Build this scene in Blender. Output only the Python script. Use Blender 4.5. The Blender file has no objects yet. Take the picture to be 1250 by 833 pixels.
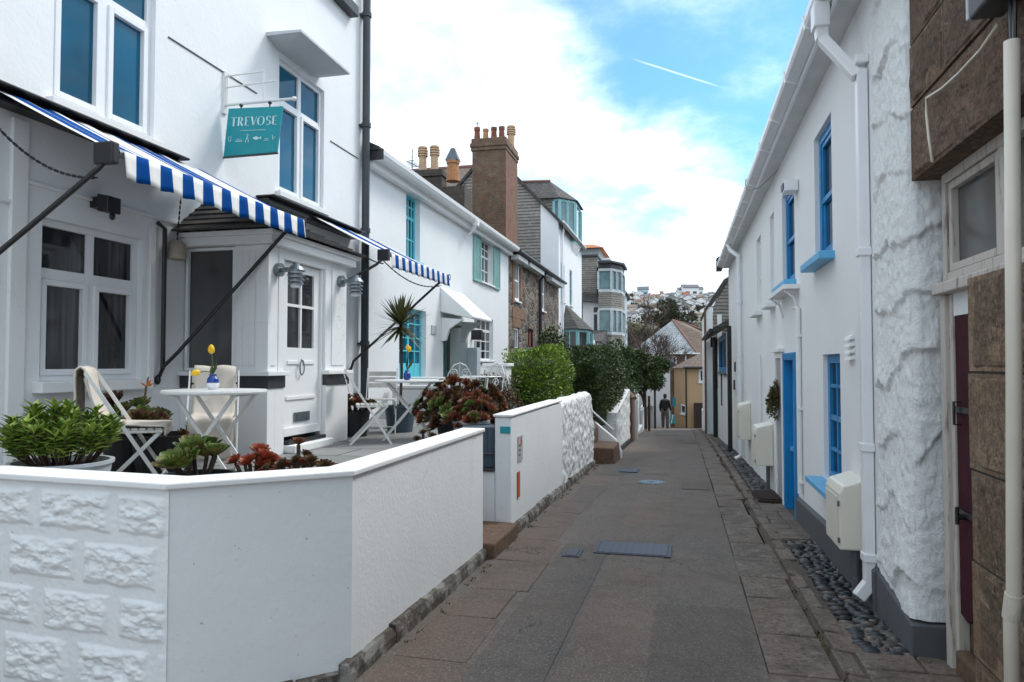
import bpy, math, random
from mathutils import Vector, Matrix, noise
R = random.Random(7)
scene = bpy.context.scene
COL = scene.collection
PI = math.pi
# ---------------------------------------------------------------- surveying: photograph pixels (1250x833) -> metres
TH = math.atan(207/868.0); PT = math.radians(1.88); FL = 868.0; EYE = 1.6
FW = Vector((-math.sin(TH)*math.cos(PT), math.cos(TH)*math.cos(PT), math.sin(PT)))
RT = Vector((math.cos(TH), math.sin(TH), 0)); UP = RT.cross(FW)
def ray(px, py): return FW + RT*((px-625)/FL) + UP*((416.5-py)/FL)
def onX(px, py, X):
    d = ray(px, py); s = X/d.x; return Vector((X, d.y*s, EYE+d.z*s))
def onY(px, py, Y):
    d = ray(px, py); s = Y/d.y; return Vector((d.x*s, Y, EYE+d.z*s))
def onZ(px, py, Z):
    d = ray(px, py); s = (Z-EYE)/d.z; return Vector((d.x*s, d.y*s, Z))
def yx(px, X): return onX(px, 445, X).y
def gz(y):                                   # the lane drops away from the camera
    y = max(y, -6.0)
    if y <= 42: return .02-.018*y-.00074*y*y
    return max(-2.04-(y-42)*.08, -7.5)
def sm(a, b, t):
    t = min(1, max(0, (t-a)/(b-a))); return t*t*(3-2*t)
def land(x, y):                              # valley, then the hill across the bay
    z = gz(y)
    if y > 105: z += (y-105)/295*46 if y < 400 else 46+sm(400, 520, y)*3
    if y > 105: z += 3*noise.noise(Vector((x*.008, y*.008, 0)))*sm(105, 200, y)
    return z
def on_land(px, py):
    d = ray(px, py); s = 20.0
    while s < 900:
        p = Vector((d.x*s, d.y*s, EYE+d.z*s))
        if p.y > 60 and p.z < land(p.x, p.y): return p
        s += 1.0
    return p
# ---------------------------------------------------------------- mesh builder
ORG = {}
class Fr:                                    # a facade frame: a along, b up, c out of the wall
    def __init__(s, O, u, n): s.O = Vector(O); s.u = Vector(u).normalized(); s.v = Vector((0,0,1)); s.n = Vector(n).normalized()
    def p(s, a, b, c=0): return s.O+s.u*a+s.v*b+s.n*c
class MB:
    def __init__(s): s.v = []; s.f = []; s.mi = []
    def add(s, vs, fs, m=0):
        o = len(s.v); s.v += [tuple(v) for v in vs]
        for f in fs: s.f.append(tuple(i+o for i in f)); s.mi.append(m)
        return s
    def quad(s, a, b, c, d, m=0): return s.add([a,b,c,d], [(0,1,2,3)], m)
    def poly(s, ps, m=0): return s.add(ps, [tuple(range(len(ps)))], m)
    def hexa(s, p, m=0):                     # 8 corners: bottom ring then top ring
        return s.add(p, [(3,2,1,0),(4,5,6,7),(0,1,5,4),(1,2,6,5),(2,3,7,6),(3,0,4,7)], m)
    def box(s, x0,x1,y0,y1,z0,z1, m=0):
        x0,x1=min(x0,x1),max(x0,x1); y0,y1=min(y0,y1),max(y0,y1); z0,z1=min(z0,z1),max(z0,z1)
        return s.hexa([(x0,y0,z0),(x1,y0,z0),(x1,y1,z0),(x0,y1,z0),(x0,y0,z1),(x1,y0,z1),(x1,y1,z1),(x0,y1,z1)], m)
    def fbox(s, fr, a0,a1,b0,b1,c0,c1, m=0):
        P = fr.p
        ps = [P(a0,b0,c0),P(a1,b0,c0),P(a1,b0,c1),P(a0,b0,c1),P(a0,b1,c0),P(a1,b1,c0),P(a1,b1,c1),P(a0,b1,c1)]
        if fr.u.cross(fr.v).dot(fr.n) > 0: ps = [ps[i] for i in (3,2,1,0,7,6,5,4)]
        return s.hexa(ps, m)
    def prism(s, ring, ext, m=0):            # polygon extruded along a vector
        n = len(ring); ext = Vector(ext); r0 = [Vector(p) for p in ring]
        fs = [tuple(range(n-1,-1,-1)), tuple(range(n,2*n))]+[(i,(i+1)%n,n+(i+1)%n,n+i) for i in range(n)]
        return s.add(r0+[p+ext for p in r0], fs, m)
    def tube(s, pts, r, n=8, r2=None, m=0, cap=True):
        pts = [Vector(p) for p in pts]; k = len(pts); vs = []
        ref = None
        for i, p in enumerate(pts):
            d = (pts[min(i+1,k-1)]-pts[max(i-1,0)]).normalized()
            if ref is None:
                ref = d.cross(Vector((0,0,1)))
                if ref.length < .1: ref = d.cross(Vector((1,0,0)))
            ref = (ref-d*ref.dot(d)).normalized(); b = d.cross(ref)
            rr = r if r2 is None else r+(r2-r)*i/(k-1)
            for j in range(n):
                t = 2*PI*j/n; vs.append(p+(ref*math.cos(t)+b*math.sin(t))*rr)
        fs = [(i*n+j, i*n+(j+1)%n, (i+1)*n+(j+1)%n, (i+1)*n+j) for i in range(k-1) for j in range(n)]
        if cap: fs += [tuple(range(n-1,-1,-1)), tuple((k-1)*n+j for j in range(n))]
        return s.add(vs, fs, m)
    def bar(s, a, b, w, h, m=0, up=(0,0,1)): # rectangular bar from a to b
        a, b = Vector(a), Vector(b); d = (b-a).normalized(); x = d.cross(Vector(up)).normalized(); z = x.cross(d)
        x *= w/2; z *= h/2
        return s.hexa([a-x-z,a+x-z,b+x-z,b-x-z,a-x+z,a+x+z,b+x+z,b-x+z], m)
    def lathe(s, prof, c, n=16, m=0, ax=None):
        c = Vector(c); vs = []; k = len(prof)
        for r, z in prof:
            for j in range(n):
                t = 2*PI*j/n; vs.append(c+Vector((r*math.cos(t), r*math.sin(t), z)))
        fs = [(i*n+j, i*n+(j+1)%n, (i+1)*n+(j+1)%n, (i+1)*n+j) for i in range(k-1) for j in range(n)]
        fs += [tuple(range(n-1,-1,-1)), tuple((k-1)*n+j for j in range(n))]
        return s.add(vs, fs, m)
    def blob(s, c, rx, ry, rz, n=8, k=6, jit=0, m=0, seed=0):
        c = Vector(c); vs = []
        for i in range(k+1):
            ph = PI*i/k
            for j in range(n):
                t = 2*PI*j/n; d = Vector((math.sin(ph)*math.cos(t), math.sin(ph)*math.sin(t), -math.cos(ph)))
                q = 1+jit*noise.noise(d*1.7+Vector((seed, seed*.7, 0)))
                vs.append(c+Vector((d.x*rx*q, d.y*ry*q, d.z*rz*q)))
        return s.add(vs, [(i*n+j, i*n+(j+1)%n, (i+1)*n+(j+1)%n, (i+1)*n+j) for i in range(k) for j in range(n)], m)
    def leaf(s, p, d, up, L, W, m=0, fold=.15):
        p = Vector(p); d = d.normalized(); x = d.cross(up)
        x = x.normalized() if x.length > 1e-4 else Vector((1,0,0)); n = x.cross(d)
        a = p+d*L*.45+x*W*.5+n*fold*W; b = p+d*L*.45-x*W*.5+n*fold*W; t = p+d*L
        return s.add([p, a, t, b], [(0,1,2),(0,2,3)], m)
    def wall(s, fr, a0,a1,b0,b1, ops, rev=.15, m=0, b0b=None):
        A = sorted({a0,a1,*[o[0] for o in ops],*[o[1] for o in ops]}); B = sorted({b0,b1,*[o[2] for o in ops],*[o[3] for o in ops]})
        A = [x for x in A if a0-1e-6<=x<=a1+1e-6]; B = [x for x in B if b0-1e-6<=x<=b1+1e-6]
        P = fr.p
        flip = fr.u.cross(fr.v).dot(fr.n) < 0
        def q(*ps):
            s.quad(*(ps[::-1] if flip else ps), m=m)
        for i in range(len(A)-1):
            for j in range(len(B)-1):
                ca, cb = (A[i]+A[i+1])/2, (B[j]+B[j+1])/2
                if any(o[0]<ca<o[1] and o[2]<cb<o[3] for o in ops): continue
                q(P(A[i],B[j]),P(A[i+1],B[j]),P(A[i+1],B[j+1]),P(A[i],B[j+1]))
        for o in ops:
            l,r,b,t = o[:4]; k = -rev
            q(P(l,b,0),P(l,b,k),P(r,b,k),P(r,b,0)) if False else None
            q(P(l,b),P(l,t),P(l,t,k),P(l,b,k)); q(P(r,t),P(r,b),P(r,b,k),P(r,t,k))
            q(P(l,t),P(r,t),P(r,t,k),P(l,t,k)); q(P(r,b),P(l,b),P(l,b,k),P(r,b,k))
        return s
    def build(s, name, mat, parent=None, smooth=False, bevel=0, loc=None, seg=2, tagd=None):
        me = bpy.data.meshes.new(name)
        if parent is not None: O = Vector(ORG[parent.name])
        elif loc is not None: O = Vector(loc)
        else:
            xs = [v[0] for v in s.v]; ys = [v[1] for v in s.v]
            O = Vector(((min(xs)+max(xs))/2, (min(ys)+max(ys))/2, min(v[2] for v in s.v)))
        me.from_pydata([(v[0]-O.x, v[1]-O.y, v[2]-O.z) for v in s.v], [], s.f); me.update()
        ms = mat if isinstance(mat, (list, tuple)) else [mat]
        for m in ms: me.materials.append(m)
        if len(ms) > 1: me.polygons.foreach_set('material_index', s.mi)
        if smooth: me.polygons.foreach_set('use_smooth', [True]*len(me.polygons))
        o = bpy.data.objects.new(name, me); COL.objects.link(o)
        if parent is not None: o.parent = parent; ORG[o.name] = ORG[parent.name]
        else: o.location = O; ORG[o.name] = tuple(O)
        if bevel:
            b = o.modifiers.new('edge', 'BEVEL'); b.width = bevel; b.segments = seg; b.limit_method = 'ANGLE'; b.angle_limit = math.radians(40)
        if tagd: tag(o, *tagd)
        return o
def tag(o, label, cat, group=None, kind=None):
    if label: o['label'] = label
    if cat: o['category'] = cat
    if group: o['group'] = group
    if kind: o['kind'] = kind
    return o
def root(name, loc, label, cat, group=None):
    o = bpy.data.objects.new(name, None); COL.objects.link(o); o.location = loc; o.empty_display_size = .2
    ORG[o.name] = tuple(loc); return tag(o, label, cat, group)
def struct(o): o['kind'] = 'structure'; return o
def copy_tree(o, parent=None):
    c = o.copy(); COL.objects.link(c); ORG[c.name] = ORG.get(o.name, (0,0,0))
    if parent is not None: c.parent = parent
    for ch in list(o.children): copy_tree(ch, c)
    return c
# ---------------------------------------------------------------- materials
def srgb(r, g, b):
    f = lambda c: (c/12.92 if c <= .04045 else ((c+.055)/1.055)**2.4)
    return (f(r/255), f(g/255), f(b/255), 1)
class NT:
    def __init__(s, name):
        s.m = bpy.data.materials.new(name); s.m.use_nodes = True; s.t = s.m.node_tree; s.b = s.t.nodes['Principled BSDF']; s.tc = None
    def n(s, ty, **k):
        x = s.t.nodes.new(ty)
        for a, v in k.items(): setattr(x, a, v)
        return x
    def l(s, a, b): s.t.links.new(a, b)
    def obj(s):
        if not s.tc: s.tc = s.n('ShaderNodeTexCoord')
        return s.tc.outputs['Object']
    def val(s, x, sock):
        if isinstance(x, (int, float)): sock.default_value = x
        elif isinstance(x, tuple): sock.default_value = x if len(sock.default_value) == len(x) else x[:3]
        else: s.l(x, sock)
    def math(s, op, a, b=0, c=0):
        x = s.n('ShaderNodeMath', operation=op); s.val(a, x.inputs[0]); s.val(b, x.inputs[1]); s.val(c, x.inputs[2]); return x.outputs[0]
    def mix(s, f, a, b, bt='MIX'):
        x = s.n('ShaderNodeMix', data_type='RGBA', blend_type=bt); s.val(f, x.inputs[0]); s.val(a, x.inputs[6]); s.val(b, x.inputs[7]); return x.outputs[2]
    def noise(s, sc, det=4, rough=.55, vec=None, dist=0):
        x = s.n('ShaderNodeTexNoise'); x.inputs['Scale'].default_value = sc; x.inputs['Detail'].default_value = det
        x.inputs['Roughness'].default_value = rough; x.inputs['Distortion'].default_value = dist
        s.l(vec if vec is not None else s.obj(), x.inputs['Vector']); return x.outputs['Fac']
    def vor(s, sc, feat='F1', vec=None, rnd=1):
        x = s.n('ShaderNodeTexVoronoi', feature=feat); x.inputs['Scale'].default_value = sc; x.inputs['Randomness'].default_value = rnd
        s.l(vec if vec is not None else s.obj(), x.inputs['Vector']); return x
    def ramp(s, f, st):
        x = s.n('ShaderNodeValToRGB'); e = x.color_ramp.elements
        while len(e) < len(st): e.new(.5)
        for q, (p, c) in zip(e, st): q.position = p; q.color = c if isinstance(c, tuple) else (c,c,c,1)
        s.l(f, x.inputs[0]); return x.outputs[0]
    def mr(s, f, a, b, c, d):
        x = s.n('ShaderNodeMapRange'); s.val(f, x.inputs[0])
        for i, q in enumerate((a,b,c,d)): x.inputs[i+1].default_value = q
        return x.outputs[0]
    def bump(s, h, st=.3, dist=.01, nrm=None):
        x = s.n('ShaderNodeBump'); x.inputs['Strength'].default_value = st; x.inputs['Distance'].default_value = dist; s.l(h, x.inputs['Height'])
        if nrm is not None: s.l(nrm, x.inputs['Normal'])
        return x.outputs[0]
    def done(s, col=None, rough=None, nrm=None, **k):
        if col is not None: s.val(col, s.b.inputs['Base Color'])
        if rough is not None: s.val(rough, s.b.inputs['Roughness'])
        if nrm is not None: s.l(nrm, s.b.inputs['Normal'])
        for a, v in k.items(): s.val(v, s.b.inputs[a.replace('_', ' ')])
        return s.m
    def vec(s, a, b, c=0.0):
        x = s.n('ShaderNodeCombineXYZ')
        for i, q in enumerate((a,b,c)): s.val(q, x.inputs[i])
        return x.outputs[0]
    def sep(s):
        x = s.n('ShaderNodeSeparateXYZ'); s.l(s.obj(), x.inputs[0]); return x.outputs
def sc3(c, k): return (c[0]*k, c[1]*k, c[2]*k, 1)
def plain(name, c, rough=.6, var=.12, sc=6, bump=0, bsc=60, metal=0, spec=.5):
    t = NT(name); c = tuple(c)+(1,) if len(c) == 3 else c
    f = t.noise(sc); col = t.mix(t.mr(f, .3, .7, 0, 1), sc3(c, 1-var), sc3(c, 1+var*.6))
    nr = t.bump(t.noise(bsc, 3), bump, .005) if bump else None
    return t.done(col, rough, nr, Metallic=metal, Specular_IOR_Level=spec)
def paint(name, c, dirt=.25, bump=.25, bsc=25, rough=.75):
    """masonry paint: mottled, rain-streaked, faintly uneven"""
    t = NT(name); c = tuple(c)+(1,) if len(c) == 3 else c
    o = t.sep(); vs = t.vec(t.math('MULTIPLY', o[0], 2.2), t.math('MULTIPLY', o[1], 2.2), t.math('MULTIPLY', o[2], .30))
    st = t.math('MULTIPLY', t.mr(t.noise(1.0, 6, .65, vs), .56, .85, 0, 1), t.mr(t.noise(.45, 3), .42, .7, 0, 1))
    big = t.mr(t.noise(.9, 4), .35, .7, 0, 1)
    col = t.mix(big, c, sc3((c[0]*.94, c[1]*.95, c[2]*.95), 1))
    col = t.mix(t.math('MULTIPLY', st, dirt), col, (c[0]*.62, c[1]*.6, c[2]*.54, 1))
    sp = t.mr(t.noise(34, 2), .73, .76, 0, 1)
    col = t.mix(t.math('MULTIPLY', sp, dirt*1.2), col, (.25,.24,.21,1))
    x = t.n('ShaderNodeVectorMath', operation='ADD'); t.l(t.obj(), x.inputs[0]); nn = t.n('ShaderNodeTexNoise'); nn.inputs['Scale'].default_value = 1.7; nn.inputs['Detail'].default_value = 7; t.l(t.obj(), nn.inputs['Vector']); t.l(nn.outputs['Color'], x.inputs[1])
    ck = t.math('MULTIPLY', t.mr(t.vor(.55, 'DISTANCE_TO_EDGE', x.outputs[0]).outputs['Distance'], .0008, .003, 1, 0), t.mr(t.noise(.5, 3), .52, .62, 0, 1))
    col = t.mix(t.math('MULTIPLY', ck, dirt*1.3), col, (.22,.21,.19,1))
    h = t.math('ADD', t.noise(bsc, 5, .6), t.math('MULTIPLY', t.noise(3, 2), 1.5)); h = t.math('SUBTRACT', h, t.math('MULTIPLY', ck, .5))
    return t.done(col, rough, t.bump(h, bump, .012))
M = {}
M['white'] = paint('white_masonry_paint', (.80,.81,.82))
M['white2'] = paint('white_masonry_paint_smooth', (.80,.80,.80), .3, .15, 45)
M['white_r'] = paint('white_masonry_paint_worn', (.76,.78,.79), .55, .28, 30)
M['rough'] = paint('white_rough_paint', (.78,.79,.79), .3, .7, 70)
M['pvc'] = plain('white_gloss_frame', (.80,.81,.83), .3, .03)
M['oldwood'] = None
M['cream'] = plain('cream_enamel', (.72,.69,.60), .38, .05, 3)
M['creampipe'] = plain('cream_pipe', (.66,.61,.52), .4, .08, 3)
M['black'] = plain('black_metal', (.012,.012,.014), .4, .2)
M['darkpipe'] = plain('dark_grey_pipe', (.035,.045,.052), .4, .2)
M['plinth'] = paint('grey_plinth_paint', (.085,.09,.10), .4, .3, 20)
M['galv'] = plain('galvanised_metal', (.20,.23,.25), .35, .15, 20, metal=.7)
M['turq'] = plain('turquoise_wood_paint', (.10,.55,.66), .45, .1)
M['pale_turq'] = plain('pale_turquoise_paint', (.30,.58,.60), .5, .08)
M['sage'] = plain('sage_shutter_paint', (.22,.45,.42), .5, .1)
M['blue'] = plain('bright_blue_gloss', (.006,.215,.50), .35, .22, 3)
M['blue_sill'] = plain('sky_blue_sill_paint', (.10,.40,.68), .45, .08)
M['maroon'] = plain('faded_maroon_door', (.050,.006,.014), .75, .35, 8, .3, 40, spec=.2)
M['pewter'] = plain('dark_slate_band', (.035,.037,.04), .5, .3, 12)
M['sign'] = plain('teal_sign_face', (.004,.27,.31), .45, .06)
M['sign_text'] = plain('pale_sign_lettering', (.55,.75,.76), .5, .02)
M['terra'] = plain('terracotta', (.42,.20,.09), .8, .25, 9)
M['buff'] = plain('buff_clay', (.52,.36,.23), .8, .2, 9)
M['redpot'] = plain('red_clay', (.20,.07,.04), .85, .35, 7)
M['lead'] = plain('lead', (.10,.13,.15), .55, .2)
M['throw'] = plain('cream_wool', (.62,.56,.49), .95, .1, 8, .5, 90)
M['whitemetal'] = plain('white_painted_metal', (.70,.70,.68), .4, .06, 20)
M['agedwhite'] = plain('worn_white_slats', (.62,.60,.56), .55, .15, 15)
M['soil'] = plain('potting_soil', (.02,.014,.01), .95, .4, 30, .5)
M['bowl'] = plain('pale_grey_bowl', (.52,.56,.60), .45, .08)
M['potblack'] = plain('black_planter', (.010,.010,.012), .55, .2)
M['zinc'] = plain('blue_grey_planter', (.06,.09,.12), .5, .2, 5)
M['skin'] = plain('skin', (.45,.26,.19), .6, .08)
M['jacket'] = plain('black_jacket', (.008,.008,.010), .8, .3)
M['trousers'] = plain('grey_trousers', (.13,.12,.11), .85, .15)
M['hair'] = plain('dark_hair', (.015,.012,.01), .7, .3)
M['bag'] = plain('turquoise_bag', (.01,.28,.34), .5, .2)
M['orange'] = plain('orange_red_plate', (.55,.10,.03), .5, .1)
M['plate'] = plain('pale_grey_plate', (.42,.44,.46), .5, .2, 30)
M['mat'] = plain('dark_brown_mat', (.030,.018,.015), .95, .4, 60, .8, 120)
M['brown'] = plain('dark_brown_boards', (.045,.022,.018), .7, .3)
M['tan'] = paint('tan_render', (.50,.335,.19), .35, .3, 20)
M['tulip'] = plain('tulip_yellow', (.80,.48,.01), .5, .1)
M['flower'] = plain('orange_petal', (.60,.16,.01), .5, .1)
M['cobalt'] = plain('cobalt_glaze', (.01,.05,.25), .2, .2, 30)
M['glaze'] = plain('white_glaze', (.7,.72,.75), .2, .05)
M['soffit'] = plain('soffit_paint', (.66,.66,.67), .55, .08, 3)
M['orange_tile'] = plain('orange_tiles', (.42,.13,.03), .8, .4, 14)
M['red_ridge'] = plain('red_ridge_tile', (.20,.095,.075), .85, .25, 6)
def glass(name, c, rough=.03, spec=.5, ior=1.5, curtain=None):
    t = NT(name)
    f = t.noise(1.3, 2); col = t.mix(t.mr(f, .4, .65, 0, 1), c, sc3(c, .55))
    if curtain:
        o = t.sep(); v = t.vec(t.math('MULTIPLY', o[0], 7), t.math('MULTIPLY', o[1], 7), t.math('MULTIPLY', o[2], .25))
        k = t.math('MULTIPLY', t.mr(t.noise(1.0, 3, .6, v), .48, .66, 0, 1), t.mr(t.noise(1.1, 2), .42, .58, 0, 1)); col = t.mix(k, col, curtain)
    nr = t.bump(t.noise(1.7, 1), .05, .02)
    return t.done(col, rough, nr, Specular_IOR_Level=spec, IOR=ior)
M['glass'] = glass('dark_window_glass', (.024,.025,.028,1), curtain=(.11,.11,.11,1))
M['glass_sky_refl'] = glass('painted_sky_reflection_glass', (.0004,.105,.195,1), .04, .32)  # blue sky reflection painted into the base colour of the panes
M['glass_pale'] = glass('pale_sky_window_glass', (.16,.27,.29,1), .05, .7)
M['glass_far'] = glass('far_window_glass', (.04,.055,.06,1))
M['glass_grey'] = glass('greyish_window_glass', (.12,.12,.12,1), .15)
def planar(t, ax):
    o = t.sep()
    return t.vec(o[1] if ax == 'X' else o[0], o[2], 0.0)
def bricks(name, ax, c1, c2, mortar, w, h, ms, bump=.5, off=.5, rough=.85, lich=None, wob=.0, dark=.5, streak=0):
    t = NT(name); v = planar(t, ax)
    if wob:
        x = t.n('ShaderNodeVectorMath', operation='ADD'); t.l(v, x.inputs[0])
        nn = t.n('ShaderNodeTexNoise'); nn.inputs['Scale'].default_value = 2.5; t.l(t.obj(), nn.inputs['Vector'])
        y = t.n('ShaderNodeVectorMath', operation='SCALE'); t.l(nn.outputs['Color'], y.inputs[0]); y.inputs['Scale'].default_value = wob; t.l(y.outputs[0], x.inputs[1]); v = x.outputs[0]
    b = t.n('ShaderNodeTexBrick'); t.l(v, b.inputs['Vector']); b.offset = off
    b.inputs['Color1'].default_value = tuple(c1)+(1,); b.inputs['Color2'].default_value = tuple(c2)+(1,); b.inputs['Mortar'].default_value = tuple(mortar)+(1,)
    b.inputs['Scale'].default_value = 1; b.inputs['Mortar Size'].default_value = ms; b.inputs['Brick Width'].default_value = w; b.inputs['Row Height'].default_value = h
    b.inputs['Mortar Smooth'].default_value = .2; b.inputs['Bias'].default_value = 0
    n1 = t.noise(3.5, 5, .65); n2 = t.noise(40, 3)
    col = t.mix(t.math('MULTIPLY', t.mr(n1, .35, .75, 0, 1), dark), b.outputs['Color'], sc3(c1, .35))
    col = t.mix(t.math('MULTIPLY', n2, .35), col, sc3(c2, .5))
    if lich: col = t.mix(t.mr(t.noise(5, 6, .7), .52, .68, 0, lich[1]), col, tuple(lich[0])+(1,))
    hh = t.math('ADD', t.math('MULTIPLY', b.outputs['Fac'], -1.0), t.math('MULTIPLY', t.noise(30, 4), .7))
    return t.done(col, rough, t.bump(hh, bump, .012))
M['brick'] = bricks('old_stack_brick', 'Y', (.25,.115,.062), (.15,.095,.06), (.17,.15,.12), .23, .075, .012, .8, lich=((.20,.165,.11), .95), dark=.75)
M['brickX'] = bricks('old_red_brick', 'X', (.30,.10,.055), (.20,.085,.05), (.20,.16,.12), .23, .075, .012, .8, lich=((.19,.16,.11), .55), dark=.6)
M['house_brick'] = bricks('brown_house_brick', 'Y', (.24,.12,.075), (.19,.10,.065), (.2,.16,.12), .23, .08, .012, .3)
M['slateY'] = bricks('slate_hanging', 'Y', (.27,.25,.22), (.36,.34,.30), (.075,.068,.06), 3.7, .135, .024, .9, wob=.035, lich=((.42,.39,.33), .6), dark=.35)
M['slateX'] = bricks('slate_roofing', 'X', (.060,.058,.056), (.105,.10,.095), (.02,.018,.016), .3, .13, .012, .8, wob=.02, lich=((.20,.17,.11), .35))
M['slateRoofY'] = bricks('slate_roofing_cross', 'Y', (.060,.058,.056), (.105,.10,.095), (.02,.018,.016), .3, .13, .012, .8, wob=.02, lich=((.19,.15,.11), .35))
M['paleslate'] = bricks('pale_lichen_slate', 'Y', (.24,.27,.29), (.38,.41,.43), (.12,.13,.14), .35, .2, .01, .4, lich=((.16,.16,.14), .5))
M['browntile'] = bricks('brown_roof_tile', 'Y', (.15,.10,.075), (.20,.14,.105), (.06,.045,.035), .25, .16, .012, .6)
M['gblockX'] = None
def granite(name, c, dark, ax=None, w=.9, h=.36, bump=1.0, off=.5, moss=0, white=0, isl=0):
    t = NT(name)
    v1 = t.vor(55); n1 = t.noise(30, 9, .85); g_ = t.n('ShaderNodeNewGeometry'); n2 = t.noise(2.2, 4)
    col = t.mix(t.mr(n1, .42, .60, 0, 1), tuple(dark)+(1,), tuple(c)+(1,))
    col = t.mix(t.mr(v1.outputs['Color'], .0, .35, .75, 0), col, (.012,.010,.009,1))
    col = t.mix(t.mr(v1.outputs['Color'], .86, .95, 0, .5), col, sc3(c, 2.0))
    col = t.mix(t.mr(n2, .4, .7, 0, .55), col, sc3((c[0]*1.1, c[1]*.85, c[2]*.7), .5)); col = t.mix(t.mr(t.noise(5, 5, .7), .5, .7, 0, .5), col, sc3((c[0]*.95, c[1]*1.05, c[2]*1.1), 1.1))
    if isl: col = t.mix(1, col, t.ramp(g_.outputs['Random Per Island'], [(0,(.85,.82,.80,1)),(.5,(1.2,1.15,1.10,1)),(1,(1.7,1.62,1.5,1))]), 'MULTIPLY')
    if moss: col = t.mix(t.mr(t.noise(3.1, 8, .75), .48, .68, 0, moss), col, (.035,.030,.020,1))
    if white: col = t.mix(t.mr(t.noise(4.5, 7, .7), .50, .58, 0, white), col, (.52,.52,.50,1))
    h_ = t.math('ADD', n1, t.math('MULTIPLY', t.noise(14, 4), 1.2))
    if ax:
        b = t.n('ShaderNodeTexBrick'); t.l(planar(t, ax), b.inputs['Vector']); b.offset = off
        b.inputs['Scale'].default_value = 1; b.inputs['Mortar Size'].default_value = .012; b.inputs['Brick Width'].default_value = w; b.inputs['Row Height'].default_value = h
        b.inputs['Color1'].default_value = (1.1,1,.95,1); b.inputs['Color2'].default_value = (.72,.7,.7,1); b.inputs['Mortar'].default_value = (.32,.29,.27,1)
        col = t.mix(1, col, b.outputs['Color'], 'MULTIPLY')
        h_ = t.math('ADD', h_, t.math('MULTIPLY', b.outputs['Fac'], -2.5))
    return t.done(col, .85, t.bump(h_, bump, .01))
M['granite'] = granite('rough_granite', (.225,.145,.098), (.060,.041,.031), bump=1.6, isl=1)
M['gblockX'] = granite('granite_blocks', (.135,.085,.058), (.045,.030,.024), 'X', .95, .40)
M['gpier'] = granite('granite_pier', (.30,.215,.145), (.080,.057,.041), bump=1.6, isl=1)
M['step'] = granite('brown_step_stone', (.20,.12,.075), (.09,.055,.035))
M['kerbstone'] = granite('kerb_granite', (.215,.172,.142), (.10,.079,.064), bump=.5, moss=.75)
def rubble():
    t = NT('rubble_stone'); o = t.sep()
    v = t.vec(t.math('MULTIPLY', o[0], 2.6), t.math('MULTIPLY', o[1], 2.6), t.math('MULTIPLY', o[2], 4.6))
    a = t.vor(1.0, 'F1', v, .9); e = t.vor(1.0, 'DISTANCE_TO_EDGE', v, .9)
    s = t.n('ShaderNodeSeparateColor'); t.l(a.outputs['Color'], s.inputs[0])
    col = t.ramp(s.outputs[0], [(0,(.05,.042,.036,1)),(.3,(.11,.085,.065,1)),(.55,(.17,.14,.115,1)),(.75,(.24,.12,.06,1)),(1,(.26,.22,.18,1))])
    col = t.mix(t.mr(t.noise(30, 5, .7), .35, .7, 0, .6), col, (.06,.05,.042,1))
    ed = t.mr(e.outputs['Distance'], .02, .09, 1, 0)
    col = t.mix(ed, col, (.20,.18,.155,1))
    h = t.math('ADD', t.mr(e.outputs['Distance'], 0, .15, 0, 1), t.math('MULTIPLY', t.noise(25, 4), .5))
    return t.done(col, .9, t.bump(h, .9, .03))
M['rubble'] = rubble()
def tarmac(name, c, warm=0, rough=.88):
    t = NT(name); n = t.noise(190, 3, .7); m2 = t.noise(.8, 5, .6); m3 = t.noise(7, 6, .7)
    c = tuple(c)
    col = t.mix(t.mr(n, .38, .62, 0, 1), sc3(c, .62), sc3(c, 1.35)); g2 = t.noise(55, 4, .75); col = t.mix(t.mr(g2, .40, .60, 0, .85), col, sc3(c, .50)); col = t.mix(t.mr(t.noise(70, 2, .6), .58, .66, 0, .7), col, sc3((c[0]*1.05,c[1],c[2]*.95), 2.0))
    col = t.mix(t.mr(m2, .35, .7, 0, .55), col, sc3((c[0]*1.15, c[1]*.95, c[2]*.82), .9))
    col = t.mix(t.mr(m3, .55, .8, 0, .5), col, sc3(c, .5))
    col = t.mix(t.mr(t.noise(2.3, 8, .75, None, .6), .50, .72, 0, .55), col, (c[0]*.42, c[1]*.38, c[2]*.33, 1)); col = t.mix(t.mr(t.noise(1.4, 7, .7), .56, .72, 0, .35), col, (c[0]*1.5, c[1]*1.45, c[2]*1.4, 1))
    cr = t.vor(.7, 'DISTANCE_TO_EDGE', None, 1)
    x = t.n('ShaderNodeVectorMath', operation='ADD'); t.l(t.obj(), x.inputs[0])
    nn = t.n('ShaderNodeTexNoise'); nn.inputs['Scale'].default_value = 2.0; nn.inputs['Detail'].default_value = 6; t.l(t.obj(), nn.inputs['Vector']); t.l(nn.outputs['Color'], x.inputs[1]); t.l(x.outputs[0], cr.inputs['Vector'])
    crk = t.math('MULTIPLY', t.mr(cr.outputs['Distance'], .002, .006, 1, 0), t.mr(t.noise(.6, 2), .5, .6, 0, .7))
    col = t.mix(crk, col, (.012,.011,.010,1))
    v = t.vor(230)
    h = t.math('ADD', n, t.math('MULTIPLY', v.outputs['Distance'], .8))
    return t.done(col, rough, t.bump(h, .55, .006))
M['road'] = tarmac('worn_tarmac', (.158,.136,.120))
M['road_warm'] = tarmac('warm_trench_tarmac', (.170,.141,.119))
M['road_dark'] = tarmac('dark_patch_tarmac', (.132,.115,.103))
M['red_slab'] = tarmac('reddish_gutter_slabs', (.150,.117,.097))
M['mortar'] = tarmac('mortar_bed', (.10,.080,.065))
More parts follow.
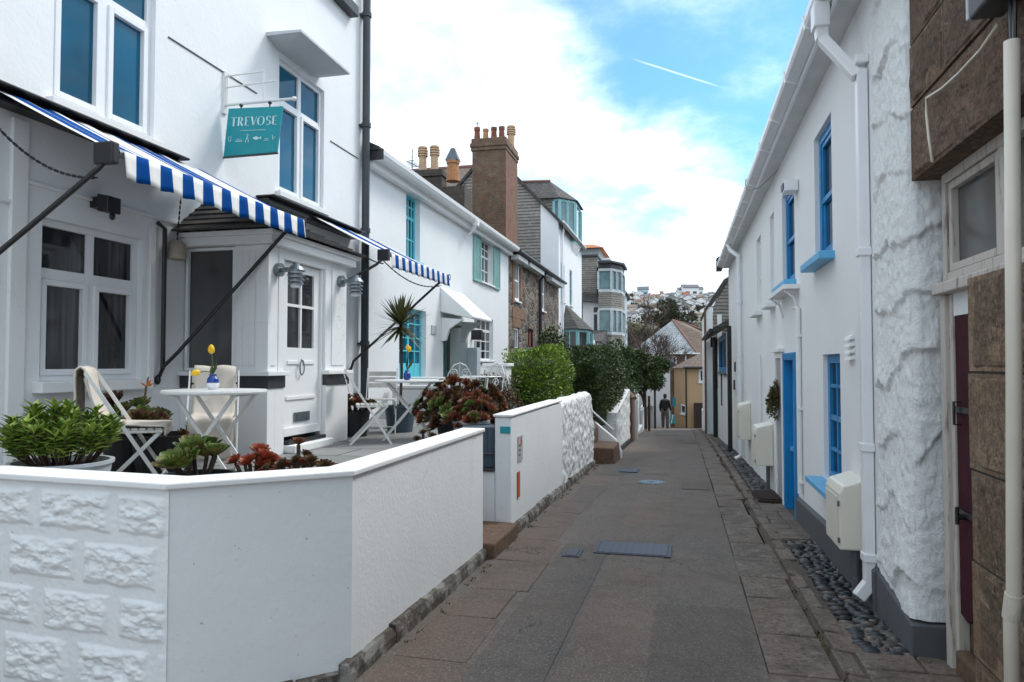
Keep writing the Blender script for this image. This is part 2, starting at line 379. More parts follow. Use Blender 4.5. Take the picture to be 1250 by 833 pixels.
def flags():
    t = NT('paving_flags'); o = t.sep()
    b = t.n('ShaderNodeTexBrick'); t.l(t.vec(o[0], o[1], 0.0), b.inputs['Vector']); b.inputs['Scale'].default_value = 1
    b.inputs['Brick Width'].default_value = .85; b.inputs['Row Height'].default_value = .6; b.inputs['Mortar Size'].default_value = .012
    b.inputs['Color1'].default_value = (.20,.205,.20,1); b.inputs['Color2'].default_value = (.26,.26,.25,1); b.inputs['Mortar'].default_value = (.025,.025,.025,1)
    col = t.mix(t.mr(t.noise(5, 5), .35, .7, 0, .45), b.outputs['Color'], (.13,.13,.125,1))
    return t.done(col, .7, t.bump(t.math('MULTIPLY', b.outputs['Fac'], -1), .5, .01))
M['flags'] = flags()
def iron(name, c):
    t = NT(name); o = t.sep()
    ck = t.n('ShaderNodeTexChecker'); ck.inputs['Scale'].default_value = 22
    mp = t.n('ShaderNodeMapping'); mp.inputs['Rotation'].default_value = (0,0,.785); t.l(t.vec(o[0], o[1], 0.0), mp.inputs[0]); t.l(mp.outputs[0], ck.inputs['Vector'])
    col = t.mix(t.noise(12, 4), sc3(c, .6), sc3(c, 1.3)); col = t.mix(t.math('MULTIPLY', ck.outputs['Fac'], .5), col, sc3(c, .45))
    return t.done(col, .5, t.bump(ck.outputs['Fac'], .6, .004), Metallic=.35)
M['iron'] = iron('cover_iron', (.042,.044,.060,1)); M['iron_blue'] = iron('pale_blue_iron', (.13,.18,.22,1))
def pebble():
    t = NT('dark_pebbles'); g = t.n('ShaderNodeNewGeometry')
    col = t.ramp(g.outputs['Random Per Island'], [(0,(.012,.015,.019,1)),(.5,(.030,.036,.043,1)),(.82,(.06,.06,.06,1)),(1,(.15,.12,.10,1))])
    return t.done(col, .45, t.bump(t.noise(40, 3), .2, .004))
M['pebble'] = pebble()
def leafm(name, cs, rough=.5, trans=.15):
    t = NT(name); g = t.n('ShaderNodeNewGeometry')
    f = t.math('ADD', t.math('MULTIPLY', g.outputs['Random Per Island'], .6), t.math('MULTIPLY', t.noise(3.5, 3), .4))
    n = len(cs); col = t.ramp(f, [(.15+.7*i/(n-1), tuple(c)+(1,)) for i, c in enumerate(cs)])
    return t.done(col, rough, None, Subsurface_Weight=0)
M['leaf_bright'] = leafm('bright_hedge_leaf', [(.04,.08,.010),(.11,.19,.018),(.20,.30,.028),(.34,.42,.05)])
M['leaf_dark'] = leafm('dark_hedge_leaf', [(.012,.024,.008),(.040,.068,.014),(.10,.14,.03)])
M['leaf_mid'] = leafm('mid_green_leaf', [(.020,.045,.012),(.045,.085,.02),(.075,.12,.03)])
M['leaf_shrub'] = leafm('fresh_shrub_leaf', [(.04,.085,.012),(.11,.19,.02),(.20,.29,.035),(.30,.36,.06)], .62)
M['leaf_olive'] = leafm('olive_brown_leaf', [(.05,.04,.015),(.10,.085,.02),(.13,.13,.035)])
M['leaf_grey'] = leafm('grey_green_leaf', [(.07,.09,.06),(.12,.15,.10),(.17,.19,.13)])
M['aeo_red'] = leafm('dark_red_succulent', [(.075,.018,.013),(.19,.040,.028),(.13,.09,.025),(.28,.09,.055),(.36,.17,.11)], .5)
M['aeo_dark'] = leafm('blackish_red_succulent', [(.045,.016,.014),(.10,.03,.022),(.09,.085,.022),(.16,.075,.035)], .5)
M['aeo_green'] = leafm('green_succulent', [(.04,.075,.015),(.09,.15,.025),(.17,.20,.05),(.16,.08,.03)], .55)
M['cordy'] = leafm('sword_leaf', [(.035,.05,.012),(.09,.10,.03),(.16,.12,.06)], .4)
M['cypress'] = leafm('cypress_spray', [(.014,.019,.008),(.032,.036,.012),(.055,.052,.018)], .7)
M['bark'] = plain('bark', (.06,.042,.032), .9, .3, 10, .6, 30)
M['twig'] = plain('twig', (.085,.055,.045), .9, .3, 10)
M['hill'] = None
def hillm():
    t = NT('hillside_ground'); col = t.mix(t.mr(t.noise(.06, 6, .7), .35, .65, 0, 1), (.045,.05,.025,1), (.10,.085,.06,1))
    return t.done(col, .95)
M['hill'] = hillm()
def stripes(name, p, y0):
    t = NT(name); g = t.n('ShaderNodeNewGeometry'); s = t.n('ShaderNodeSeparateXYZ'); t.l(g.outputs['Position'], s.inputs[0])
    f = t.math('FRACT', t.math('DIVIDE', t.math('SUBTRACT', s.outputs[1], y0), p)); k = t.math('GREATER_THAN', f, .5)
    col = t.mix(k, (.74,.73,.71,1), (.001,.058,.25,1))
    return t.done(col, .9, t.bump(t.noise(300, 2), .2, .002), Specular_IOR_Level=.1)
def oldwood():
    t = NT('weathered_white_wood'); o = t.sep()
    v = t.vec(t.math('MULTIPLY', o[0], 25), t.math('MULTIPLY', o[1], 25), t.math('MULTIPLY', o[2], 3))
    f = t.mr(t.noise(1, 5, .7, v), .54, .7, 0, 1)
    col = t.mix(f, (.50,.46,.42,1), (.13,.095,.075,1))
    return t.done(col, .75, t.bump(f, .4, .004))
M['oldwood'] = oldwood()
# ---------------------------------------------------------------- windows
def window(par, fr, a0,a1,b0,b1, fm, gm, rec=.09, fw=.05, vb=(), hb=(), sill=None, sd=.07, name='window', bw=.025, dep=.05, sillh=.05, so=.06):
    m = MB(); c0, c1 = -rec-dep, -rec
    m.fbox(fr, a0,a0+fw,b0,b1,c0,c1); m.fbox(fr, a1-fw,a1,b0,b1,c0,c1)
    m.fbox(fr, a0+fw,a1-fw,b0,b0+fw,c0,c1); m.fbox(fr, a0+fw,a1-fw,b1-fw,b1,c0,c1)
    W, H = a1-a0, b1-b0
    for q in vb:
        f, w = q if isinstance(q, tuple) else (q, bw); x = a0+W*f; m.fbox(fr, x-w/2,x+w/2,b0+fw,b1-fw,c0+.004,c1-.004)
    for q in hb:
        f, w = q if isinstance(q, tuple) else (q, bw); z = b0+H*f; m.fbox(fr, a0+fw,a1-fw,z-w/2,z+w/2,c0+.008,c1-.007)
    o = m.build(name, fm, par, bevel=.004)
    MB().fbox(fr, a0+fw*.5,a1-fw*.5,b0+fw*.5,b1-fw*.5,c0+.012,c0+.02).build('pane', gm, o)
    if sill: MB().fbox(fr, a0-so,a1+so,b0-sillh,b0-.002,-rec+.002,sd).build('sill', sill, o, bevel=.006)
    return o
FL_ = Fr((-5,0,0), (0,1,0), (1,0,0))      # facades left of the lane (face +X)
FR_ = Fr((1.28,0,0), (0,1,0), (-1,0,0))   # facades right of the lane (face -X)
def LY(px): return yx(px, -5.0)
def LZ(px, py): return onX(px, py, -5.0).z
def RY(px): return yx(px, 1.28)
def RZ(px, py): return onX(px, py, 1.28).z
# ================================================================ ground
def strip(name, xs, ys, zf, mat, dz=0):
    m = MB(); n = len(xs); vs = [(x, y, zf(x, y)+dz) for y in ys for x in xs]
    m.add(vs, [(j*n+i, j*n+i+1, (j+1)*n+i+1, (j+1)*n+i) for j in range(len(ys)-1) for i in range(n-1)])
    return struct(m.build(name, mat, loc=(0,0,0)))
def frange(a, b, d):
    k = max(1, round((b-a)/d)); return [a+(b-a)*i/k for i in range(k+1)]
gx = [-900,-500,-250,-120,-60,-30,-12,-4,0,4,12,30,60,120,250,500,900]
gy = frange(-12, 46, 2)+[50,56,64,74,86,100,115,130,150,170,190,210,230,250,270,290,310,330,350,370,390,400,410,430,460,520,700,1000,1600]
strip('ground', gx, gy, lambda x, y: land(x, y)-.12, M['hill'])
roady = frange(-5, 46, .5)
strip('road', [-2.6,-1.9,-1.2,-.4,.44], roady, lambda x, y: gz(y), M['road'])
strip('road', [-12,-6,-2.6], frange(-5, 3.4, .5), lambda x, y: gz(y)-.004, M['road'])
strip('road', [-9,-5,-2.6], frange(34, 46, 1), lambda x, y: gz(y)-.004, M['road'])
def patch(name, x0,x1,y0,y1, mat, dz, skew=0, jag=.02, seed=1):
    r = random.Random(seed); m = MB(); ys = frange(y0, y1, .3); vs = []
    for y in ys:
        s = skew*(y-y0)/(y1-y0)
        vs += [(x0+s+r.uniform(-jag, jag), y, gz(y)+dz), (x1+s+r.uniform(-jag, jag), y, gz(y)+dz)]
    m.add(vs, [(2*i,2*i+1,2*i+3,2*i+2) for i in range(len(ys)-1)])
    return struct(m.build(name, mat, loc=(0,0,0)))
patch('road_trench', -.72,-.24,-2,12.6, M['road_warm'], .004, .12, .003, 3)
patch('road_trench', -.68,-.22,12.8,26, M['road_warm'], .004, -.1, .012, 4)
patch('road_patch', -.20,.40,2.0,5.2, M['road_dark'], .004, .0, .004, 5)
patch('road_patch', -1.16,-.735,2.0,6.9, M['road_dark'], .0045, .06, .003, 6)
patch('road_patch', -1.52,-1.15,8.8,11.0, M['road_dark'], .004, .05, .04, 8)
patch('road_patch', -1.5,-1.0,12.4,15.8, M['road_dark'], .004, .1, .05, 9)
patch('road_patch', -.02,.40,11.0,12.1, M['road_dark'], .008, 0, .01, 10)
patch('road_patch', -.1,.55,21.5,23.2, M['road_dark'], .008, 0, .02, 11)
patch('road_patch', -.95,-.1,26.0,27.0, M['road_dark'], .008, 0, .02, 12)
# reddish stone slabs in the left gutter
def slabs(name, x0, x1, y0, y1, dy, mat, h=.018, gap=.012, seed=1, jag=.012, tilt=.004, skew=0, split=None):
    r = random.Random(seed); m = MB(); y = y0
    while y < y1:
        L = dy*r.uniform(.75, 1.3); s = skew*(y-y0)/(y1-y0)
        xs = [x0, x1]
        if split and r.random() < split: xs = [x0, x0+(x1-x0)*r.uniform(.4,.6), x1]
        for a, b in zip(xs, xs[1:]):
            z0, z1 = gz(y+gap/2)+h, gz(y+L-gap/2)+h; t = r.uniform(-tilt, tilt)
            A = a+s+gap/2+r.uniform(-jag,jag)*.4; B = b+s-gap/2+r.uniform(-jag,jag)
            m.hexa([(A,y+gap/2,z0-.1),(B,y+gap/2,z0-.1),(B,y+L-gap/2,z1-.1),(A,y+L-gap/2,z1-.1),
                    (A,y+gap/2,z0+t),(B,y+gap/2,z0-t),(B,y+L-gap/2,z1-t),(A,y+L-gap/2,z1+t)])
        y += L
    return struct(m.build(name, mat, loc=(0,0,0), bevel=.008))
slabs('gutter_slabs', -1.60,-1.17,-2,9.0,.75, M['red_slab'], .006, .006, 21, .06, .006)
slabs('kerb_slabs', .44,.80,-3,40,.62, M['kerbstone'], .010, .016, 22, .03, .009)
strip('pavement', [.80,.84,1.05,1.32,1.7], roady, lambda x, y: gz(y)+(.012 if x > .82 else -.03), M['mortar'])
slabs('pavement_edging', .825,.95,-3,40,.42, M['kerbstone'], .030, .022, 23, .035, .010)
slabs('pavement_flags', .95,1.27,7.6,9.9,.45, M['kerbstone'], .026, .014, 24, split=.5)
slabs('pavement_flags', .95,1.60,-3,4.45,.7, M['kerbstone'], .026, .014, 25, split=.6)
def pebbles():
    m = MB(); r = random.Random(5); y = 4.5
    while y < 21:
        if 7.5 < y < 10.0: y = 10.0
        row = r.uniform(.030, .046); x = .965+r.uniform(0,.03)
        while x < 1.235:
            L = r.uniform(.05, .13)*(1 if y < 12 else 1.5); w = row*r.uniform(.7, 1.05)
            if not (x < 1.02 and r.random() < .25):
                m.blob((x+L/2, y+r.uniform(-.01,.01), gz(y)+.018), L*.54, w*.62, .024*r.uniform(.7,1.3), 7, 4, .25, 0, r.uniform(0,50))
            x += L+.004
        y += row*(1 if y < 12 else 1.7)
    o = m.build('cobbles', M['pebble'], loc=(0,0,0), smooth=True)
    tag(o, 'dark water-worn pebbles set in the pavement', None, kind='stuff')
pebbles()
# covers in the road
def cover(name, label, x0,x1,y0,y1, mat, frame=True):
    rt = root(name, ((x0+x1)/2,(y0+y1)/2,gz((y0+y1)/2)), label, 'manhole cover')
    z = lambda y: gz(y)+.0
    m = MB(); e = .025
    def slab(a,b,c,d,h):
        m.hexa([(a,c,z(c)-.05),(b,c,z(c)-.05),(b,d,z(d)-.05),(a,d,z(d)-.05),(a,c,z(c)+h),(b,c,z(c)+h),(b,d,z(d)+h),(a,d,z(d)+h)])
    slab(x0,x1,y0,y0+e,.014); slab(x0,x1,y1-e,y1,.014); slab(x0,x0+e,y0+e,y1-e,.014); slab(x1-e,x1,y0+e,y1-e,.014)
    m.build('frame', M['iron'], rt)
    m = MB(); slab(x0+e+.004,x1-e-.004,y0+e+.004,y1-e-.004,.017); m.build('plate', mat, rt)
    return rt
a = onZ(720,679,gz(6)); b = onZ(817,660,gz(7.4))
cover('manhole_cover', 'large oblong dark iron cover with chequered face set across the lane', -.80,-.11,6.55,7.05, M['iron'])
cover('manhole_cover', 'small ribbed iron drain grate near the reddish gutter slabs', -1.06,-.90,6.35,6.62, M['iron'])
cover('manhole_cover', 'dark flat iron cover far along the lane beside the brown steps', -1.12,-.78,12.9,13.5, M['iron'])
p = onZ(791,593,gz(11)); py_ = 11.6
rt = root('manhole_cover', (-.48,py_,gz(py_)), 'round pale blue iron cover in the middle of the lane', 'manhole cover')
MB().lathe([(.0,.004),(.215,.004),(.215,.015),(.19,.015),(.19,.010),(0,.010)], (-.48,py_,gz(py_)), 28).build('frame', M['iron_blue'], rt)
MB().lathe([(.0,.009),(.182,.009),(.182,.019),(0,.019)], (-.48,py_,gz(py_)), 28).build('plate', M['iron_blue'], rt)
MB().lathe([(.0,.018),(.05,.018),(.05,.024),(0,.024)], (-.48,py_,gz(py_)), 12).build('keyhole_plate', M['black'], rt)
# terraces and gardens behind the left walls
TZ = .68
strip('terrace', [-5.2,-4.4,-3.4,-2.4,-1.8], [3.0,3.2,6,9,11.0], lambda x, y: TZ, M['flags']) if False else None
m = MB(); m.add([(-5.2,3.05,TZ),(-3.5,3.08,TZ),(-2.42,3.02,TZ),(-1.84,3.56,TZ),(-1.84,6.05,TZ),(-2.35,6.06,TZ),(-2.35,7.1,TZ),(-1.9,7.1,TZ),(-1.9,11.2,TZ),(-5.2,11.2,TZ)], [tuple(range(10))])
m.add([(-8,3.1,TZ),(-5.2,3.05,TZ),(-5.2,11.2,TZ)], [(0,1,2)])
struct(m.build('terrace_paving', M['flags'], loc=(0,0,0)))
strip('garden_ground', [-5.2,-3.5,-1.78], frange(11.2, 60, 1.6), lambda x, y: .55-.05*max(0, y-14), M['soil'])
# ================================================================ house 1: the white guest house
H1 = root('guest_house', (-5,6.5,TZ), 'tall white rendered house with slate-roofed porch, striped awnings and windows coloured as sky reflection', 'house')
lw = (LY(46), LY(171), LZ(108,472), LZ(108,270))          # ground-floor window
lw = (4.66, 5.76, 1.46, 2.79)
u1 = (LY(57), LY(183), 3.78, 5.30)
u2 = (LY(337), LY(393), LZ(365,243)-.02, LZ(365,88))
ops = [lw, u1, u2]
m = MB(); m.wall(FL_, 1.2,10.66,.2,9.6, ops, .16)
m.quad((-5,10.66,.2),(-12,10.66,.2),(-12,10.66,9.6),(-5,10.66,9.6)); m.quad((-5,1.2,.2),(-12,1.2,.2),(-12,1.2,9.6),(-5,1.2,9.6))
m.quad((-12,1.2,.2),(-12,10.66,.2),(-12,10.66,9.6),(-12,1.2,9.6))
m.build('wall', M['white'], H1)
m = MB(); m.prism([(-4.75,1.0,9.6),(-8.5,1.0,11.8),(-12.2,1.0,9.6)], (0,9.8,0)); m.build('roof', M['slateX'], H1)
# windows
w = window(H1, FL_, *lw, M['pvc'], M['glass'], rec=.06, fw=.055, vb=[(.5,.075)], hb=[(.665,.09)], sill=M['white2'], sd=.10, sillh=.09)
m = MB()                                                   # opening casement frames
for a0, a1 in ((lw[0]+.05, (lw[0]+lw[1])/2-.036), ((lw[0]+lw[1])/2+.036, lw[1]-.05)):
    b0, b1 = lw[2]+.05, lw[2]+(lw[3]-lw[2])*.665-.046
    for q in ((a0,a0+.05,b0,b1),(a1-.05,a1,b0,b1),(a0+.05,a1-.05,b0,b0+.05),(a0+.05,a1-.05,b1-.05,b1)): m.fbox(FL_, *q, -.10,-.045)
m.build('casement', M['pvc'], w, bevel=.004)
w = window(H1, FL_, *u1, M['pvc'], M['glass_sky_refl'], rec=.05, fw=.06, vb=[(.5,.09)], hb=[(.74,.07)], sill=M['white2'], sd=.07, sillh=.07)
m = MB(); mid = (u1[0]+u1[1])/2
for a0, a1 in ((u1[0]+.05, mid-.04), (mid+.04, u1[1]-.05)):
    b0, b1 = u1[2]+.05, u1[2]+(u1[3]-u1[2])*.74-.03
    for q in ((a0,a0+.055,b0,b1),(a1-.055,a1,b0,b1),(a0+.055,a1-.055,b0,b0+.055),(a0+.055,a1-.055,b1-.055,b1)): m.fbox(FL_, *q, -.09,-.035)
m.build('casement', M['pvc'], w, bevel=.004)
w = window(H1, FL_, *u2, M['pvc'], M['glass_sky_refl'], rec=.05, fw=.055, vb=[(.5,.08)], hb=[(.70,.06)], sill=M['white2'], sd=.07, sillh=.07)
m = MB(); mid = (u2[0]+u2[1])/2
for a0, a1 in ((u2[0]+.045, mid-.035), (mid+.035, u2[1]-.045)):
    b0, b1 = u2[2]+.045, u2[2]+(u2[3]-u2[2])*.70-.03
    for q in ((a0,a0+.045,b0,b1),(a1-.045,a1,b0,b1),(a0+.045,a1-.045,b0,b0+.045),(a0+.045,a1-.045,b1-.045,b1)): m.fbox(FL_, *q, -.09,-.035)
m.build('casement', M['pvc'], w, bevel=.004)
# tapered hood over the upper window
A = onX(326,42,-5); B = onX(398,104,-5); C = onX(338,63,-5)
pz0, pz1 = (B.z+C.z)/2, A.z-.03
ya, yb = A.y, onX(425,88,-4.54).y
m = MB(); px_ = .46
m.hexa([(-5.0,C.y,pz0),(-4.90,C.y+.05,pz0),(-4.90,yb-.22,pz0),(-5.0,yb-.2,pz0),(-5.0,ya,pz1),(-5+px_,ya,pz1),(-5+px_,yb,pz1),(-5.0,yb,pz1)])
m.hexa([(-5.0,ya-.02,pz1+.001),(-5+px_+.02,ya-.02,pz1+.001),(-5+px_+.02,yb+.02,pz1+.001),(-5.0,yb+.02,pz1+.001),(-5.0,ya-.02,pz1+.05),(-5+px_+.02,ya-.02,pz1+.03),(-5+px_+.02,yb+.02,pz1+.03),(-5.0,yb+.02,pz1+.05)])
m.build('window_hood', plain('hood_grey_paint', (.50,.52,.54), .6, .05), H1)
s0 = onX(405,-3,-5); s1 = onX(428,24,-5)
MB().box(-5,-4.86,s0.y-.9,s1.y,s0.z-.02,s0.z+.15).build('stone_sill', M['pewter'], H1, bevel=.01)
for g0, g1 in ((onX(205,45,-5),onX(313,115,-5)),(onX(403,172,-5),onX(437,192,-5))): MB().box(-5,-4.990,g0.y,g1.y,g0.z-.009,g0.z+.003).build('expansion_joint', M['pewter'], H1)
m = MB()
m.box(-5,-4.965,4.36,4.50,TZ,3.5); m.box(-5,-4.972,4.50,6.25,3.02,3.05); m.box(-5,-4.972,1.2,4.36,2.83,2.86); m.box(-5,-4.968,5.83,5.90,1.4,2.95)
m.build('plaster_moulding', M['white2'], H1, bevel=.006)
# dark corner downpipe and small pipes
m = MB(); m.tube([(-4.90,10.45,TZ),(-4.90,10.45,9.6)], .062, 12)
for z in (1.9,3.7,5.4,7.2): m.tube([(-4.90,10.45,z),(-4.90,10.45,z+.07)], .078, 12); m.box(-5,-4.9,10.38,10.52,z+.015,z+.045)
m.build('downpipe', M['darkpipe'], H1, smooth=False)
m = MB(); m.tube([(-4.95,9.5,.9),(-4.95,9.5,2.95)], .022, 8); m.tube([(-4.95,9.5,2.95),(-4.99,9.5,3.0)], .022, 8); m.build('waste_pipe', M['black'], H1)
m = MB(); t0 = onX(196,280,-5); m.tube([(-4.95,t0.y,1.55),(-4.95,t0.y,t0.z),(-5,t0.y-.05,t0.z+.06)], .022, 8); m.build('waste_pipe', M['black'], H1)
# ---- porch
PX, P0, P1 = -4.0, 6.31, 8.06; LED = 1.49; COR = 2.80
po = MB(); po.box(-5,PX,P0,P0+.14,TZ-.05,LED-.13); po.box(PX-.14,PX,P0+.14,6.62,TZ-.05,LED-.13); po.box(PX-.14,PX,7.50,P1,TZ-.05,LED-.13); po.box(-5,PX-.14,P1-.14,P1,TZ-.05,LED-.13)
po.box(PX-.12,PX-.012,6.52,6.62,LED+.04,COR); po.box(PX-.12,PX-.012,7.50,7.60,LED+.04,COR)
po.box(PX-.10,PX-.02,P0+.012,6.52,LED+.04,COR); po.box(PX-.10,PX-.02,7.60,P1-.012,LED+.04,COR)
po.box(PX-.14,PX,P0-.0,P0+.05,LED+.04,COR); po.box(-4.40,PX-.14,P0+.02,P0+.10,LED+.04,COR); po.box(-4.99,PX-.14,P1-.1,P1-.02,LED+.04,COR)
for k in range(3): po.box(-4.37+k*.075,-4.31+k*.075,P0+.012,P0+.02,LED+.10,COR-.06)
po.box(PX-.02,PX-.008,6.36,6.47,LED+.10,COR-.06) ; po.box(PX-.02,PX-.008,7.66,7.98,LED+.10,COR-.06)
po.box(PX-.10,PX-.014,6.62,7.50,2.70,COR)
porch = po.build('porch', M['white2'], H1, bevel=.005)
m = MB(); m.box(-5.0,PX+.05,P0-.06,P0+.16,LED-.005,LED+.04); m.box(PX-.15,PX+.05,P0+.16,6.64,LED-.005,LED+.04); m.box(PX-.15,PX+.05,7.48,P1+.05,LED-.005,LED+.04); m.build('ledge', M['white2'], porch, bevel=.006)
m = MB(); m.box(-5.0,PX+.012,P0-.012,P0+.14,LED-.128,LED-.007); m.box(PX-.14,PX+.012,P0+.14,6.618,LED-.128,LED-.007); m.build('slate_band', M['pewter'], porch); m = MB(); m.box(PX-.14,PX+.012,7.502,P1+.01,LED-.128,LED-.007); m.build('slate_band', M['pewter'], porch)
m = MB(); m.box(-5.0,PX+.07,P0-.07,P1+.07,COR+.002,COR+.09); m.box(-5.0,PX+.10,P0-.10,P1+.10,COR+.091,COR+.14); m.build('cornice', M['white2'], porch, bevel=.008)
e = COR+.142; r0 = (-5.0, P0+.55, 3.50); r1 = (-5.0, P1-.55, 3.50)
m = MB(); c = [(-5.0,P0-.16,e),(PX+.16,P0-.16,e),(PX+.16,P1+.16,e),(-5.0,P1+.16,e)]
def slatecourse(m, a, b, ta, tb, n=8):                     # overlapping slate courses between eave a-b and top ta-tb
    a, b, ta, tb = map(Vector, (a,b,ta,tb)); nn = (b-a).cross(ta-a).normalized()
    if nn.z < 0: nn = -nn
    for i in range(n):
        f, g = i/n, (i+1.15)/n; g = min(g, 1)
        p = [a.lerp(ta,f), b.lerp(tb,f), b.lerp(tb,g), a.lerp(ta,g)]
        m.hexa([p[0],p[1],p[2],p[3],p[0]+nn*.022,p[1]+nn*.022,p[2]+nn*.006,p[3]+nn*.006])
slatecourse(m, c[0], c[1], r0, r0); slatecourse(m, c[1], c[2], r0, r1); slatecourse(m, c[2], c[3], r1, r1)
m.build('porch_roof', M['slateX'], porch)
m = MB(); f = Fr((0,P0+.05,0), (1,0,0), (0,-1,0)); m.fbox(f,-4.98,-4.41,LED+.045,COR-.005,-.05,-.03); m.build('side_pane', M['glass_grey'], porch)
m = MB(); m.fbox(f,-4.98,-4.95,LED+.045,COR-.005,-.02,.02); m.fbox(f,-4.43,-4.40,LED+.045,COR-.005,-.02,.02); m.fbox(f,-4.95,-4.43,LED+.045,LED+.075,-.02,.018); m.fbox(f,-4.95,-4.43,COR-.035,COR-.005,-.02,.018); m.build('side_frame', M['pvc'], porch, bevel=.003)
# inside of the porch seen through its pane: dark
# ---- door
FD = Fr((PX-.07,0,0), (0,1,0), (1,0,0)); d0, d1, dz0, dz1 = 6.66, 7.46, .84, 2.69
m = MB(); m.wall(FD, d0,d1,dz0,dz1, [(d0+.12,(d0+d1)/2-.015,1.78,2.22),((d0+d1)/2+.015,d1-.12,1.78,2.22),(d0+.12,(d0+d1)/2-.015,2.25,2.60),((d0+d1)/2+.015,d1-.12,2.25,2.60)], .03)
m.fbox(FD, d0+.10,d1-.10,1.22,1.26,0,.014) ; m.fbox(FD, d0+.12,(d0+d1)/2-.05,1.60,1.64,0,.012); m.fbox(FD,(d0+d1)/2+.05,d1-.12,1.60,1.64,0,.012)
m.fbox(FD, d0+.02,d1-.02,dz0,dz0+.09,.001,.035)
m.fbox(FD, d0-.04,d0-.001,dz0-.1,dz1+.02,-.05,.03); m.fbox(FD, d1+.001,d1+.04,dz0-.1,dz1+.02,-.05,.03)
door = m.build('door', M['white2'], H1, bevel=.004)
MB().fbox(FD, d0+.10,d1-.10,1.76,2.62,-.032,-.024).build('pane', M['glass'], door)
m = MB(); m.fbox(FD, d0+.26,d1-.22,.98,1.08,.002,.016); m.fbox(FD, d0+.30,d1-.26,1.005,1.055,.016,.02); m.build('letterbox', M['galv'], door)
m = MB(); c0 = FD.p((d0+d1)/2-.02, 1.56, .03); m.tube([c0+Vector((.0,.045*math.sin(t),.075*math.cos(t))) for t in [2*PI*i/14 for i in range(15)]], .008, 6); m.blob(c0+Vector((0,0,.08)),.015,.02,.02); m.build('knocker', M['galv'], door)
m = MB(); m.box(PX-.12,PX+.12,d0-.02,d1+.02,TZ,.76); m.build('threshold', M['white2'], H1, bevel=.01)
m = MB(); m.box(PX-.1,PX+.03,d0,d1,.762,.80); m.box(PX-.1,PX+.06,d0,d1,.735,.752) ; m.build('door_bar', M['black'], H1)
# ---- lanterns
def lantern(y, z, lab, x=PX+.01):
    rt = root('wall_lantern', (x,y,z), lab, 'lantern', 'galvanised lanterns beside the porch door')
    m = MB(); m.lathe([(.0,-.075),(.05,-.075),(.065,0),(.05,.075),(0,.075)], (x,y,z), 12); 
    m = MB(); m.tube([(x-.01,y,z),(x+.035,y,z)], .07, 16); m.tube([(x+.03,y,z),(x+.20,y,z)], .028, 10, .022); m.build('bracket', M['galv'], rt)
    cx = x+.20
    m = MB(); m.lathe([(0,.07),(.03,.07),(.035,.045),(.06,.03),(.092,-.01),(.092,-.02),(0,-.02)], (cx,y,z), 20); m.build('cap', M['galv'], rt, smooth=False)
    m = MB()
    for k in range(3): zz = -.055-.042*k; rr = .088-.005*k; m.lathe([(0,zz+.012),(rr*.75,zz+.012),(rr,zz-.006),(rr,zz-.014),(rr*.7,zz),(0,zz)], (cx,y,z), 20)
    m.build('louvres', M['galv'], rt)
    MB().lathe([(0,-.19),(.05,-.185),(.058,-.02),(0,-.02)], (cx,y,z), 14).build('lamp_glass', M['glaze'], rt)
l1 = onX(340,326,PX); l2 = onX(408,338,PX)
l1 = lantern(6.47, onX(340,330,PX).z, 'galvanised louvred lantern at the glazed side of the porch door')
lantern(7.83, onX(408,342,PX).z, 'galvanised louvred lantern on the porch pilaster beside the dark downpipe')
# ---- floodlight, bell-like beige lamp
p0 = onX(127,250,-4.9)
rt = root('floodlight', (-5,p0.y,p0.z), 'small black floodlight fixed above the ground floor window', 'floodlight')
m = MB(); m.hexa([(-4.9,p0.y-.08,p0.z-.07),(-4.79,p0.y-.075,p0.z-.08),(-4.79,p0.y+.075,p0.z-.08),(-4.9,p0.y+.08,p0.z-.07),(-4.9,p0.y-.08,p0.z+.08),(-4.79,p0.y-.075,p0.z+.06),(-4.79,p0.y+.075,p0.z+.06),(-4.9,p0.y+.08,p0.z+.08)]); m.build('housing', M['black'], rt, bevel=.008)
m = MB(); m.box(-5,-4.9,p0.y-.05,p0.y+.05,p0.z-.03,p0.z+.06); m.build('bracket', M['black'], rt)
MB().blob((-4.84,p0.y+.03,p0.z-.10),.025,.025,.035).build('sensor', M['black'], rt)
p0 = onX(216,305,-4.93)
rt = root('hanging_bell', (p0.x,p0.y,p0.z-.1), 'beige stone bell on a chain beside the porch roof', 'bell')
MB().lathe([(0,-.10),(.085,-.10),(.09,-.06),(.075,.05),(.05,.09),(0,.10)], p0, 14).build('bell_body', plain('beige_stone',(.40,.35,.28),.8,.2), rt, bevel=0)
pt = onX(221,250,-4.80)
def chain(m, a, b, sag, n, r=.006):
    a, b = Vector(a), Vector(b)
    pts = [a.lerp(b, i/n)-Vector((0,0,sag*4*(i/n)*(1-i/n))) for i in range(n+1)]
    for i in range(n):
        q0, q1 = pts[i], pts[i+1]; ex = (q1-q0)*.15
        m.bar(q0-ex, q1+ex, r*(2.6 if i%2 else 1), r*(1 if i%2 else 2.6))
m = MB(); chain(m, (p0.x,p0.y,p0.z+.09), (p0.x+.02,p0.y+.02,pt.z+.1), 0, 16); m.build('chain', M['black'], rt)
